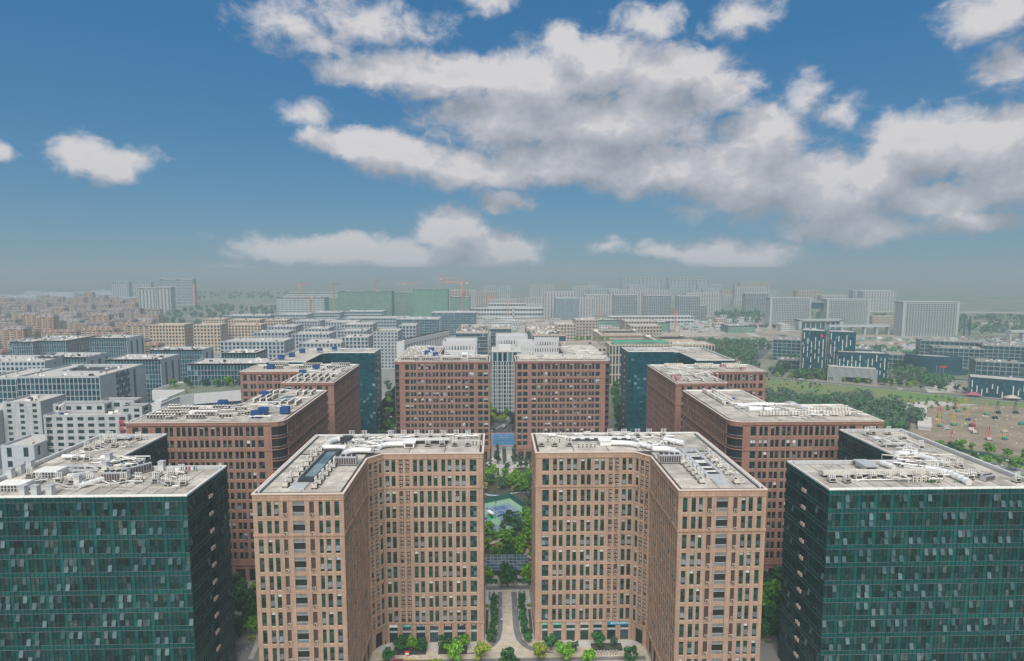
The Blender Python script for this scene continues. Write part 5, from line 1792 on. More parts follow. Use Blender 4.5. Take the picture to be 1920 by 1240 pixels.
# floodlights
def mk_lamp():
    t = thing('court_lamp', 'lamp', 'floodlight')
    m = MB([FEN]); m.tube([(0, 0, 0), (0, 0, 8)], .09, 6, 0, True, .05); m.build('pole', t)
    m = MB([FEN]); m.tube([(-1.2, 0, 8), (1.2, 0, 8)], .05, 5); m.build('arm', t)
    for x in (-1.2, 1.2):
        m = MB([FEN]); m.cbox(x, -.2, 7.85, .7, .5, .2); m.build('lamp_head', t)
    return t


LMP = mk_lamp()
for i, (u, v) in enumerate(((12.9, 3), (12.9, 11.9), (12.9, 20.5), (31, 0))):
    put(LMP, *cpt(u, v), .07, math.atan2(ca.y, ca.x) + H2, ['farthest green floodlight between the two courts', 'green floodlight at the middle of the courts', 'nearest green floodlight between the two courts', 'green floodlight at the left edge of the tennis court'][i], None)
t = thing('shade_shelter', 'white sunshade over red and dark seats beside the tennis court', 'shelter', (*cpt(14.5, 10), 0), math.atan2(cb_.y, cb_.x))
for nm, mb in (('roof', (PAPER, [(-2.4, 2.4, -.9, .9, 2.3, 2.4)])), ('seat', (REDP, [(-2, -.2, -.5, .2, .3, .6)])), ('seat', (DARK, [(.2, 2.2, -.5, .2, .3, .6)])), ('floor_mat', (SIGNG, [(-3, 3, -1.6, 1.6, .0, .03)])), ('post', (METAL, [(-2.3, -2.2, .7, .8, 0, 2.3)])), ('post', (METAL, [(2.2, 2.3, .7, .8, 0, 2.3)]))):
    m = MB([mb[0]])
    for bx in mb[1]: m.box(*bx)
    o = bpy.data.objects.new(nm, m.mesh(nm)); col.objects.link(o); o.parent = t; o.location = (0, 0, .09)
person(*cpt(3.4, 9.5), 1, 'tennis player in dark clothes beyond the net', z=.1)
person(*cpt(5.5, 16.5), 1, 'tennis player in dark clothes on the near side', z=.1)

gd = [(-3.6, 224.4, 'bigfresh', .75, 'leafy tree at the left of the glass canopy'), (4.1, 220.6, 'deep', 1.15, 'tall dark tree in the middle before the glass canopy'), (12.6, 223.8, 'bigfresh', .9, 'bright tree at the right of the glass canopy'),
      (4.8, 250, 'bigfresh', 1.0, 'big bright round tree in the middle of the garden'), (9.6, 247, 'fresh', 1.1, 'tree right of the big round garden tree'), (-.6, 243, 'fresh', .8, 'low tree behind the canopy, left'), (5, 243.6, 'deep', .8, 'dark tree behind the canopy, middle'),
      (9.5, 243.2, 'fresh', .8, 'light tree behind the canopy, right'), (-6, 250, 'fresh', 1.0, 'tree at the left edge of the garden by the yellow path'), (-4.6, 254, 'fresh', .7, 'small tree beside the curved yellow path'), (13.4, 254.5, 'bigfresh', .85, 'light tree at the right edge of the garden'),
      (-5, 265.4, 'bigfresh', .8, 'leafy tree at the near left corner of the tennis court'), (-3.2, 271, 'fresh', .75, 'light tree at the near left corner of the tennis court'), (6.2, 276.4, 'deep', 1.05, 'dark tree before the right end of the tennis court'), (9.6, 270.5, 'deep', .95, 'darker tree below the right end of the tennis court'),
      (13.6, 278.6, 'bigfresh', .85, 'vivid light green tree at the right of the tennis court'), (14.6, 268, 'bigfresh', .8, 'light tree at the garden right edge below the vivid one'), (2.8, 268.5, 'grey', .6, 'grey-green tree on the lawn before the court'), (15.6, 261, 'fresh', .8, 'light tree at the right end of the yellow path'),
      (16, 292, 'grey', .8, 'olive tree outside the court fence on the right'), (17.5, 303, 'grey', .9, 'second olive tree outside the court fence'),
      (13.5, 318.5, 'bigfresh', .95, 'vivid round tree behind the court fence'), (8.2, 326, 'bigfresh', .9, 'light tree behind the court, centre'), (3, 323.6, 'deep', .9, 'dark tree behind the court, left of centre'), (-3.6, 330, 'deep', .9, 'dark tree behind the court, left'), (-7, 320, 'yellow', .9, 'yellow-green tree behind the court at the left'),
      (-2, 345, 'fresh', 1.0, 'light tree beside the pale square, left'), (-7.5, 341, 'fresh', 1.0, 'light tree at the far left beside the pale square'), (18.6, 338.5, 'fresh', 1.1, 'light tree beside the pale square, far right'), (13, 333, 'fresh', 1.1, 'light tree beside the pale square, right'), (17, 325, 'deep', 1.0, 'dark tree at the right edge behind the court'),
      (4.6, 343.5, 'fresh', .85, 'light tree between the two paved lanes'), (10.4, 338.6, 'fresh', .9, 'light tree right of the paved lanes'), (.6, 367.4, 'cone', 1.25, 'tall dark pointed tree left of the ball court lane'), (11.4, 367, 'cone', 1.25, 'tall dark pointed tree right of the ball court lane'),
      (-3.4, 352, 'cone', 1.0, 'dark pointed tree below the tall one, left'), (14.4, 356, 'cone', 1.0, 'dark pointed tree below the tall one, right'), (-6.6, 357, 'cone', .9, 'dark pointed tree at the wall of the left red block'), (17.6, 358, 'cone', .9, 'dark pointed tree at the wall of the right red block'), (6, 355, 'grey', .7, 'grey-green tree in the lane before the ball court'), (0.5, 248, 'yellow', .9, 'yellow-green tree left of the big round garden tree'), (12.5, 262, 'yellow', .8, 'yellow-green tree behind the yellow path on the right'), (-1, 260.5, 'fresh', .7, 'small light tree beyond the yellow path on the left'), (7.8, 258.5, 'deep', .7, 'small dark tree beyond the yellow path, centre'), (-6, 335, 'bigfresh', .9, 'large light tree left of the pale square'), (9, 318.6, 'yellow', .6, 'small yellow-green tree behind the pale blue path')]
for x, y, k, s, l in gd: tree(x, y, k, l, s)
for i in range(46):
    x, y = R.uniform(-9, 19), R.choice([R.uniform(241, 262), R.uniform(322, 346)])
    tag(inst(SHRUB[i % 2], 'shrub', (x, y, .04), R.uniform(0, 6), None, R.uniform(.6, 1.1)), 'low shrub filling the garden beds between the tan blocks', 'shrub', 'shrubs in the garden beds')
sheet('pavement', rect(-3.4, .2, 344, 405), .05, CONC); sheet('pavement', rect(1.6, 3.8, 344, 405), .05, CONC); sheet('pavement', rect(6.4, 10.2, 344, 405), .05, CONC)
sheet('pavement', rect(-9, 20, 360, 372), .055, PVL)
# ball court
t = thing('ball_court', 'bright blue ball court with pink border at the end of the walk', 'ball court', (5.3, 422, 0))
m = MB([BALLP]); m.box(-4.0, 14.6, 405.5, 439.5, .03, .07); m.build('border', t)
m = MB([BALLB]); m.box(-2.9, 13.4, 407, 437.6, .07, .075); m.build('court_surface', t)
m = MB([LINEW])
for a, b, c, d in ((-2.6, 13.1, 407.3, 407.6), (-2.6, 13.1, 437, 437.3), (-2.6, -2.4, 407.6, 437), (12.9, 13.1, 407.6, 437), (-2.4, 12.9, 422.2, 422.4), (2.8, 3.0, 431, 437), (7.6, 7.8, 431, 437), (2.8, 7.8, 430.8, 431)): m.box(a, b, c, d, .075, .08)
m.build('court_lines', t)
letters('BALL', PAPER, ((0, 0), (1, 0)), 0, 0, 0, 3.0, None).location = (5.3, 426.5, .085)
o = bpy.data.objects['lettering'] if False else [x for x in col.objects if x.name.startswith('lettering')][-1]
o.rotation_euler = (0, 0, 0); o.location = Vector((5.3, 426.5, .08)) - t.location; o.parent = t
for x in (-1.5, 12.2):
    hp = thing('hoop', ('left' if x < 0 else 'right') + ' basketball hoop at the back of the blue court', 'basketball hoop', (x, 437.4, .08))
    m = MB([DARK]); m.box(x - .12, x + .12, 437.3, 437.5, .08, 3); m.build('post', hp)
    m = MB([DARK]); m.box(x - .9, x + .9, 437.2, 437.28, 2.7, 3.8); m.build('backboard', hp)
for i in range(17):
    person(R.uniform(-1.5, 12), R.choice([R.uniform(409, 418), R.uniform(433, 438.5)]), i % 4, 'player standing on the bright blue ball court', 'players on the blue ball court', z=.09)
sheet('road', rect(-20, 30, 440, 478), .03, ASPH)
t = thing('hedge_bed', 'dark curved hedge bed on the street behind the ball court', 'hedge', (6.5, 452, 0))
m = MB([CONC]); m.hexa([(4, 444, .03), (6, 444, .03), (11, 462, .03), (9, 462, .03), (4, 444, .4), (6, 444, .4), (11, 462, .4), (9, 462, .4)]); m.build('rim', t)
m = MB([BLACKM]); m.hexa([(4.2, 444.4, .4), (5.8, 444.4, .4), (10.8, 461.6, .4), (9.2, 461.6, .4), (4.2, 444.4, .9), (5.8, 444.4, .9), (10.8, 461.6, .9), (9.2, 461.6, .9)]); m.build('hedge', t)
put(CW, 6.0, 457, .05, 1.3, 'white car on the street behind the ball court', None)
ribbon('kerb', [(-6, 440), (0, 452), (5, 462)], .5, .1, LINEW)
ribbon('grass_strip', [(-5, 443), (0, 453), (4, 460)], 1.6, .09, GRASS)
for i, (x, y, k, s) in enumerate(((-7, 498, 'bigfresh', 1.0), (-3, 489, 'fresh', 1.2), (-6.5, 478, 'bigfresh', 1.0), (-2, 470, 'yellow', 1.1), (-6, 460, 'big', 1.0), (-7.5, 448, 'big', .9), (8.6, 489, 'fresh', 1.0), (5.6, 470, 'yellow', 1.1), (2.4, 468, 'yellow', .9), (14, 454, 'big', .9), (13.6, 464, 'big', .9))):
    tree(x, y, k, 'street tree behind the ball court, seen between the two red blocks', s, 'street trees behind the ball court')

# --- gaps at the sides
sheet('lawn', [(-100, 196), (-78.6, 196), (-78.6, 216), (-100, 216)], .03, GRASS)
sheet('lawn', [(86.5, 184), (110, 184), (110, 209), (86.5, 209)], .03, GRASS)
sheet('road', rect(-112, -62, 217.5, 222.5), .02, ASPH); sheet('road', rect(70, 120, 211, 216), .02, ASPH)
ribbon('path', [(-92, 206), (-84, 203), (-80.6, 196), (-77, 188), (-76, 180)], 1.6, .05, PVL)
ribbon('path', [(-90, 183), (-80, 186), (-72, 186)], 4, .045, PVG)
ribbon('path', [(80, 190), (90, 186), (98, 178)], 3.6, .045, PVG)
for i, (x, y, k, s) in enumerate(((-94.6, 216, 'big', .9), (-88, 216.6, 'fresh', .9), (-87.4, 203, 'deep', 1.0), (-83, 199.5, 'deep', .9), (-80.4, 192.4, 'fresh', 1.0), (-84.2, 191.4, 'deep', .8), (-91, 209, 'deep', 1.1), (-86, 208, 'deep', 1.0), (-81, 205, 'deep', .9), (-95, 203, 'deep', 1.0))):
    tree(x, y, k, 'tree in the gap between left glass and left tan blocks', s, 'trees in the left gap')
for i, (x, y, k, s) in enumerate(((99, 214, 'big', .9), (107, 218, 'big', .8), (96, 205, 'bigfresh', .9), (91.6, 197, 'bigfresh', .9), (92.4, 191.5, 'deep', 1.1), (89.2, 187.6, 'deep', 1.0), (97, 201, 'deep', 1.0), (87, 193.5, 'deep', 1.0), (101, 208, 'bigfresh', .8), (94, 186, 'deep', .9), (86.6, 186.5, 'deep', .8))):
    tree(x, y, k, 'tree in the gap between right tan and right glass blocks', s, 'trees in the right gap')
for i in range(16):
    x, y = (R.uniform(-96, -79), R.uniform(186, 214)) if i % 2 else (R.uniform(86, 104), R.uniform(184, 208))
    tag(inst(SHRUB[i % 2], 'shrub', (x, y, .04), R.uniform(0, 6), None, R.uniform(.7, 1.2)), 'shrub under the trees in the side gap', 'shrub', 'shrubs in the side gaps')
sheet('road', rect(-104, -64, 366, 700), .02, CONC)
for i, (x, y, k, s) in enumerate(((-110, 612, 'grey', 1), (-104, 590, 'grey', 1), (-98, 550, 'grey', 1.1), (-95, 535, 'fresh', 1), (-88, 497, 'fresh', 1.1), (-92, 480, 'grey', 1.1), (-81, 453, 'fresh', 1.1), (-78, 462, 'deep', 1), (-86, 470, 'grey', 1), (-76, 440, 'fresh', 1), (-80, 425, 'deep', 1), (-75, 410, 'grey', .9), (-82, 515, 'deep', 1.1), (-100, 560, 'deep', 1))):
    tree(x, y, k, 'tree in the car park beside the left blue glass block', s, 'trees in the car park left')
for i in range(14):
    x, y = R.uniform(-94, -72), R.uniform(425, 600)
    put(CW if i % 2 else CK, x, y, .03, R.uniform(0, 3), ('white' if i % 2 else 'dark') + ' car parked beside the left blue glass block', 'cars in the car park left')
for i, (x, y, k, s) in enumerate(((100, 490, 'big', 1), (95, 456, 'big', 1), (90, 440, 'deep', 1.1), (110, 554, 'big', 1.2), (104, 520, 'big', 1), (118, 590, 'big', 1.2), (92, 425, 'deep', 1), (88, 410, 'grey', 1), (96, 474, 'deep', 1.2), (86, 400, 'grey', .9), (108, 535, 'deep', 1.1))):
    tree(x, y, k, 'tree in the gap between the right red block and blue glass block', s, 'trees in the gap right')

# ------------------------------------------------------------------ open land on the right
sheet('field', [(150, 330), (520, 330), (469, 533), (420, 568), (369, 612), (294, 656), (230, 690), (150, 700)], .02, SCRUB, 'scrubby green field with bare patches')
sheet('building_site', [(300, 392), (344, 372), (520, 372), (466, 505), (425, 520), (395, 536), (360, 532), (322, 470), (306, 441)], .05, EARTH, 'bare brown building site')
sheet('track', [(322, 500), (345, 523), (395, 538), (425, 520), (398, 517), (360, 512), (345, 500)], .07, CONC)
d2 = Vector((175, -125)).normalized()
ribbon('road', [(230, 690), (294, 658), (369, 613), (420, 569), (469, 534), (560, 468)], 7, .08, ASPH)
ribbon('kerb', [(228, 686), (292, 654), (367, 609), (418, 565), (467, 530), (558, 464)], .8, .22, LINEW)
ribbon('road', [(280, 660), (303, 734), (345, 800), (433, 945), (520, 1090)], 13, .06, ASPH)
ribbon('road', [(270, 395), (296, 371), (312, 345), (330, 310)], 12, .06, M('pale_road', (.20, .20, .19), .9, .15))
ribbon('grass_strip', [(285, 371), (304, 336)], 5, .08, GRASS)
sheet('plaza', [(455, 640), (480, 624), (462, 574), (418, 574)], .06, CONC)
sheet('pavement', [(430, 726), (464, 724), (418, 628), (384, 640)], .06, CONC)
ribbon('road', [(450, 724), (436, 680), (402, 634)], 7, .08, ASPH)
# hoarding between site and road
t = thing('hoarding', 'long dark green hoarding along the building site', 'hoarding', (312, 371, 0))
P0, P1 = Vector((299, 396)), Vector((330, 340))
F_ = (tuple(P0), tuple((P1 - P0).normalized()))
for i in range(16):
    m = MB([GREENP, PAPER]); m.fbox(F_, i * 4 + .05, i * 4 + 3.95, -.05, .05, 0, 2.6)
    if i % 4 == 1: m.fbox(F_, i * 4 + 1, i * 4 + 2.6, .05, .08, .9, 1.7, 1)
    m.build('panel', t)
for i, (x, y, k, s) in enumerate(((292, 388, 'bigfresh', .8), (299.5, 385.5, 'big', .75), (305, 386, 'bigfresh', .85), (310.8, 384, 'fresh', .9), (318, 378, 'bigfresh', .8), (325, 372, 'fresh', .9), (330, 364, 'bigfresh', .8), (298, 364.5, 'deep', .8), (301, 358, 'fresh', .9), (306.6, 355.8, 'fresh', .85), (308, 346, 'bigfresh', .9), (286, 400, 'yellow', 1.0), (289, 394, 'fresh', .8))):
    tree(x, y, k, 'roadside tree near the green hoarding of the building site', s, 'trees by the green hoarding')
for x, y in ((300, 362), (305, 353)):
    put(CW, x, y, .08, 2.0, 'white car beside the young trees on the pale road', 'white cars on the pale road')
# piling rigs


def mk_rig(c1, c2):
    t = thing('piling_rig', 'rig', 'piling rig')
    m = MB([c1])
    for x, y in ((-1.7, -1), (1.7, -1), (-1.5, 1.6), (1.5, 1.6)): m.tube([(x * .8, y, 0), (x * .3, 0, 10.5)], .13, 5)
    for z in (2.2, 4.4, 6.6, 8.6):
        k = 1 - z / 9.5 * .65; m.tube([(-1.7 * k, -1 * (1 - z / 9.5), z), (1.7 * k, -1 * (1 - z / 9.5), z)], .09, 4)
    m.build('frame', t)
    m = MB([c2, DARK]); m.box(-1.3, 1.3, -1.9, .2, .4, 1.5); m.tube([(-1.3, -1, 1.5), (1.3, -1, 1.5)], .65, 10); m.box(-2, 2, -2.2, .2, 0, .4, 1); m.build('machine', t)
    return t


RG = {'red': mk_rig(REDP, CONC), 'redg': mk_rig(REDP, GREENM), 'yel': mk_rig(YELP, GREENM), 'yelb': mk_rig(YELP, BLUET), 'dark': mk_rig(LOUV, DARK)}
for k, x, y, l in (('redg', 357.5, 476.6, 'red piling rig with green machine at the far left of the site'), ('dark', 392.7, 507, 'dark thin rig at the back of the site, left'), ('yel', 399.8, 503.7, 'yellow rig at the back of the site, left of centre'), ('yelb', 373.3, 467.5, 'yellow rig with a blue machine in mid site'),
                   ('yel', 402.2, 484.5, 'yellow rig with dark machine right of mid site'), ('dark', 416.4, 489.8, 'dark rig at the back right'), ('dark', 431, 489.4, 'dark rig farthest right'), ('yel', 337.2, 449.5, 'yellow rig beside the white sheds'), ('yel', 350, 452.0, 'thin yellow rig in the left middle of the site'),
                   ('red', 348.9, 430.1, 'red rig by the white car in mid site'), ('red', 344.9, 412.0, 'tall red rig near the front of the site'), ('yel', 357.0, 413.1, 'yellow rig with bright green machine at the front right'), ('red', 308.5, 398.5, 'red rig at the front left behind the roadside trees'), ('yel', 387.4, 496.2, 'yellow rig behind the grey track')):
    o = put(RG[k], x, y, .05, R.uniform(-.4, .4), l, None)
for i, (x, y, c) in enumerate(((404, 452, GREENM), (352, 436, PAPER), (318, 404, PAPER), (362, 448, LOUV), (398, 470, DARK), (340, 470, GREENM), (336, 440, METAL), (372, 430, CONC))):
    m = MB([c, DARK]); m.hexa([(x - 2, y - 1, .6), (x + 2, y - 1, .6), (x + 2, y + 1, .6), (x - 2, y + 1, .6), (x - 1.8, y - 1, 2.0), (x + 1.2, y - 1, 2.4), (x + 1.2, y + 1, 2.4), (x - 1.8, y + 1, 2.0)]); m.box(x - 1.9, x + 1.9, y - .9, y + .9, .05, .6, 1)
    tag(m.build('site_machine'), ['bright green machine at the right of the site', 'long white van in mid site', 'small white van near the front of the site', 'dark machine between the rigs', 'black machine in the right middle', 'green cabin by the sheds', 'grey cabin near the sheds', 'pale skip in the right of the site'][i], 'machine')
rr = random.Random(5)
m = MB([EARTH, CONC])
for i in range(420):
    x, y = rr.uniform(312, 450), rr.uniform(385, 515); s = rr.uniform(.3, 1.6); h = rr.uniform(.15, .9)
    k = len(m.v); n = 5
    m.v += [(x + s * math.cos(j * 1.257) * rr.uniform(.7, 1.2), y + s * math.sin(j * 1.257) * rr.uniform(.7, 1.2), .04) for j in range(n)] + [(x, y, h)]
    for j in range(n): m.f.append((k + j, k + (j + 1) % n, k + n)); m.m.append(rr.random() < .3)
o = m.build('rubble', stuff=True); o['label'] = 'heaps of earth and rubble over the building site'
# white site sheds
t0 = Vector((318, 438)); t1 = Vector((370, 511)); dd = (t1 - t0).normalized(); nn = Vector((-dd.y, dd.x))
for i in range(9):
    p = t0 + dd * (i * 9.6) + nn * (0 if i < 4 else 3)
    m = MB([CONC, METAL]); F_ = (tuple(p), tuple(dd))
    m.fbox(F_, .4, 8.2, -4, 4, 0, 2.6, 1)
    (ox, oy), (dx, dy) = F_; nx, ny = dy, -dx
    q = lambda u, w, z: (ox + dx * u + nx * w, oy + dy * u + ny * w, z)
    m.hexa([q(.1, 4.4, 2.55), q(8.5, 4.4, 2.55), q(8.5, -4.4, 2.55), q(.1, -4.4, 2.55), q(4.2, 4.4, 3.7), q(4.4, 4.4, 3.7), q(4.4, -4.4, 3.7), q(4.2, -4.4, 3.7)], 0)
    tag(m.build('site_shed'), 'long white-roofed site shed in the row at the edge of the site', 'shed', 'white sheds beside the building site')


def woods(name, label, polys, n, hr, seed, leaf, mats, leaves=75):
    """a wood that reads as one mass"""
    rr = random.Random(seed); m = MB(mats)
    for q in range(n):
        x0, x1, y0, y1, skew = rr.choice(polys)
        y = rr.uniform(y0, y1); x = rr.uniform(x0, x1) + skew * (y - y0)
        h = rr.uniform(*hr); r = h * rr.uniform(.32, .5); mi = rr.randrange(len(mats))
        for i in range(leaves):
            d = Vector((rr.gauss(0, 1), rr.gauss(0, 1), rr.gauss(.35, .8))).normalized()
            k = r * rr.uniform(.65, 1.08)
            p = Vector((x, y, h * .58)) + Vector((d.x * k, d.y * k, d.z * h * .42))
            u = (d + Vector((rr.gauss(0, .4), rr.gauss(0, .4), rr.gauss(0, .4)))).orthogonal().normalized(); w = d.cross(u).normalized()
            s = leaf * rr.uniform(.6, 1.3)
            m.quad(tuple(p - u * s - w * s), tuple(p + u * s - w * s * .7), tuple(p + u * s * .7 + w * s), tuple(p - u * s + w * s * .8), mi)
    o = m.build(name, stuff=True); o['label'] = label
    return o


woods('woods', 'thick wood of dark and grey-green trees beside the building site', [(214, 262, 486, 560, .2), (250, 335, 455, 510, .25), (262, 300, 424, 470, .15), (215, 330, 500, 545, .2)], 430, (6, 11), 3, .62, [LEAF[1], LEAF[3], LEAF[3]])
woods('scrub', 'low bushes dotted over the green field', [(200, 420, 500, 560, .0), (200, 330, 560, 650, .1)], 260, (1.2, 3.2), 4, .5, [LEAF[0], LEAF[3], LEAF[2]], 26)
woods('woods', 'tree belt along the far road on the right', [(240, 300, 690, 880, .42), (330, 345, 700, 930, .56), (290, 410, 885, 960, .2)], 330, (7, 12), 6, .95, [LEAF[1], LEAF[3]], 52)
woods('woods', 'dark trees round the glass offices on the right', [(464, 505, 690, 770, .2), (430, 470, 600, 690, .1), (566, 640, 640, 720, 0), (500, 640, 760, 900, .1), (330, 400, 650, 662, -.3)], 330, (6, 11), 8, .8, [LEAF[1], LEAF[3]], 50)
for i in range(64):
    u = i / 63
    if u < .45: p = Vector((232, 700)).lerp(Vector((372, 622)), u / .45)
    else: p = Vector((372, 622)).lerp(Vector((560, 478)), (u - .45) / .55)
    p += Vector((R.uniform(2, 10), R.uniform(3, 9)))
    tree(p.x, p.y, R.choice(['fresh', 'deep', 'yellow', 'grey', 'big']), {0: 'street tree', 1: 'small street tree', 2: 'taller street tree'}[i % 3] + ' beside the road past the green field', (.75, .6, .95)[i % 3] * R.uniform(.95, 1.05), 'street trees beside the road past the field')
for i, (a, b) in enumerate((((300, 664), 0), ((330, 645), 1), ((400, 588), 1), ((445, 553), 0), ((320, 770), 1), ((340, 800), 0), ((352, 812), 1))):
    put(CW if b else CK, a[0], a[1] + 1, .09, -.6 if i < 4 else 1.03, ('white' if b else 'dark') + ' car on the road beyond the green field', 'cars on the road beyond the field')

for i in range(36):
    p = Vector((300, 668)).lerp(Vector((430, 590)), i / 35) + Vector((R.uniform(2, 22), R.uniform(6, 26)))
    tree(p.x, p.y, R.choice(['fresh', 'deep', 'big', 'grey']), 'tree on the verge before the finned towers', R.uniform(.6, .9), 'trees on the verge before the finned towers')

# ------------------------------------------------------------------ the city beyond
sheet('streets', [(-700, 330), (-150, 330), (-62, 480), (-62, 700), (130, 620), (330, 1050), (-330, 1130), (-620, 1150)], .02, M('street_grey', (.20, .21, .20), .9, .3, .02))
sheet('cleared_land', [(-150, 1130), (330, 1060), (560, 1120), (600, 1330), (250, 1480), (-60, 1440)], .03, M('pale_cleared_land', (.36, .32, .27), .95, .35, .02))
sheet('cleared_land', [(320, 960), (560, 900), (900, 820), (1500, 900), (1500, 1010), (820, 1030), (560, 1190), (430, 1130)], .035, M('brown_cleared_land', (.27, .23, .18), .95, .4, .018))
sheet('cleared_land', [(430, 830), (560, 800), (680, 860), (520, 900)], .045, M('netted_earth', (.17, .33, .23), .95, .2, .03), 'earth covered with pale green netting')
ribbon('road', [(-330, 1010), (-400, 1250), (-380, 1500), (-500, 1900), (-520, 2400)], 26, .06, CONC)
ribbon('road', [(433, 945), (470, 1120), (600, 1480)], 16, .07, CONC)
ribbon('road', [(560, 905), (700, 860), (760, 800)], 10, .07, M('dirt_track', (.42, .35, .27), .95, .2))
ribbon('road', [(900, 1350), (1500, 1200), (2200, 1150)], 30, .07, CONC)
ribbon('road', [(900, 1700), (1700, 1560), (2600, 1500)], 34, .07, CONC)
woods('woods', 'dark tree belts on the far right', [(830, 1500, 1080, 1240, .6), (900, 1700, 1300, 1450, .3), (500, 900, 1300, 1600, .2)], 420, (9, 16), 9, 1.9, [LEAF[1], LEAF[3]], 26)
woods('woods', 'scattered trees in the far green land on the left', [(-760, -420, 1150, 1900, -.2), (-1900, -800, 2300, 3000, -.3)], 360, (9, 16), 10, 2.2, [LEAF[3], LEAF[1]], 22)
for i in range(30):
    tree(R.uniform(505, 560), R.uniform(1190, 1215), 'grey', 'small tree in the row before the ribbed government slabs', R.uniform(.7, 1.1), 'trees before the ribbed slabs') if i < 12 else tree(R.uniform(-560, -180), R.uniform(520, 760), 'deep', 'street tree between the glass offices on the left', R.uniform(.7, 1.2), 'street trees between the left offices')


def city(name, label, cat, x0, x1, y, h, depth, wall, glass, bay=3.6, fl=3.9, pf=.34, sf=.38, side='grid', roof=None, rot=0.0, ground=0, top=1.3, clutter=10, group=None, yback=None, z0=0.0, seed=0, fins=0.25, nodark=False):
    """office or housing block: glass body, proud piers and spandrels, parapet, roof and plant"""
    if yback: depth = yback - y
    w = x1 - x0; cx, cy = (x0 + x1) / 2, y + depth / 2
    t = thing(name, label, cat, (cx, cy, 0), rot, group)
    hw, hd = w / 2, depth / 2
    rr = random.Random(int(abs(x0) * 7 + y) + seed)

    def place(nm, mb, stuff=False):
        o = bpy.data.objects.new(nm, mb.mesh(nm)); col.objects.link(o); o.parent = t
        if stuff: o['kind'] = 'stuff'
        return o
    body = MB([glass, DARK])
    # window panes as separate quads so that each takes its own tint
    wl = MB([wall])
    faces = [((-hw, -hd), (1, 0), w, 'grid')]
    sd = side if isinstance(side, tuple) else (side, side)
    if cx < 40 or rot: faces.append(((hw, -hd), (0, 1), depth, sd[0]))
    else: wl.box(hw - .4, hw, -hd + .35, hd, z0, h)
    if cx > -20 or rot: faces.append(((-hw, hd), (0, -1), depth, sd[1]))
    else: wl.box(-hw, -hw + .4, -hd + .35, hd, z0, h)
    wl.box(-hw + .02, hw - .02, hd - .4, hd, z0, h)
    nf = max(1, int(round((h - top - z0) / fl))); fh = (h - top - z0) / nf
    for (o, d, L, kind) in faces:
        F = (o, d)
        if kind == 'blank' or kind == 'slits':
            wl.fbox(F, .02, L - .02, -.5, 0, z0, h)
            if kind == 'slits':
                for k in range(nf):
                    for q in range(2):
                        u = L * (.32 if q else .62); body.fbox(F, u, u + 1.5, -.02, .05, z0 + k * fh + 1.3, z0 + k * fh + 2.3, 1)
            continue
        if kind == 'strip':      # blank wall with tall glass slots
            n = max(2, int(L / 9)); seg = L / n
            for q in range(n):
                body.fbox(F, q * seg + seg * .62, (q + 1) * seg, -.3, -.25, z0, h - 4, 0)
                wl.fbox(F, q * seg + .02, q * seg + seg * .62, -.5, 0, z0, h)
            wl.fbox(F, .02, L - .02, -.5, -.02, h - 4, h)
            continue
        n = max(1, int(round(L / bay))); bw = L / n
        for q in range(n):
            for k in range(nf):
                u0, u1 = q * bw + bw * pf / 2, (q + 1) * bw - bw * pf / 2
                a = z0 + k * fh + fh * sf; b = z0 + (k + 1) * fh
                P = lambda u, z: (o[0] + d[0] * u - d[1] * .3, o[1] + d[1] * u + d[0] * .3, z)
                body.quad(P(u0, a), P(u1, a), P(u1, b), P(u0, b), 0)
        if pf > 0.02:
            for q in range(n + 1):
                u0, u1 = max(.03, q * bw - bw * pf / 2), min(L - .03, q * bw + bw * pf / 2)
                wl.fbox(F, u0, u1, -.45, 0, z0, h - top)
        for k in range(nf + 1):
            a = z0 + k * fh; b = a + fh * sf
            if k == nf: b = h
            wl.fbox(F, .05, L - .05, -.45, -.06 if fins > 0 else .04, a, b)
    core = MB([DARK]); core.box(-hw + .44, hw - .44, -hd + .44, hd - .44, z0, h - top - .1); place('inner_wall', core)
    place('window', body, True)
    for a in ((-hw, hw, -hd, -hd + .5), (-hw, hw, hd - .5, hd), (-hw, -hw + .5, -hd + .5, hd - .5), (hw - .5, hw, -hd + .5, hd - .5)):
        wl.box(a[0] - .04, a[1] + .04, a[2] - .04, a[3] + .04, h - top, h + .06)
    place('wall', wl)
    r_ = MB([roof or ROOFL]); r_.box(-hw + .5, hw - .5, -hd + .5, hd - .5, h - top - .09, h - top + .25); place('roof', r_)
    if clutter:
        c = MB([WMETAL, METAL, CREAMM, DARK])
        for i in range(clutter):
            x, y_ = rr.uniform(-hw + 2, hw - 2), rr.uniform(-hd + 1.5, hd - 1.5)
            sx, sy, sz = rr.uniform(.8, 3.2), rr.uniform(.8, 2.2), rr.uniform(.6, 2.0)
            sx = min(sx, w * .3); sy = min(sy, depth * .3)
            c.cbox(max(-hw + sx, min(hw - sx, x)), max(-hd + sy, min(hd - sy, y_)), h - top + .25, sx, sy, sz, rr.choice((0, 0, 1, 2, 3)))
        place('roof_plant', c, True)
    return t


G_, B_ = FARG, WGD
WP, GP = WHITEP, GREYW
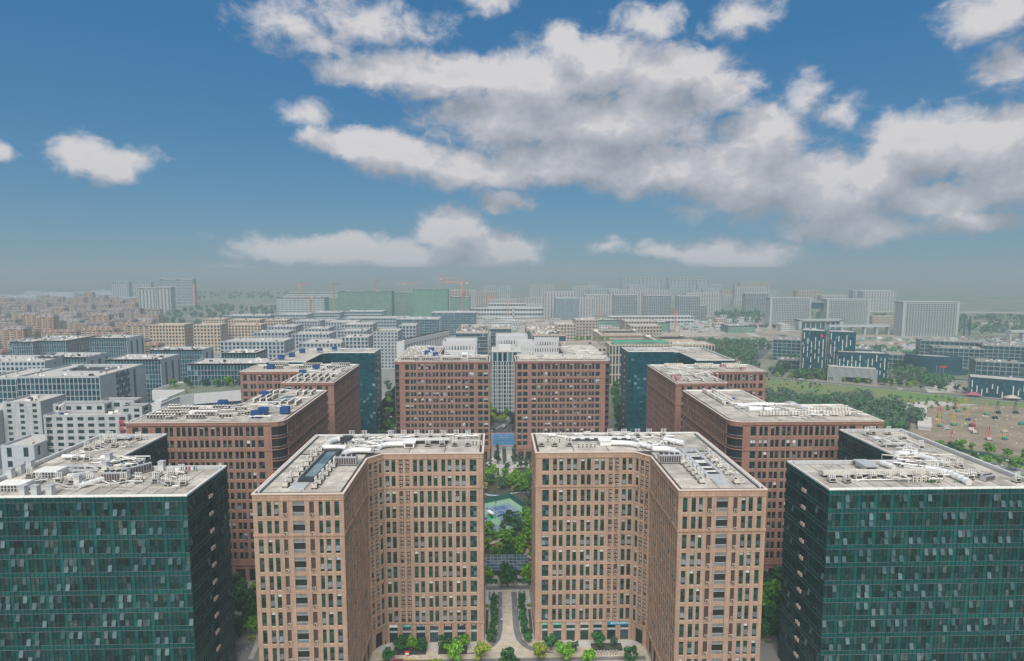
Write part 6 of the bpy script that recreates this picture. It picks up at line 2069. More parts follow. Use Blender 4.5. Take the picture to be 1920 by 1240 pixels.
# ---- left: glass and stone offices, nearest first
city('stone_building', 'blank grey stone building at the far left edge behind the glass block', 'building', -450, -381.5, 523, 42, 36, GP, G_, side=('slits', 'blank'), clutter=14)
t = city('courtyard_building', 'grey stone office with teal ribbon glass and a sunken roof court', 'office building', -333.6, -277, 430, 45, 55, GREYW, FARG, bay=3.0, fl=4.6, pf=.15, sf=.09, side=('slits', 'blank'), clutter=22)
m = MB([FARG, WHITE])
F_ = ((56.6 / 2 + .0, -27.5), (0, 1))
for q in range(6):
    for k in range(9): m.fbox(F_, 19 + q * 2.6, 21.2 + q * 2.6, .0, .06, 3 + k * 4.6, 7.2 + k * 4.6 if (q + k) % 3 else 5.6 + k * 4.6, 0)
m.fbox(F_, 40, 42.6, 0, .06, 2, 43, 0)
o = bpy.data.objects.new('window', m.mesh('window')); col.objects.link(o); o.parent = t; o['kind'] = 'stuff'
m = MB([ROOFG, GREYW]); m.box(-12, 16, -8, 18, 43.95, 44.2, 0)
for a in ((-12.5, 16.5, -8.5, -8), (-12.5, 16.5, 18, 18.5), (-12.5, -12, -8, 18), (16, 16.5, -8, 18)): m.box(a[0], a[1], a[2], a[3], 43.9, 45.6, 1)
o = bpy.data.objects.new('roof_court', m.mesh('roof_court')); col.objects.link(o); o.parent = t
city('office_wing', 'lower teal glass wing at the left of the court building', 'office building', -362, -333.9, 437, 43, 40, GREYW, FARG, bay=3.0, fl=4.6, pf=.13, sf=.09, side='blank', clutter=8)
city('stone_building', 'pale stone apartment tower at the left edge with double windows', 'apartment building', -297.6, -275, 371, 40, 22, WP, B_, bay=7.2, fl=3.6, pf=.66, sf=.46, side=('blank', 'blank'), clutter=5)
city('stone_building', 'pale stone apartment wing left of the pale tower, cut by the frame', 'apartment building', -325, -297.9, 364, 35, 26, WP, B_, bay=8, fl=3.6, pf=.75, sf=.5, side='blank', clutter=5)
city('low_building', 'low pale blue building with dark corner windows at the bottom left', 'building', -270, -252.2, 333, 24, 22, M('pale_blue_render', (.36, .40, .43), .8, .1), B_, bay=8, fl=8, pf=.7, sf=.3, side='grid', clutter=2)
city('low_building', 'long low roof with glass lights behind the left glass block', 'building', -250, -205, 326, 14, 15, WHITE, SASH, bay=3, fl=5, pf=.1, sf=.1, side='grid', clutter=3)
t = city('hotel_building', 'pale stone apartment hotel with black and red characters on its walls', 'apartment building', -254, -207.6, 344, 38, 24.5, WP, B_, bay=5.6, fl=3.75, pf=.42, sf=.46, side=('grid', 'blank'), clutter=16)
for i, ch in enumerate('米兰公寓一'):
    o = letters(ch, DARK, ((0, 0), (1, 0)), 0, 0, 0, 3.3, None); o.parent = t; o.location = (-23.2 + 2.4, -12.25 - .12, 34.2 - i * 3.75)
for i, ch in enumerate('量贩酒店'):
    o = letters(ch, SIGNR, ((0, 0), (1, 0)), 0, 0, 0, 3.4, None); o.parent = t; o.location = (19.6, -12.25 - .12, 33.6 - i * 3.85)
for x0, x1, y, h, l in ((-254, -225, 352, 42.5, 'left'), (-232, -212, 358.5, 43, 'middle'), (-213, -201, 347, 42, 'right')):
    city('rooftop_block', 'pale stone upper block with grey roof on the hotel, the %s one of three' % l, 'rooftop building', x0, x1, y, h, 8.5, WP, B_, bay=6, fl=3.4, pf=.5, sf=.45, side='grid', roof=M('grey_felt', (.17, .17, .17), .9), clutter=0, z0=37.2 if l != 'right' else 0)
m = MB([YELP, BLUET, PAPER]); m.tube([(-250, 349.5, 38), (-249, 350, 41.5), (-246.6, 350.5, 43.6)], .35, 8, 2); m.box(-251, -247, 348.6, 350.4, 36.8, 38, 1)
tag(m.build('roof_slide'), 'cream curved chute over a blue basin on the hotel roof', 'slide')
# glass slabs with pale ends
for (x0, x1, y, h, yb, lab, sd) in ((-544.7, -519.7, 696, 38, 757, 'stepped teal glass office at the far left, narrow part', 'grid'), (-519.2, -490, 706, 38, 757, 'stepped teal glass office at the far left, broad part', 'grid'),
                                    (-467.8, -425.5, 713, 40, 747, 'teal glass office with pale frame left of the tan housing', 'strip'), (-408.5, -361.6, 545, 42, 576, 'low teal glass office with cluttered white roof, third from left', 'strip'),
                                    (-336.2, -289, 530.5, 42, 563, 'teal glass office with three dark slots in its pale end', 'strip'), (-341.2, -290.2, 608, 40, 632, 'teal glass office in front of the tan housing blocks', 'strip'),
                                    (-247.2, -150, 492, 44, 520, 'broad teal glass office just left of the second-row red block', 'blank'), (-244.5, -214, 547, 45, 575, 'dark glass wedge behind the broad teal office', 'grid')):
    city('glass_office', lab, 'office building', x0, x1, y, h, 0, GREYW, CWB, bay=2.6, fl=4.2, pf=.09, sf=.05, side=(sd, 'blank'), clutter=34, yback=yb, fins=0)
# low white building with roof garden
t = thing('garden_roof_building', 'low white building with ribbon windows and a green roof garden', 'building', (-212, 450, 0))
pl = [(-238.8, 421), (-231, 421), (-231, 446), (-225, 455), (-190, 470), (-190, 505), (-264, 505), (-264, 470), (-238.8, 470)]
for z0, z1, mt, ins in ((0, 8, WHITE, 0), (8, 12, FARG, 1.2), (12, 15, WHITE, .0), (15, 19, FARG, 1.2), (19, 26, WHITE, 0)):
    m = MB([mt]); c = Vector((-228, 478))
    m.prism([tuple(Vector(p) + (c - Vector(p)).normalized() * ins) for p in pl], z0 + .02, z1); m.build('wall' if mt is WHITE else 'window_band', t)
m = MB([M('planted_roof', (.13, .16, .11), .9, .5, .15)]); m.prism([tuple(Vector(p) + (Vector((-228, 478)) - Vector(p)).normalized() * 2) for p in pl], 26, 26.1); m.build('roof', t)
m = MB([WHITE]);
for a, b in zip(pl, pl[1:] + pl[:1]):
    F_ = (a, tuple((Vector(b) - Vector(a)).normalized())); m.fbox(F_, 0, math.dist(a, b), -1, -.01, 26, 27)
m.box(-237, -232, 424, 434, 26, 28.5)
m.build('parapet', t)
for i, (x, y, k, s) in enumerate(((-256, 486, 'bigfresh', .7), (-248, 492, 'big', .7), (-240, 482, 'deep', .7), (-233, 490, 'big', .6), (-222, 486, 'bigfresh', .8), (-214, 488, 'bigfresh', .9), (-205, 492, 'big', .8), (-234, 462, 'yellow', .5), (-250, 478, 'fresh', .6), (-227, 495, 'deep', .8), (-209, 482, 'yellow', .7))):
    tree(x, y, k, 'tree growing on the roof garden of the low white building', s, 'roof garden trees', z=26.1)
# tan housing
for (x0, x1, y, h, l) in ((-493, -444, 881, 40, 'at the left, half hidden'), (-431, -393, 880, 40, 'in the middle of the front row'), (-400, -352, 922, 36, 'at the right of the front row'), (-489, -453, 1031, 36, 'in the back row at the left'), (-437, -386, 1008, 36, 'in the back row, second'), (-377, -342, 1007, 36, 'in the back row at the right')):
    city('tan_office', 'tan stone grid-windowed office ' + l, 'office building', x0, x1, y, h, 26, TANW, B_, bay=4.6, fl=4.6, pf=.40, sf=.36, side='grid', clutter=6, group='tan grid-windowed offices')
# white offices
for (x0, x1, y, h, yb, l) in ((-311, -239.6, 694, 38, 731, 'long white office with large paired windows, nearest of the white rows'), (-327, -281, 832, 34, 860, 'white office behind the long one, left'), (-339, -299, 917, 34, 951, 'white office beside the tan housing'),
                              (-269, -220, 810, 34, 844, 'white office behind the long one, right'), (-274, -241, 882, 34, 915, 'white office with slanted roof in the third white row'), (-347, -302, 1056, 30, 1089, 'small white office before the low glass halls, left'),
                              (-287, -235, 1034, 30, 1076, 'small white office before the low glass halls, right'), (-239, -191, 949, 34, 986, 'white office left of the green-roofed white tower'), (-239, -188, 743, 30, 788, 'low white office with curved pale roof'),
                              (-192, -159, 762, 35, 792, 'low white office at the foot of the white tower'), (-137, -113, 864, 40, 898, 'white office with three tall slots in its front'), (-222, -182, 860, 33, 890, 'white office in the middle of the white rows')):
    city('white_office', l, 'office building', x0, x1, y, h, 0, WP, FARG, bay=4.6, fl=4.6, pf=.36, sf=.28, side='grid', clutter=8, yback=yb, roof=ROOFL)
city('white_tower', 'tall white grid office with plants on its roof left of the walk end', 'office building', -145.9, -117, 728, 45, 40, WP, FARG, bay=4.2, fl=3.9, pf=.44, sf=.42, side='grid', clutter=6)
for i in range(8): tag(inst(SHRUB[i % 2], 'shrub', (-144 + i * 3.4, 731, 44), 0, None, 1.1), 'bush on the roof of the tall white office', 'bush', 'bushes on the white office roof')
# slanting comb-faced hall
t = thing('comb_building', 'long pale hall with tall dark arches, set aslant behind the left red block', 'building', (-85, 745, 0), .0)
a, b = Vector((-104, 696)), Vector((-62, 800)); F_ = (tuple(a), tuple((b - a).normalized())); L = (b - a).length
m = MB([WHITE, ROOFL]); m.fbox(F_, 0, L, -11, -1.5, 0, 36); m.fbox(F_, 1, L - 1, -10.5, -2, 36, 36.4, 1)
n = 17
for i in range(n + 1):
    u = i * L / n; m.fbox(F_, u - 1.6, u + 1.6, -1.6, 0, 0, 38)
m.fbox(F_, 0, L, -2, .3, 33, 38.4); m.build('wall', t)
m = MB([FARG])
for i in range(n): m.fbox(F_, i * L / n + 1.6, (i + 1) * L / n - 1.6, -1.49, -1.4, 2, 33)
m.build('window', t, stuff=True)
m = MB([DARK])
for i in range(n): m.fbox(F_, i * L / n + 2, i * L / n + 5, -3, -.5, 38.4, 39.8)
m.build('roof_plant', t, stuff=True)
# white castellated blocks behind the walk end
for (x0, x1, y, h, yb, l) in ((-44, -7, 736, 41, 770, 'stepped white block behind the left one'), (-56, -20.5, 638, 44, 670, 'nearest stepped white block, left of the striped tower'), (-.5, 36, 694, 43, 726, 'stepped white block right behind the striped tower'),
                              (21.6, 40, 640, 43, 662, 'small stepped white block by the striped tower'), (43, 71, 688, 42, 716, 'stepped white block with tall slots at the right')):
    t = city('white_block', l, 'building', x0, x1, y, h, 0, WHITE, B_, bay=2.9, fl=8.0, pf=.62, sf=.45, side='grid', clutter=0, yback=yb, top=5)
    m = MB([WHITE, DARK]); w = x1 - x0; n = int(w / 3)
    hd = (yb - y) / 2
    for i in range(n):
        xx = -w / 2 + (i + .5) * w / n
        m.box(xx - .5, xx + .5, -hd - .35, -hd - .06, h - 11, h + .8); m.box(xx + .55, xx + 1.0, -hd - .05, -hd, h - 9, h - 7.5, 1)
    m.box(-w / 2 + 3, w / 2 - 3, -hd + 5, hd - 5, h - 5, h - 1.2)
    o = bpy.data.objects.new('fin_set', m.mesh('fin_set')); col.objects.link(o); o.parent = t; o['kind'] = 'stuff'
city('low_office', 'low white office with dark teal windows just over the left red roof', 'building', -51.7, -21.5, 606, 36, 20, WHITE, CWB, bay=7, fl=8, pf=.3, sf=.3, side='grid', clutter=3)
# central striped tower
t = thing('striped_tower', 'dark glass tower with white vertical ribs closing the view down the walk', 'office tower', (7, 505, 0))
m = MB([FARG, CWB]); rr = random.Random(3)
for i in range(22):
    for k in range(13):
        u0 = -3.4 + i * 1.05
        m.quad((u0, 490.5, 2 + k * 3.3), (u0 + .98, 490.5, 2 + k * 3.3), (u0 + .98, 490.5, 5.2 + k * 3.3), (u0, 490.5, 5.2 + k * 3.3), 0)
for k, u in enumerate((-2.6, 1.4, 5.5, 9.6, 13.6)): m.box(u, u + 3.0, 490.2, 490.4, 45.4, 52.5, 1)
m.build('window', t, stuff=True)
m = MB([WHITE, METAL, ROOFL]);
for u in (-3.0, -.6, 1.0, 3.6, 5.4, 8.0, 9.8, 12.4, 14.0, 16.6, 18.6): m.box(u, u + .55, 489.6, 490.6, 2, 45.3)
for k in range(13): m.box(-3.4, 19.4, 490.0, 490.45, 1.6 + k * 3.3, 2.1 + k * 3.3, 1)
for u in (-3.3, .7, 4.8, 8.9, 12.9, 17): m.box(u, u + .8, 489.9, 490.6, 45.3, 52.8, 1)
m.box(-3.6, 19.6, 490.62, 520, 0, 52.6, 1); m.box(-3.8, 19.8, 489.8, 520.2, 52.6, 53.3); m.box(-3, 19, 491, 519, 53.3, 53.4, 2); m.box(2, 12, 498, 508, 53.4, 57, 0); m.build('wall', t)
m = MB([DARK, SIGNB]); m.box(-2, 18, 488.6, 489.8, 0, 3.2); m.build('entrance', t)
# L-shaped glass and beam buildings
for (x0, x1, y, h, yb, wall_, l, sd) in ((-47.7, -9.7, 726, 45, 822, M('cream_frame', (.44, .40, .36), .8, .1), 'cream framed glass office with dark cluttered roof, left of centre', 'grid'), (-9, 20, 778, 45, 822, M('cream_frame', (.44, .40, .36)), 'teal glass rear wing of the cream framed office', 'blank'),
                                         (38, 79, 752, 45, 805, CREAMP, 'teal glass wing behind the cream office with dark roof', 'grid'), (40.5, 79, 694, 45, 751, CREAMP, 'cream office with dark roof and blue glass bands, right of centre', 'grid')):
    city('framed_office', l, 'office building', x0, x1, y, h, 0, wall_, CWB, bay=2.4, fl=9 if x0 > 40 else 4.2, pf=.06, sf=.22 if x0 > 40 else .1, side=(sd, 'blank'), clutter=60, yback=yb, roof=M('dark_roof', (.20, .17, .15), .9, .4, .1), top=2.2)
for (x0, x1, y, h, yb, wall_, l, sf, bay) in ((121, 155, 923, 42, 962, CREAMP, 'taller cream stone office with blue windows, back left', .42, 4.6), (86, 117.5, 896, 38, 941, CREAMP, 'cream stone office beside the taller one', .42, 4.6), (196, 246, 925, 40, 964, CREAMP, 'cream stone office at the right rear', .42, 4.6),
                                          (188, 232, 847, 40, 880, CREAMP, 'cream stone office at the right, nearest of its pair', .42, 4.6)):
    city('cream_office', l, 'office building', x0, x1, y, h, 0, wall_, FARG, bay=bay, fl=4.6, pf=.4, sf=sf, side='grid', clutter=4, yback=yb)
for (x0, x1, y, h, yb, l, bay) in ((134.6, 194.7, 787, 34, 850, 'cream ring building with open roof court', 2.6), (190, 239.5, 715, 34, 780, 'second cream ring building at the right, open on top', 2.6)):
    t = city('ring_building', l, 'office building', x0, x1, y, h, 0, CREAMP, B_, bay=bay, fl=4.6, pf=.42, sf=.36, side='grid', clutter=0, yback=yb)
    w, dp = (x1 - x0) / 2, (yb - y) / 2
    m = MB([CREAMP, DARK, PAPER])
    for a in ((-w + 7, w - 7, -dp + 8, -dp + 8.6), (-w + 7, w - 7, dp - 8.6, dp - 8), (-w + 7, -w + 7.6, -dp + 8.6, dp - 8.6), (w - 7.6, w - 7, -dp + 8.6, dp - 8.6)): m.box(*a, h - 1, h + 1.6, 0)
    m.box(-w + 7.6, w - 7.6, -dp + 8.6, dp - 8.6, h - 1, h - .8, 1); m.box(-w + 1, w - 1, dp - 6, dp - 1, h - 1, h + .6, 2)
    o = bpy.data.objects.new('roof_court', m.mesh('roof_court')); col.objects.link(o); o.parent = t
t = city('long_cream_office', 'long cream office with tall window slots and green netting on its roof', 'office building', 116, 225, 621, 42, 28, CREAMP, FARG, bay=3.3, fl=10.3, pf=.42, sf=.12, side='grid', clutter=6)
m = MB([NET, SIGNG]); m.box(-50, 8, -11, -9, 41, 44.5); m.box(-50, 8, -9, 8, 43.6, 44, 1)
o = bpy.data.objects.new('netting', m.mesh('netting')); col.objects.link(o); o.parent = t
for i in range(6): tag(inst(SHRUB[i % 2], 'shrub', (85 + i * 7, 652, 43), 0, None, 1.9), 'bush on the flat roof behind the right red block', 'bush', 'bushes on the flat cream roof')
city('flat_roof_building', 'flat tan roof with white parapet just behind the right red block', 'building', 67, 109, 599, 42, 52, CREAMP, B_, bay=4, fl=4.2, pf=.4, sf=.4, side='blank', clutter=5, roof=M('tan_roof', (.27, .24, .20), .9))
# glass boxes and low halls farther off
city('glass_slab', 'dark teal glass slab farthest of the two behind the white rows', 'office building', -114.5, -35, 1087, 42, 39, GREYW, CWB, bay=2.6, fl=4.2, pf=.1, sf=.1, side=('strip', 'blank'), clutter=10)
city('glass_slab', 'dark teal glass slab nearer the white offices', 'office building', -154.5, -88, 950, 42, 40, GREYW, CWB, bay=2.6, fl=4.2, pf=.1, sf=.1, side=('strip', 'blank'), clutter=14)
for (x0, x1, y, h, l) in ((-566, -470, 1284, 22, 'long low glass hall farthest left'), (-460, -394, 1284, 24, 'low glass hall second from the left'), (-404, -340, 1343, 24, 'low glass hall third from the left'), (-330, -247, 1343, 26, 'low glass hall at the right'), (-520, -430, 1180, 18, 'nearer low dark glass hall, left'), (-400, -320, 1200, 18, 'nearer low dark glass hall, right'), (-310, -180, 1240, 20, 'broad low glass hall before the green nets')):
    city('glass_hall', l, 'hall', x0, x1, y, h, 48, GREYW, FARG, bay=6, fl=6, pf=.12, sf=.4, side='grid', clutter=10)
city('gray_glass_tower', 'grey glass box tower with pale side beyond the walk end', 'office tower', 133, 183, 1351, 54, 45, M('pale_glass_frame', (.30, .34, .36), .6), glass_mat('grey_curtain_glass', [(0, (.09, .14, .17)), (1, (.15, .21, .25))], inner=.2), bay=3, fl=5, pf=.16, sf=.1, side=('blank', 'blank'), clutter=0)
# housing slabs far off
HS = M('far_housing', (.40, .40, .39), .85, .1)
for (x0, x1, y, h, l, st) in ((112, 186, 1422, 65, 'unfinished pale housing slab behind the grey glass tower', 0), (231, 305, 1584, 51, 'pale housing slab behind the ribboned ones', 0), (286, 343, 1479, 55.7, 'housing slab with blue glass, first from the left', 1),
                              (352, 415, 1446, 56, 'housing slab with blue glass, second from the left', 1), (422, 475, 1414, 56, 'housing slab with blue glass, third from the left', 1), (480, 570, 1540, 57, 'wide pale housing slab, right end', 0), (661, 723, 1611, 54, 'grey unfinished slab standing alone at the right', 1),
                              (-124, -60, 1850, 53, 'pale housing slab by the tallest crane', 0), (-16, 64, 1847, 26, 'low pink-grey housing block at the centre', 0), (300, 460, 1620, 62, 'long housing slab at the back', 0), (76, 150, 1560, 45, 'pale housing behind the white low rows', 0),
                              (186, 240, 1500, 47, 'white grid housing right of the grey glass tower', 0), (455, 500, 1445, 32, 'low grey office before the wide slab', 1)):
    city('housing_slab', l, 'housing slab', x0, x1, y, h, 22, HS, FARG, bay=6.5 if not st else 4.5, fl=3.2 if not st else 3.6, pf=.45 if not st else .2, sf=.4 if not st else .2, side='grid', clutter=6, z0=0)
for (x0, x1, y, h, l) in ((-65, 40, 1488, 23, 'left'), (44, 130, 1486, 23, 'right'), (-20, 120, 1560, 30, 'rear'), (240, 420, 1290, 18, 'long right')):
    city('white_low_hall', 'long low white building with a dark window row, the %s one' % l, 'hall', x0, x1, y, h, 26, WHITE, B_, bay=7, fl=9, pf=.2, sf=.5, side='grid', clutter=3)
rk = random.Random(77)
for i in range(34):
    x = rk.uniform(-420, 1050); y = rk.uniform(1650, 2500); w_ = rk.uniform(50, 120); h_ = rk.choice((22, 30, 40, 48, 55, 60)) * rk.uniform(.85, 1.1)
    city('skyline_block', 'pale hazy block in the far skyline', 'housing block', x, x + w_, y, h_, 24, (HS, GREYW, CREAMP)[i % 3], FARG, bay=8, fl=4, pf=.4, sf=.4, side='grid', clutter=3, group='hazy blocks of the far skyline', seed=i)
for i in range(38):
    x = rk.uniform(-60, 620); y = rk.uniform(1130, 1420); w_ = rk.uniform(14, 45)
    if 120 < x + w_ and x < 200 and y > 1330: continue
    city('low_site_building', 'small low building on the cleared land beyond the walk end', 'building', x, x + w_, y, rk.uniform(5, 13), rk.uniform(10, 22), (WHITE, GREYW, CREAMP, HS)[i % 4], FARG, bay=5, fl=4, pf=.5, sf=.5, side='grid', clutter=2, top=.8, group='low buildings on the cleared land', seed=i)
# netted construction
for (x0, x1, y, h, l, mt) in ((-510, -400, 1438, 52, 'grey netted shell at the left', GREYW), (-390, -300, 1520, 60, 'second netted shell from the left', NET), (-361, -243, 1434, 66, 'long green netted shell', NET), (-199, -116, 1476, 69, 'bright green netted shell, tallest', M('bright_net', (.12, .27, .18), .9, .2, .08)),
                              (-106, -62, 1428, 53, 'green netted shell by the tallest crane', NET), (-300, -205, 1560, 58, 'green netted shell behind the others', NET), (-470, -400, 1640, 40, 'small green netted block in front', M('bright_net', (.12, .27, .18))), (-640, -420, 1880, 45, 'faint long shell at the far left', GREYW),
                              (180, 240, 1180, 20, 'low green netted box right of the cream offices', NET), (255, 330, 1150, 18, 'second low green netted box', NET), (430, 480, 1120, 14, 'low green hoarded yard', NET)):
    city('netted_building', l + ' under construction', 'construction site', x0, x1, y, h, 40, mt, M('net_shadow', (.10, .17, .14), .9, .3, .05), bay=9, fl=5, pf=.16, sf=.55, side='grid', clutter=14, fins=0)
# ribbed government slabs
RB = M('ribbed_stone', (.34, .36, .36), .8, .06)
for (x0, x1, y, h, l, bay, pf) in ((567, 652, 1252, 58.6, 'left ribbed pale slab of the linked pair', 3.4, .5), (672, 758, 1226, 56.5, 'right ribbed pale slab of the linked pair', 3.4, .5), (716, 814, 1058, 60.3, 'single ribbed slab farthest right', 4.9, .42)):
    t = city('ribbed_slab', l, 'office slab', x0, x1, y, h, 24, RB, FARG, bay=bay, fl=3.6, pf=pf, sf=.34, side=('blank', 'blank'), clutter=0, top=3)
    m = MB([RB]); w = (x1 - x0) / 2
    m.box(-w - 1.5, -w + 3, -13, -12.1, 0, h); m.box(w - 3, w + 1.5, -13, -12.1, 0, h); m.box(-w - 1.5, w + 1.5, -13.1, 12, h, h + 1)
    for i in range(int(2 * w / bay) + 1): m.box(-w + i * bay - .5, -w + i * bay + .5, -12.9, -12.05, 8, h - 3)
    o = bpy.data.objects.new('rib_set', m.mesh('rib_set')); col.objects.link(o); o.parent = t; o['kind'] = 'stuff'
m = MB([FARG, RB]); m.box(652.2, 672, 1240, 1252, 38, 50); m.box(652.2, 672, 1239, 1253, 50, 51, 1)
tag(m.build('link_bridge'), 'dark glass bridge joining the two ribbed slabs high up', 'bridge')
t = thing('gate_building', 'wide low gate building with a frame before the linked slabs', 'gate building', (640, 1200, 0))
m = MB([RB]); m.box(597, 603, 1190, 1210, 0, 18); m.box(679, 686, 1190, 1210, 0, 18); m.box(597, 686, 1190, 1210, 16, 19)
for i in range(7): m.box(612 + i * 10, 614 + i * 10, 1194, 1196, 0, 15)
m.build('frame', t); m = MB([FARG]); m.box(603, 679, 1197, 1208, 0, 14); m.build('window', t)
city('low_row', 'low cream building between the ribbed slabs', 'building', 809, 866, 1294, 17, 20, CREAMP, B_, bay=4, fl=4, pf=.5, sf=.4, clutter=0)
for (x0, x1, y, l) in ((600, 712, 1085, 'left of'), (850, 1020, 985, 'right of'), (1020, 1200, 985, 'far right of')):
    t = thing('viaduct', 'pale viaduct on piers ' + l + ' the single ribbed slab', 'viaduct', ((x0 + x1) / 2, y, 0))
    m = MB([GREYW]); m.box(x0, x1, y, y + 12, 14, 17.5); m.build('deck', t)
    for q in range(int((x1 - x0) / 22) + 1): m = MB([GREYW]); m.box(x0 + q * 22, x0 + q * 22 + 3, y + 2, y + 10, 0, 14); m.build('pier', t)
for x, l in ((832, 'left'), (842, 'right')):
    m = MB([TEALD]); m.tube([(x, 1064, 0), (x, 1064, 35.5)], 1.3, 8); tag(m.build('mast'), '%s one of two dark masts beside the single ribbed slab' % l, 'mast')
city('far_slab', 'very faint long slab lost in the haze above the housing', 'housing slab', 680, 900, 3290, 70, 60, HS, FARG, bay=20, fl=10, pf=.3, sf=.4, clutter=0); city('far_slab', 'second faint slab in the haze, right part', 'housing slab', 930, 1148, 3280, 68, 60, HS, FARG, bay=20, fl=10, pf=.3, sf=.4, clutter=0)
# towers on the far left
for (x0, x1, y, h, l, st) in ((-1397, -1338, 2273, 84, 'left one of the far white towers', 0), (-1410, -1345, 2429, 86, 'far white tower, second from left', 0), (-971, -925, 1693, 63, 'nearest white tower, left half with green glass', 1), (-922, -884, 1691, 65, 'nearest white tower, right half', 1), (-1101, -991, 2037, 81, 'broad ribbed slab with orange hoists', 2)):
    h2 = {0: 67 if x0 > -1400 else 62.5}.get(st, h)
    t = city('white_tower', l, 'tower', x0, x1, y, h2, 24, HS if st != 2 else GREYW, FARG, bay=9 if st < 2 else 18, fl=3.4 if st < 2 else 5, pf=.5 if st < 2 else .04, sf=.28 if st < 2 else .5, side='grid', clutter=0)
    w = (x1 - x0) / 2
    m = MB([HS]); m.box(-w - 2, w + 2, -14, 14, h2 + 2.5, h2 + 4); m.box(-w, -w + 3, -12, 12, h2, h2 + 2.5); m.box(w - 3, w, -12, 12, h2, h2 + 2.5); m.box(-2, 2, -12, 12, h2, h2 + 2.5)
    o = bpy.data.objects.new('roof_frame', m.mesh('roof_frame')); col.objects.link(o); o.parent = t
for x in (-1106, -986):
    m = MB([CRANE]); m.box(x - 2, x + 2, 2030, 2034, 0, 68 if x > -1000 else 55); tag(m.build('hoist'), 'orange hoist mast at the %s end of the broad ribbed slab' % ('left' if x < -1000 else 'right'), 'hoist')

# ---- sea of tan housing on the left


def apartment_mesh(L, h, tint, roofc, seed):
    rr = random.Random(seed)
    wm = M('housing_wall_%d' % tint[0], tint[1], .9, .15, .1); rm = M('housing_roof_%d' % roofc[0], roofc[1], .9, .2, .1)
    m = MB([wm, rm, FARG, TANW]); D = 12
    m.box(-L / 2, L / 2, 0, D, 0, h)
    n = int(L / 9)
    for i in range(n):
        x = -L / 2 + (i + .5) * L / n
        m.box(x - 2.9, x + 2.9, -1.2, .0, 0, h - rr.choice((0, 3, 3)), 3 if i % 2 else 0)
        for k in range(int(h / 3)): m.box(x - 2.4, x + 2.4, -1.3, -1.19, k * 3 + 1.0, k * 3 + 2.4, 2)
    for k in range(int(h / 3)):
        m.box(L / 2, L / 2 + .12, 2, 5, k * 3 + 1, k * 3 + 2.4, 2)
    m.hexa([(-L / 2 - .6, -.8, h), (L / 2 + .6, -.8, h), (L / 2 + .6, D + .6, h), (-L / 2 - .6, D + .6, h), (-L / 2 + 2, D * .46, h + 3.6), (L / 2 - 2, D * .46, h + 3.6), (L / 2 - 2, D * .54, h + 3.6), (-L / 2 + 2, D * .54, h + 3.6)], 1)
    for i in range(n):
        x = -L / 2 + (i + .5) * L / n; m.box(x - 1.4, x + 1.4, 1.0, 5, h + .3, h + 3.2, 0)
    return m.mesh('apartment_block')


WT = [(0, (.40, .25, .16)), (1, (.36, .30, .25)), (2, (.44, .33, .24)), (3, (.30, .24, .22))]; RC = [(0, (.16, .13, .13)), (1, (.22, .20, .22)), (2, (.20, .12, .09))]
APT = [apartment_mesh(L, h, WT[i % 4], RC[i % 3], i) for i, (L, h) in enumerate(((46, 20), (38, 20), (54, 24), (42, 28), (30, 34), (48, 18), (36, 24)))]
cnt = 0; y = 735.0
while y < 2080 and cnt < 290:
    x = -.90 * y - 20
    xr = (-.585 if y < 1000 else -.56) * y
    while x < xr and cnt < 290:
        bad = any(a < x + 22 and x - 22 < b and c - 20 < y < d + 12 for a, b, c, d in ((-550, -480, 680, 765), (-480, -420, 700, 755), (-500, -430, 860, 915), (-985, -870, 1680, 1725), (-1110, -980, 2020, 2070)))
        if not bad:
            k = R.randrange(len(APT))
            o = inst(APT[k], 'apartment_block', (x + R.uniform(-6, 6), y + R.uniform(-5, 5), 0), R.uniform(-.12, .05), None, (R.uniform(.85, 1.1), 1.3, R.uniform(.8, 1.2)))
            tag(o, ('brown-walled', 'greyish long', 'tan long', 'dark brown taller', 'narrow tall tan', 'long low beige', 'beige mid-height')[k] + ' apartment block in the dense estate on the left', 'apartment block', 'apartment blocks of the dense estate, kind %d' % k); cnt += 1
        x += R.uniform(52, 68) + y * .008
    y += 33 + (y - 735) * .028
APW = [apartment_mesh(L, h, (5, (.42, .44, .45)), (5, (.30, .33, .36)), 30 + i) for i, (L, h) in enumerate(((60, 18), (44, 15), (70, 20)))]
for i in range(66):
    y = R.uniform(2120, 2760); x = R.uniform(-.80 * y, -.50 * y)
    if any(abs(x - a) < 60 and abs(y - b) < 45 for a, b in ((-1367, 2273), (-1377, 2429))): continue
    o = inst(APW[i % 3], 'apartment_block', (x, y, 0), R.uniform(-.1, .1), None, (1.2, 1.5, 1.0)); tag(o, 'pale low housing block in the hazy rows beyond the tan estate', 'apartment block', 'pale blocks beyond the tan estate')

# ---- campus of dark glass offices on the right, turned about 25 degrees


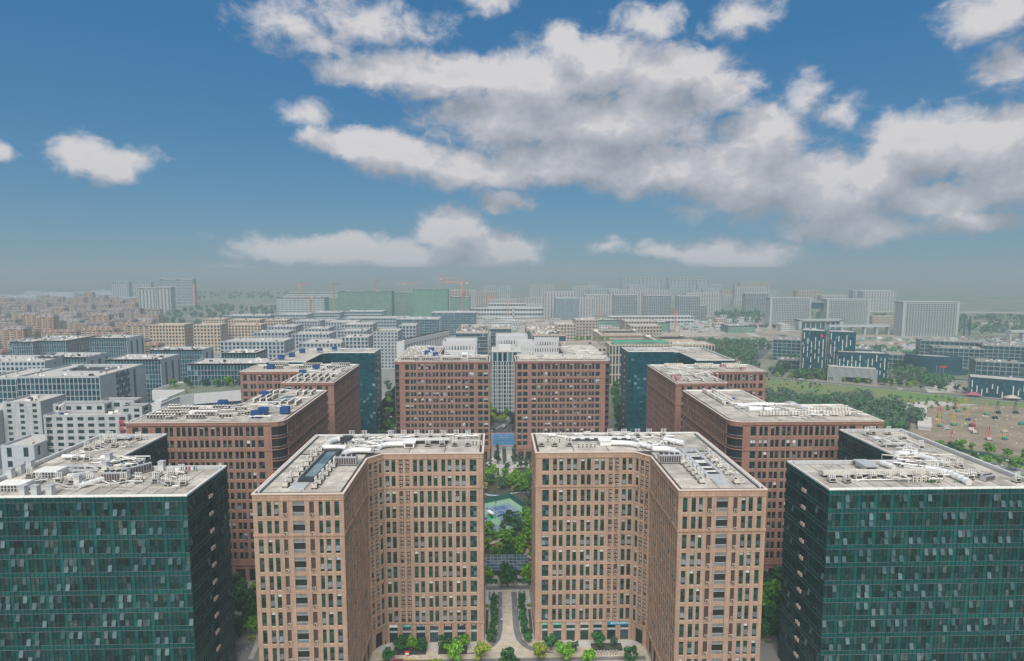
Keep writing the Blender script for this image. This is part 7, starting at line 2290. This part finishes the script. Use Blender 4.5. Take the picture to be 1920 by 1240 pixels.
def striped(name, label, x0, x1, y, h, depth, rot, rows=3, seed=1, z0=0.0):
    """dark glass box with staggered pale vertical fins"""
    w = x1 - x0; t = thing(name, label, 'office building', ((x0 + x1) / 2, y + depth / 2, 0), rot)
    hw, hd = w / 2, depth / 2; rr = random.Random(seed)
    m = MB([TEALD, FARG]); m.box(-hw + .3, hw - .3, -hd + .3, hd - .3, z0, h - .5, 0)
    fr = MB([WHITE])
    nf = int((h - z0) / 3.8)
    gl = MB([CWB])
    for (o, d, L) in (((-hw, -hd), (1, 0), w), ((hw, -hd), (0, 1), depth), ((-hw, hd), (0, -1), depth)):
        n = int(L / 1.9); F = (o, d)
        for q in range(n):
            for k in range(nf):
                gl.fbox(F, q * L / n + .1, (q + 1) * L / n - .1, -.28, -.2, z0 + k * 3.8 + .5, z0 + k * 3.8 + 3.6)
        for q in range(int(L / 3.8)):
            for k in range(int((h - z0) / 8)):
                off = (q % 2) * 4 + rr.choice((0, 0, 2))
                a = z0 + k * 8 + off
                if a + 6 < h - 1 and rr.random() < .82: fr.fbox(F, q * 3.8 + 1.5, q * 3.8 + 2.35, -.2, .35, a, a + rr.choice((4.5, 6, 7)))
    place = lambda nm, mb, s=False: (lambda o: (setattr(o, 'parent', t), o.__setitem__('kind', 'stuff') if s else None))((lambda o: (col.objects.link(o), o)[1])(bpy.data.objects.new(nm, mb.mesh(nm))))
    place('wall', m); place('window', gl, True); place('fin', fr, True)
    r_ = MB([CONC, METAL, TEALD]); r_.box(-hw + .2, hw - .2, -hd + .2, hd - .2, h - .5, h - .3)
    for a in ((-hw, hw, -hd, -hd + .4), (-hw, hw, hd - .4, hd), (-hw, -hw + .4, -hd + .4, hd - .4), (hw - .4, hw, -hd + .4, hd - .4)): r_.box(*a, h - .5, h + .8, 2)
    for i in range(9):
        xx, yy = rr.uniform(-hw + 2, hw - 2), rr.uniform(-hd + 2, hd - 2); r_.cbox(xx, yy, h - .3, rr.uniform(1, 4), rr.uniform(1, 3), rr.uniform(.6, 2), 1)
    place('roof', r_)
    return t


CR_ = -.42
striped('campus_tower', 'dark teal glass tower with staggered pale fins on the campus', 346, 370, 664, 50.5, 30, CR_, seed=2)
striped('campus_tower', 'second dark finned tower joined to the right of the first', 371, 397, 655, 50, 28, CR_, seed=3)
striped('campus_block', 'lower dark finned block stepping down right of the towers', 370, 417, 633, 30, 24, CR_, seed=4)
t = thing('entrance_hall', 'entrance hall with a screen of close white fins at the campus towers', 'entrance hall', (378, 636, 0), CR_)
m = MB([WHITE])
for i in range(44): m.box(-23 + i * 1.06, -22.6 + i * 1.06, -9, -8.2, 5.5 if 14 < i < 36 else 0, 15)
m.build('fin', t, stuff=True)
for o in list(t.children): bpy.data.objects.remove(o)
for nm, bxs, mt, st in (('fin', [(-23 + i * 1.06, -22.55 + i * 1.06, -9, -8.2, 5.5 if 12 < i < 38 else 0, 15) for i in range(44)], WHITE, True), ('wall', [(-23, 23.6, -8.1, 8, 5.5, 14.5), (-22, -10, -7, 8, 0, 5.5), (17, 22.6, -7, 8, 0, 5.5), (-23, 23.6, -8.1, 8, 14.5, 15.2)], TEALD, False), ('doors', [(-10, 17, -2, 0, 0, 5.4)], FARG, False), ('roof', [(-22, 22, -7, 7, 15.2, 15.5)], CONC, False)):
    m = MB([mt])
    for b in bxs: m.box(*b)
    o = bpy.data.objects.new(nm, m.mesh(nm)); col.objects.link(o); o.parent = t
    if st: o['kind'] = 'stuff'
o = letters('◒', SIGNR, ((0, 0), (1, 0)), 0, 0, 0, 3, None); bpy.data.objects.remove(o)
m = MB([SIGNR]); m.tube([(352, 650.6, 47.2), (352, 650.2, 47.2)], 1.6, 14)
tag(m.build('round_sign'), 'round red sign at the top left of the finned tower', 'sign')
GF = M('grey_frame', (.20, .25, .26), .8, .1)
for (x0, x1, y, h, dp, l) in ((366, 404, 775, 28.5, 34, 'left grey-framed office behind the finned tower'), (338, 368, 706, 12.5, 22, 'low grey annex left of the finned tower'), (412, 444, 735, 24, 26, 'grey-framed office behind the stepping block'), (452, 500, 722, 17, 28, 'low framed office right of the finned block, near'),
                              (455, 484, 764, 18, 20, 'low framed office right of the finned block, far'), (538, 590, 720, 24, 24, 'framed office behind the dark drum'), (560, 640, 770, 26, 26, 'framed office far right, back row'), (596, 660, 712, 27, 30, 'framed office at the right edge'), (545, 590, 662, 16, 24, 'low framed office with planted roof by the drum'), (610, 680, 655, 22, 30, 'framed office with branching struts at the right edge')):
    city('campus_office', l, 'office building', x0, x1, y, h, dp, GF, FARG, bay=5.4, fl=4.6, pf=.11, sf=.18, side='grid', rot=CR_, clutter=10, roof=M('brownish_roof', (.25, .22, .19), .9, .3, .1))
# dark drum building
t = thing('drum_building', 'dark curved glass building with a planted terrace and pond', 'office building', (505, 690, 0), CR_)
el = lambda a, b: [(a * math.cos(i * math.pi / 18), b * math.sin(i * math.pi / 18)) for i in range(36)]
for nm, a, b, z0, z1, mt in (('podium', 34, 21, 0, 5, TEALD), ('wall', 28, 17, 5, 18, TEALD), ('window_band', 28.3, 17.3, 6, 8.5, FARG), ('window_band', 28.3, 17.3, 10, 12.5, FARG), ('window_band', 28.3, 17.3, 14, 16.5, FARG), ('roof', 20, 11, 18, 18.6, CONC), ('rooftop_wall', 26, 15.5, 18, 20.5, TEALD)):
    if nm == 'rooftop_wall':
        m = MB([TEALD]); o_, i_ = el(28, 17), el(25, 14.5)
        for q in range(36):
            if 8 < q < 14: continue
            j = (q + 1) % 36; m.hexa([(*o_[q], 18), (*o_[j], 18), (*i_[j], 18), (*i_[q], 18), (*o_[q], 20.5), (*o_[j], 20.5), (*i_[j], 20.5), (*i_[q], 20.5)])
    else:
        m = MB([mt]); m.prism(el(a, b), z0 + .01, z1)
    o = bpy.data.objects.new(nm, m.mesh(nm)); col.objects.link(o); o.parent = t
striped('campus_block', 'long low finned block at the right edge beside the road', 448, 530, 535, 17, 26, -.62, seed=9)
m = MB([SCRUB]); 
sheet('pond', [(470, 664), (512, 640), (508, 634), (466, 656)], .09, M('pond_water', (.02, .09, .09), .1, .1))
for i, x in enumerate((478, 481, 484)):
    t = thing('flagpole', ['left', 'middle', 'right'][i] + ' flagpole before the dark drum building', 'flagpole', (x, 646 - i, 0))
    m = MB([METAL]); m.tube([(x, 646 - i, 0), (x, 646 - i, 15)], .12, 6); m.build('pole', t)
    m = MB([SIGNR if i else NAVY])
    P = lambda u, z: (x + u, 646 - i + .25 * math.sin(u * 2), z)
    for q in range(4): m.quad(P(q * .8, 12.6), P(q * .8 + .8, 12.6), P(q * .8 + .8, 14.8), P(q * .8, 14.8))
    m.build('flag', t)
for x, y in ((446, 556), (470, 541)):
    m = MB([M('pink_canopy', (.30, .08, .13), .7)] if x < 450 else [M('cream_canopy', (.4, .35, .3), .7)]); m.hexa([(x - 6, y - 3, 2.2), (x + 6, y - 7, 2.2), (x + 8, y - 1, 2.2), (x - 4, y + 3, 2.2), (x, y - 1, 4.4), (x + 3, y - 2, 4.4), (x + 3, y - 1, 4.4), (x, y, 4.4)])
    for a, b in ((x - 5, y - 2), (x + 6, y - 5), (x + 6, y - 2), (x - 3, y + 1)): m.box(a, a + .3, b, b + .3, 0, 2.3)
    tag(m.build('tent_canopy'), ('pink' if x < 450 else 'cream') + ' tent canopy beside the road past the field', 'canopy')
# colonnade edge at the very right, close
city('grid_building', 'pale grid-fronted building glimpsed past the right glass block', 'building', 186, 230, 196, 40, 24, M('pale_grid', (.50, .46, .42), .8), B_, bay=2.2, fl=4, pf=.36, sf=.3, side='grid', clutter=6)

# ---- tower cranes


def mk_crane(H, J, name='tower_crane'):
    t = thing(name, 'crane', 'tower crane')
    m = MB([CRANE])
    for x, y in ((-1, -1), (1, -1), (1, 1), (-1, 1)): m.box(x * 1.1 - .3, x * 1.1 + .3, y * 1.1 - .3, y * 1.1 + .3, 0, H)
    for k in range(int(H / 4)):
        a = k * 4; m.tube([(-1.1, -1.1, a), (1.1, -1.1, a + 4)], .2, 4, cap=False); m.tube([(1.1, 1.1, a), (-1.1, 1.1, a + 4)], .2, 4, cap=False); m.tube([(1.1, -1.1, a), (1.1, 1.1, a + 4)], .2, 4, cap=False)
    m.build('mast', t)
    m = MB([CRANE, CONC])
    m.box(-12, J, -.9, -.5, H + 1, H + 1.6); m.box(-12, J, .5, .9, H + 1, H + 1.6); m.box(-2, J * .9, -.3, .3, H + 3, H + 3.6)
    for k in range(int(J / 4)): m.tube([(k * 4, 0, H + 1.3), (k * 4 + 2, 0, H + 3.3), (k * 4 + 4, 0, H + 1.3)], .16, 4, cap=False)
    m.box(-12, -8, -1.2, 1.2, H - 1.6, H + 1.2, 1); m.tube([(0, 0, H + 1), (0, 0, H + 10)], .5, 5); m.tube([(0, 0, H + 10), (J * .7, 0, H + 3.4)], .15, 4); m.tube([(0, 0, H + 10), (-11, 0, H + 1.6)], .15, 4)
    m.build('jib', t)
    m = MB([PAPER]); m.box(1, 3, -1.8, .2, H - 1.6, H + .9); m.build('cab', t)
    return t


CRN = [mk_crane(76, 44), mk_crane(52, 40), mk_crane(36, 30)]
for k, x, y, r_, s, l in ((0, -78, 1427, 3.0, 1.12, 'tallest orange crane, near the centre'), (0, -255, 1700, .05, 1.0, 'orange crane with its jib square on, left of the bright green shell'), (0, -168, 1852, .1, 1.15, 'orange crane beside the bright green shell'), (0, -354, 1808, 1.3, 1.05, 'orange crane over the long netted shell'),
                          (1, -239, 1561, .1, .75, 'orange crane with a low jib over the green nets'), (1, -432, 1437, 2.2, .95, 'small orange crane at the left of the green shells'), (2, 255, 1480, 1.2, .9, 'short orange crane before the blue-glass housing'), (1, 26, 1425, 1.6, 1.1, 'thin orange crane at the white low halls'),
                          (2, 331, 1122, 1.5, 1.0, 'orange crane mast at the green hoarded yard'), (0, -421, 1602, 1.4, 1.0, 'orange crane at the left netted shell'), (0, 262, 2428, 1.0, .8, 'faint crane over the unfinished pale slab'), (0, -560, 1750, .7, .95, 'faint orange crane at the far left shells'), (0, -600, 1900, 1.8, .9, 'farthest faint orange crane on the left'), (2, -20, 1650, .3, 1.0, 'small crane behind the low white halls')):
    put(CRN[k], x, y, 0, r_, l, None, s)
# rubble and small stuff on the cleared land
rr = random.Random(12); m = MB([CONC, WHITE, EARTH, GREYW, NET])
for i in range(900):
    a = rr.random()
    x, y = (rr.uniform(-60, 520), rr.uniform(1120, 1400)) if a < .55 else (rr.uniform(380, 1000), rr.uniform(870, 1040))
    m.cbox(x, y, 0.05, rr.uniform(3, 16), rr.uniform(2, 9), rr.uniform(.5, 3.5), rr.randrange(5), rr.uniform(0, 3))
o = m.build('site_clutter', stuff=True); o['label'] = 'huts, stacks and rubble over the cleared land'


# ordinals, so that each label of a short row points at one thing
def ordinals():
    bpy.context.view_layer.update()
    M_ = cam.matrix_world.inverted()
    groups = {}
    for o in bpy.data.objects:
        if o.parent is None and o.get('group') and o.get('label'): groups.setdefault((o['group'], o['label']), []).append(o)
    def nth(n): return '%d%s' % (n, {1: 'st', 2: 'nd', 3: 'rd'}.get(n if n < 20 else n % 10, 'th'))
    for (g_, l_), obs in groups.items():
        n = len(obs)
        if n < 2 or n > 40: continue
        cc = [(M_ @ o.matrix_world.translation, o) for o in obs]
        sx = [(-c.x / c.z, -c.z, o) for c, o in cc]
        xs = [a for a, b, o in sx]; ds = [b for a, b, o in sx]
        depthwise = (max(ds) - min(ds)) / (sum(ds) / n) > 1.4 * (max(xs) - min(xs))
        sx.sort(key=(lambda t: t[1]) if depthwise else (lambda t: t[0]))
        for i, t in enumerate(sx):
            w_ = nth(i + 1) + (' from the front' if depthwise else ' from the left')
            if len((l_ + ' ' + w_).split()) > 16: w_ = nth(i + 1) + (' in depth' if depthwise else ' from left')
            t[2]['label'] = l_ + ', ' + w_


ordinals()
for s in list(bpy.data.objects):
    if s.type == 'EMPTY' and s.get('label') in ('roof vent unit', 'condenser', 'chiller', 'shaft', 'tank', 'scooter', 'car', 'rig', 'crane', 'lamp') and s.name not in USED:
        for c in s.children: bpy.data.objects.remove(c)
        bpy.data.objects.remove(s)
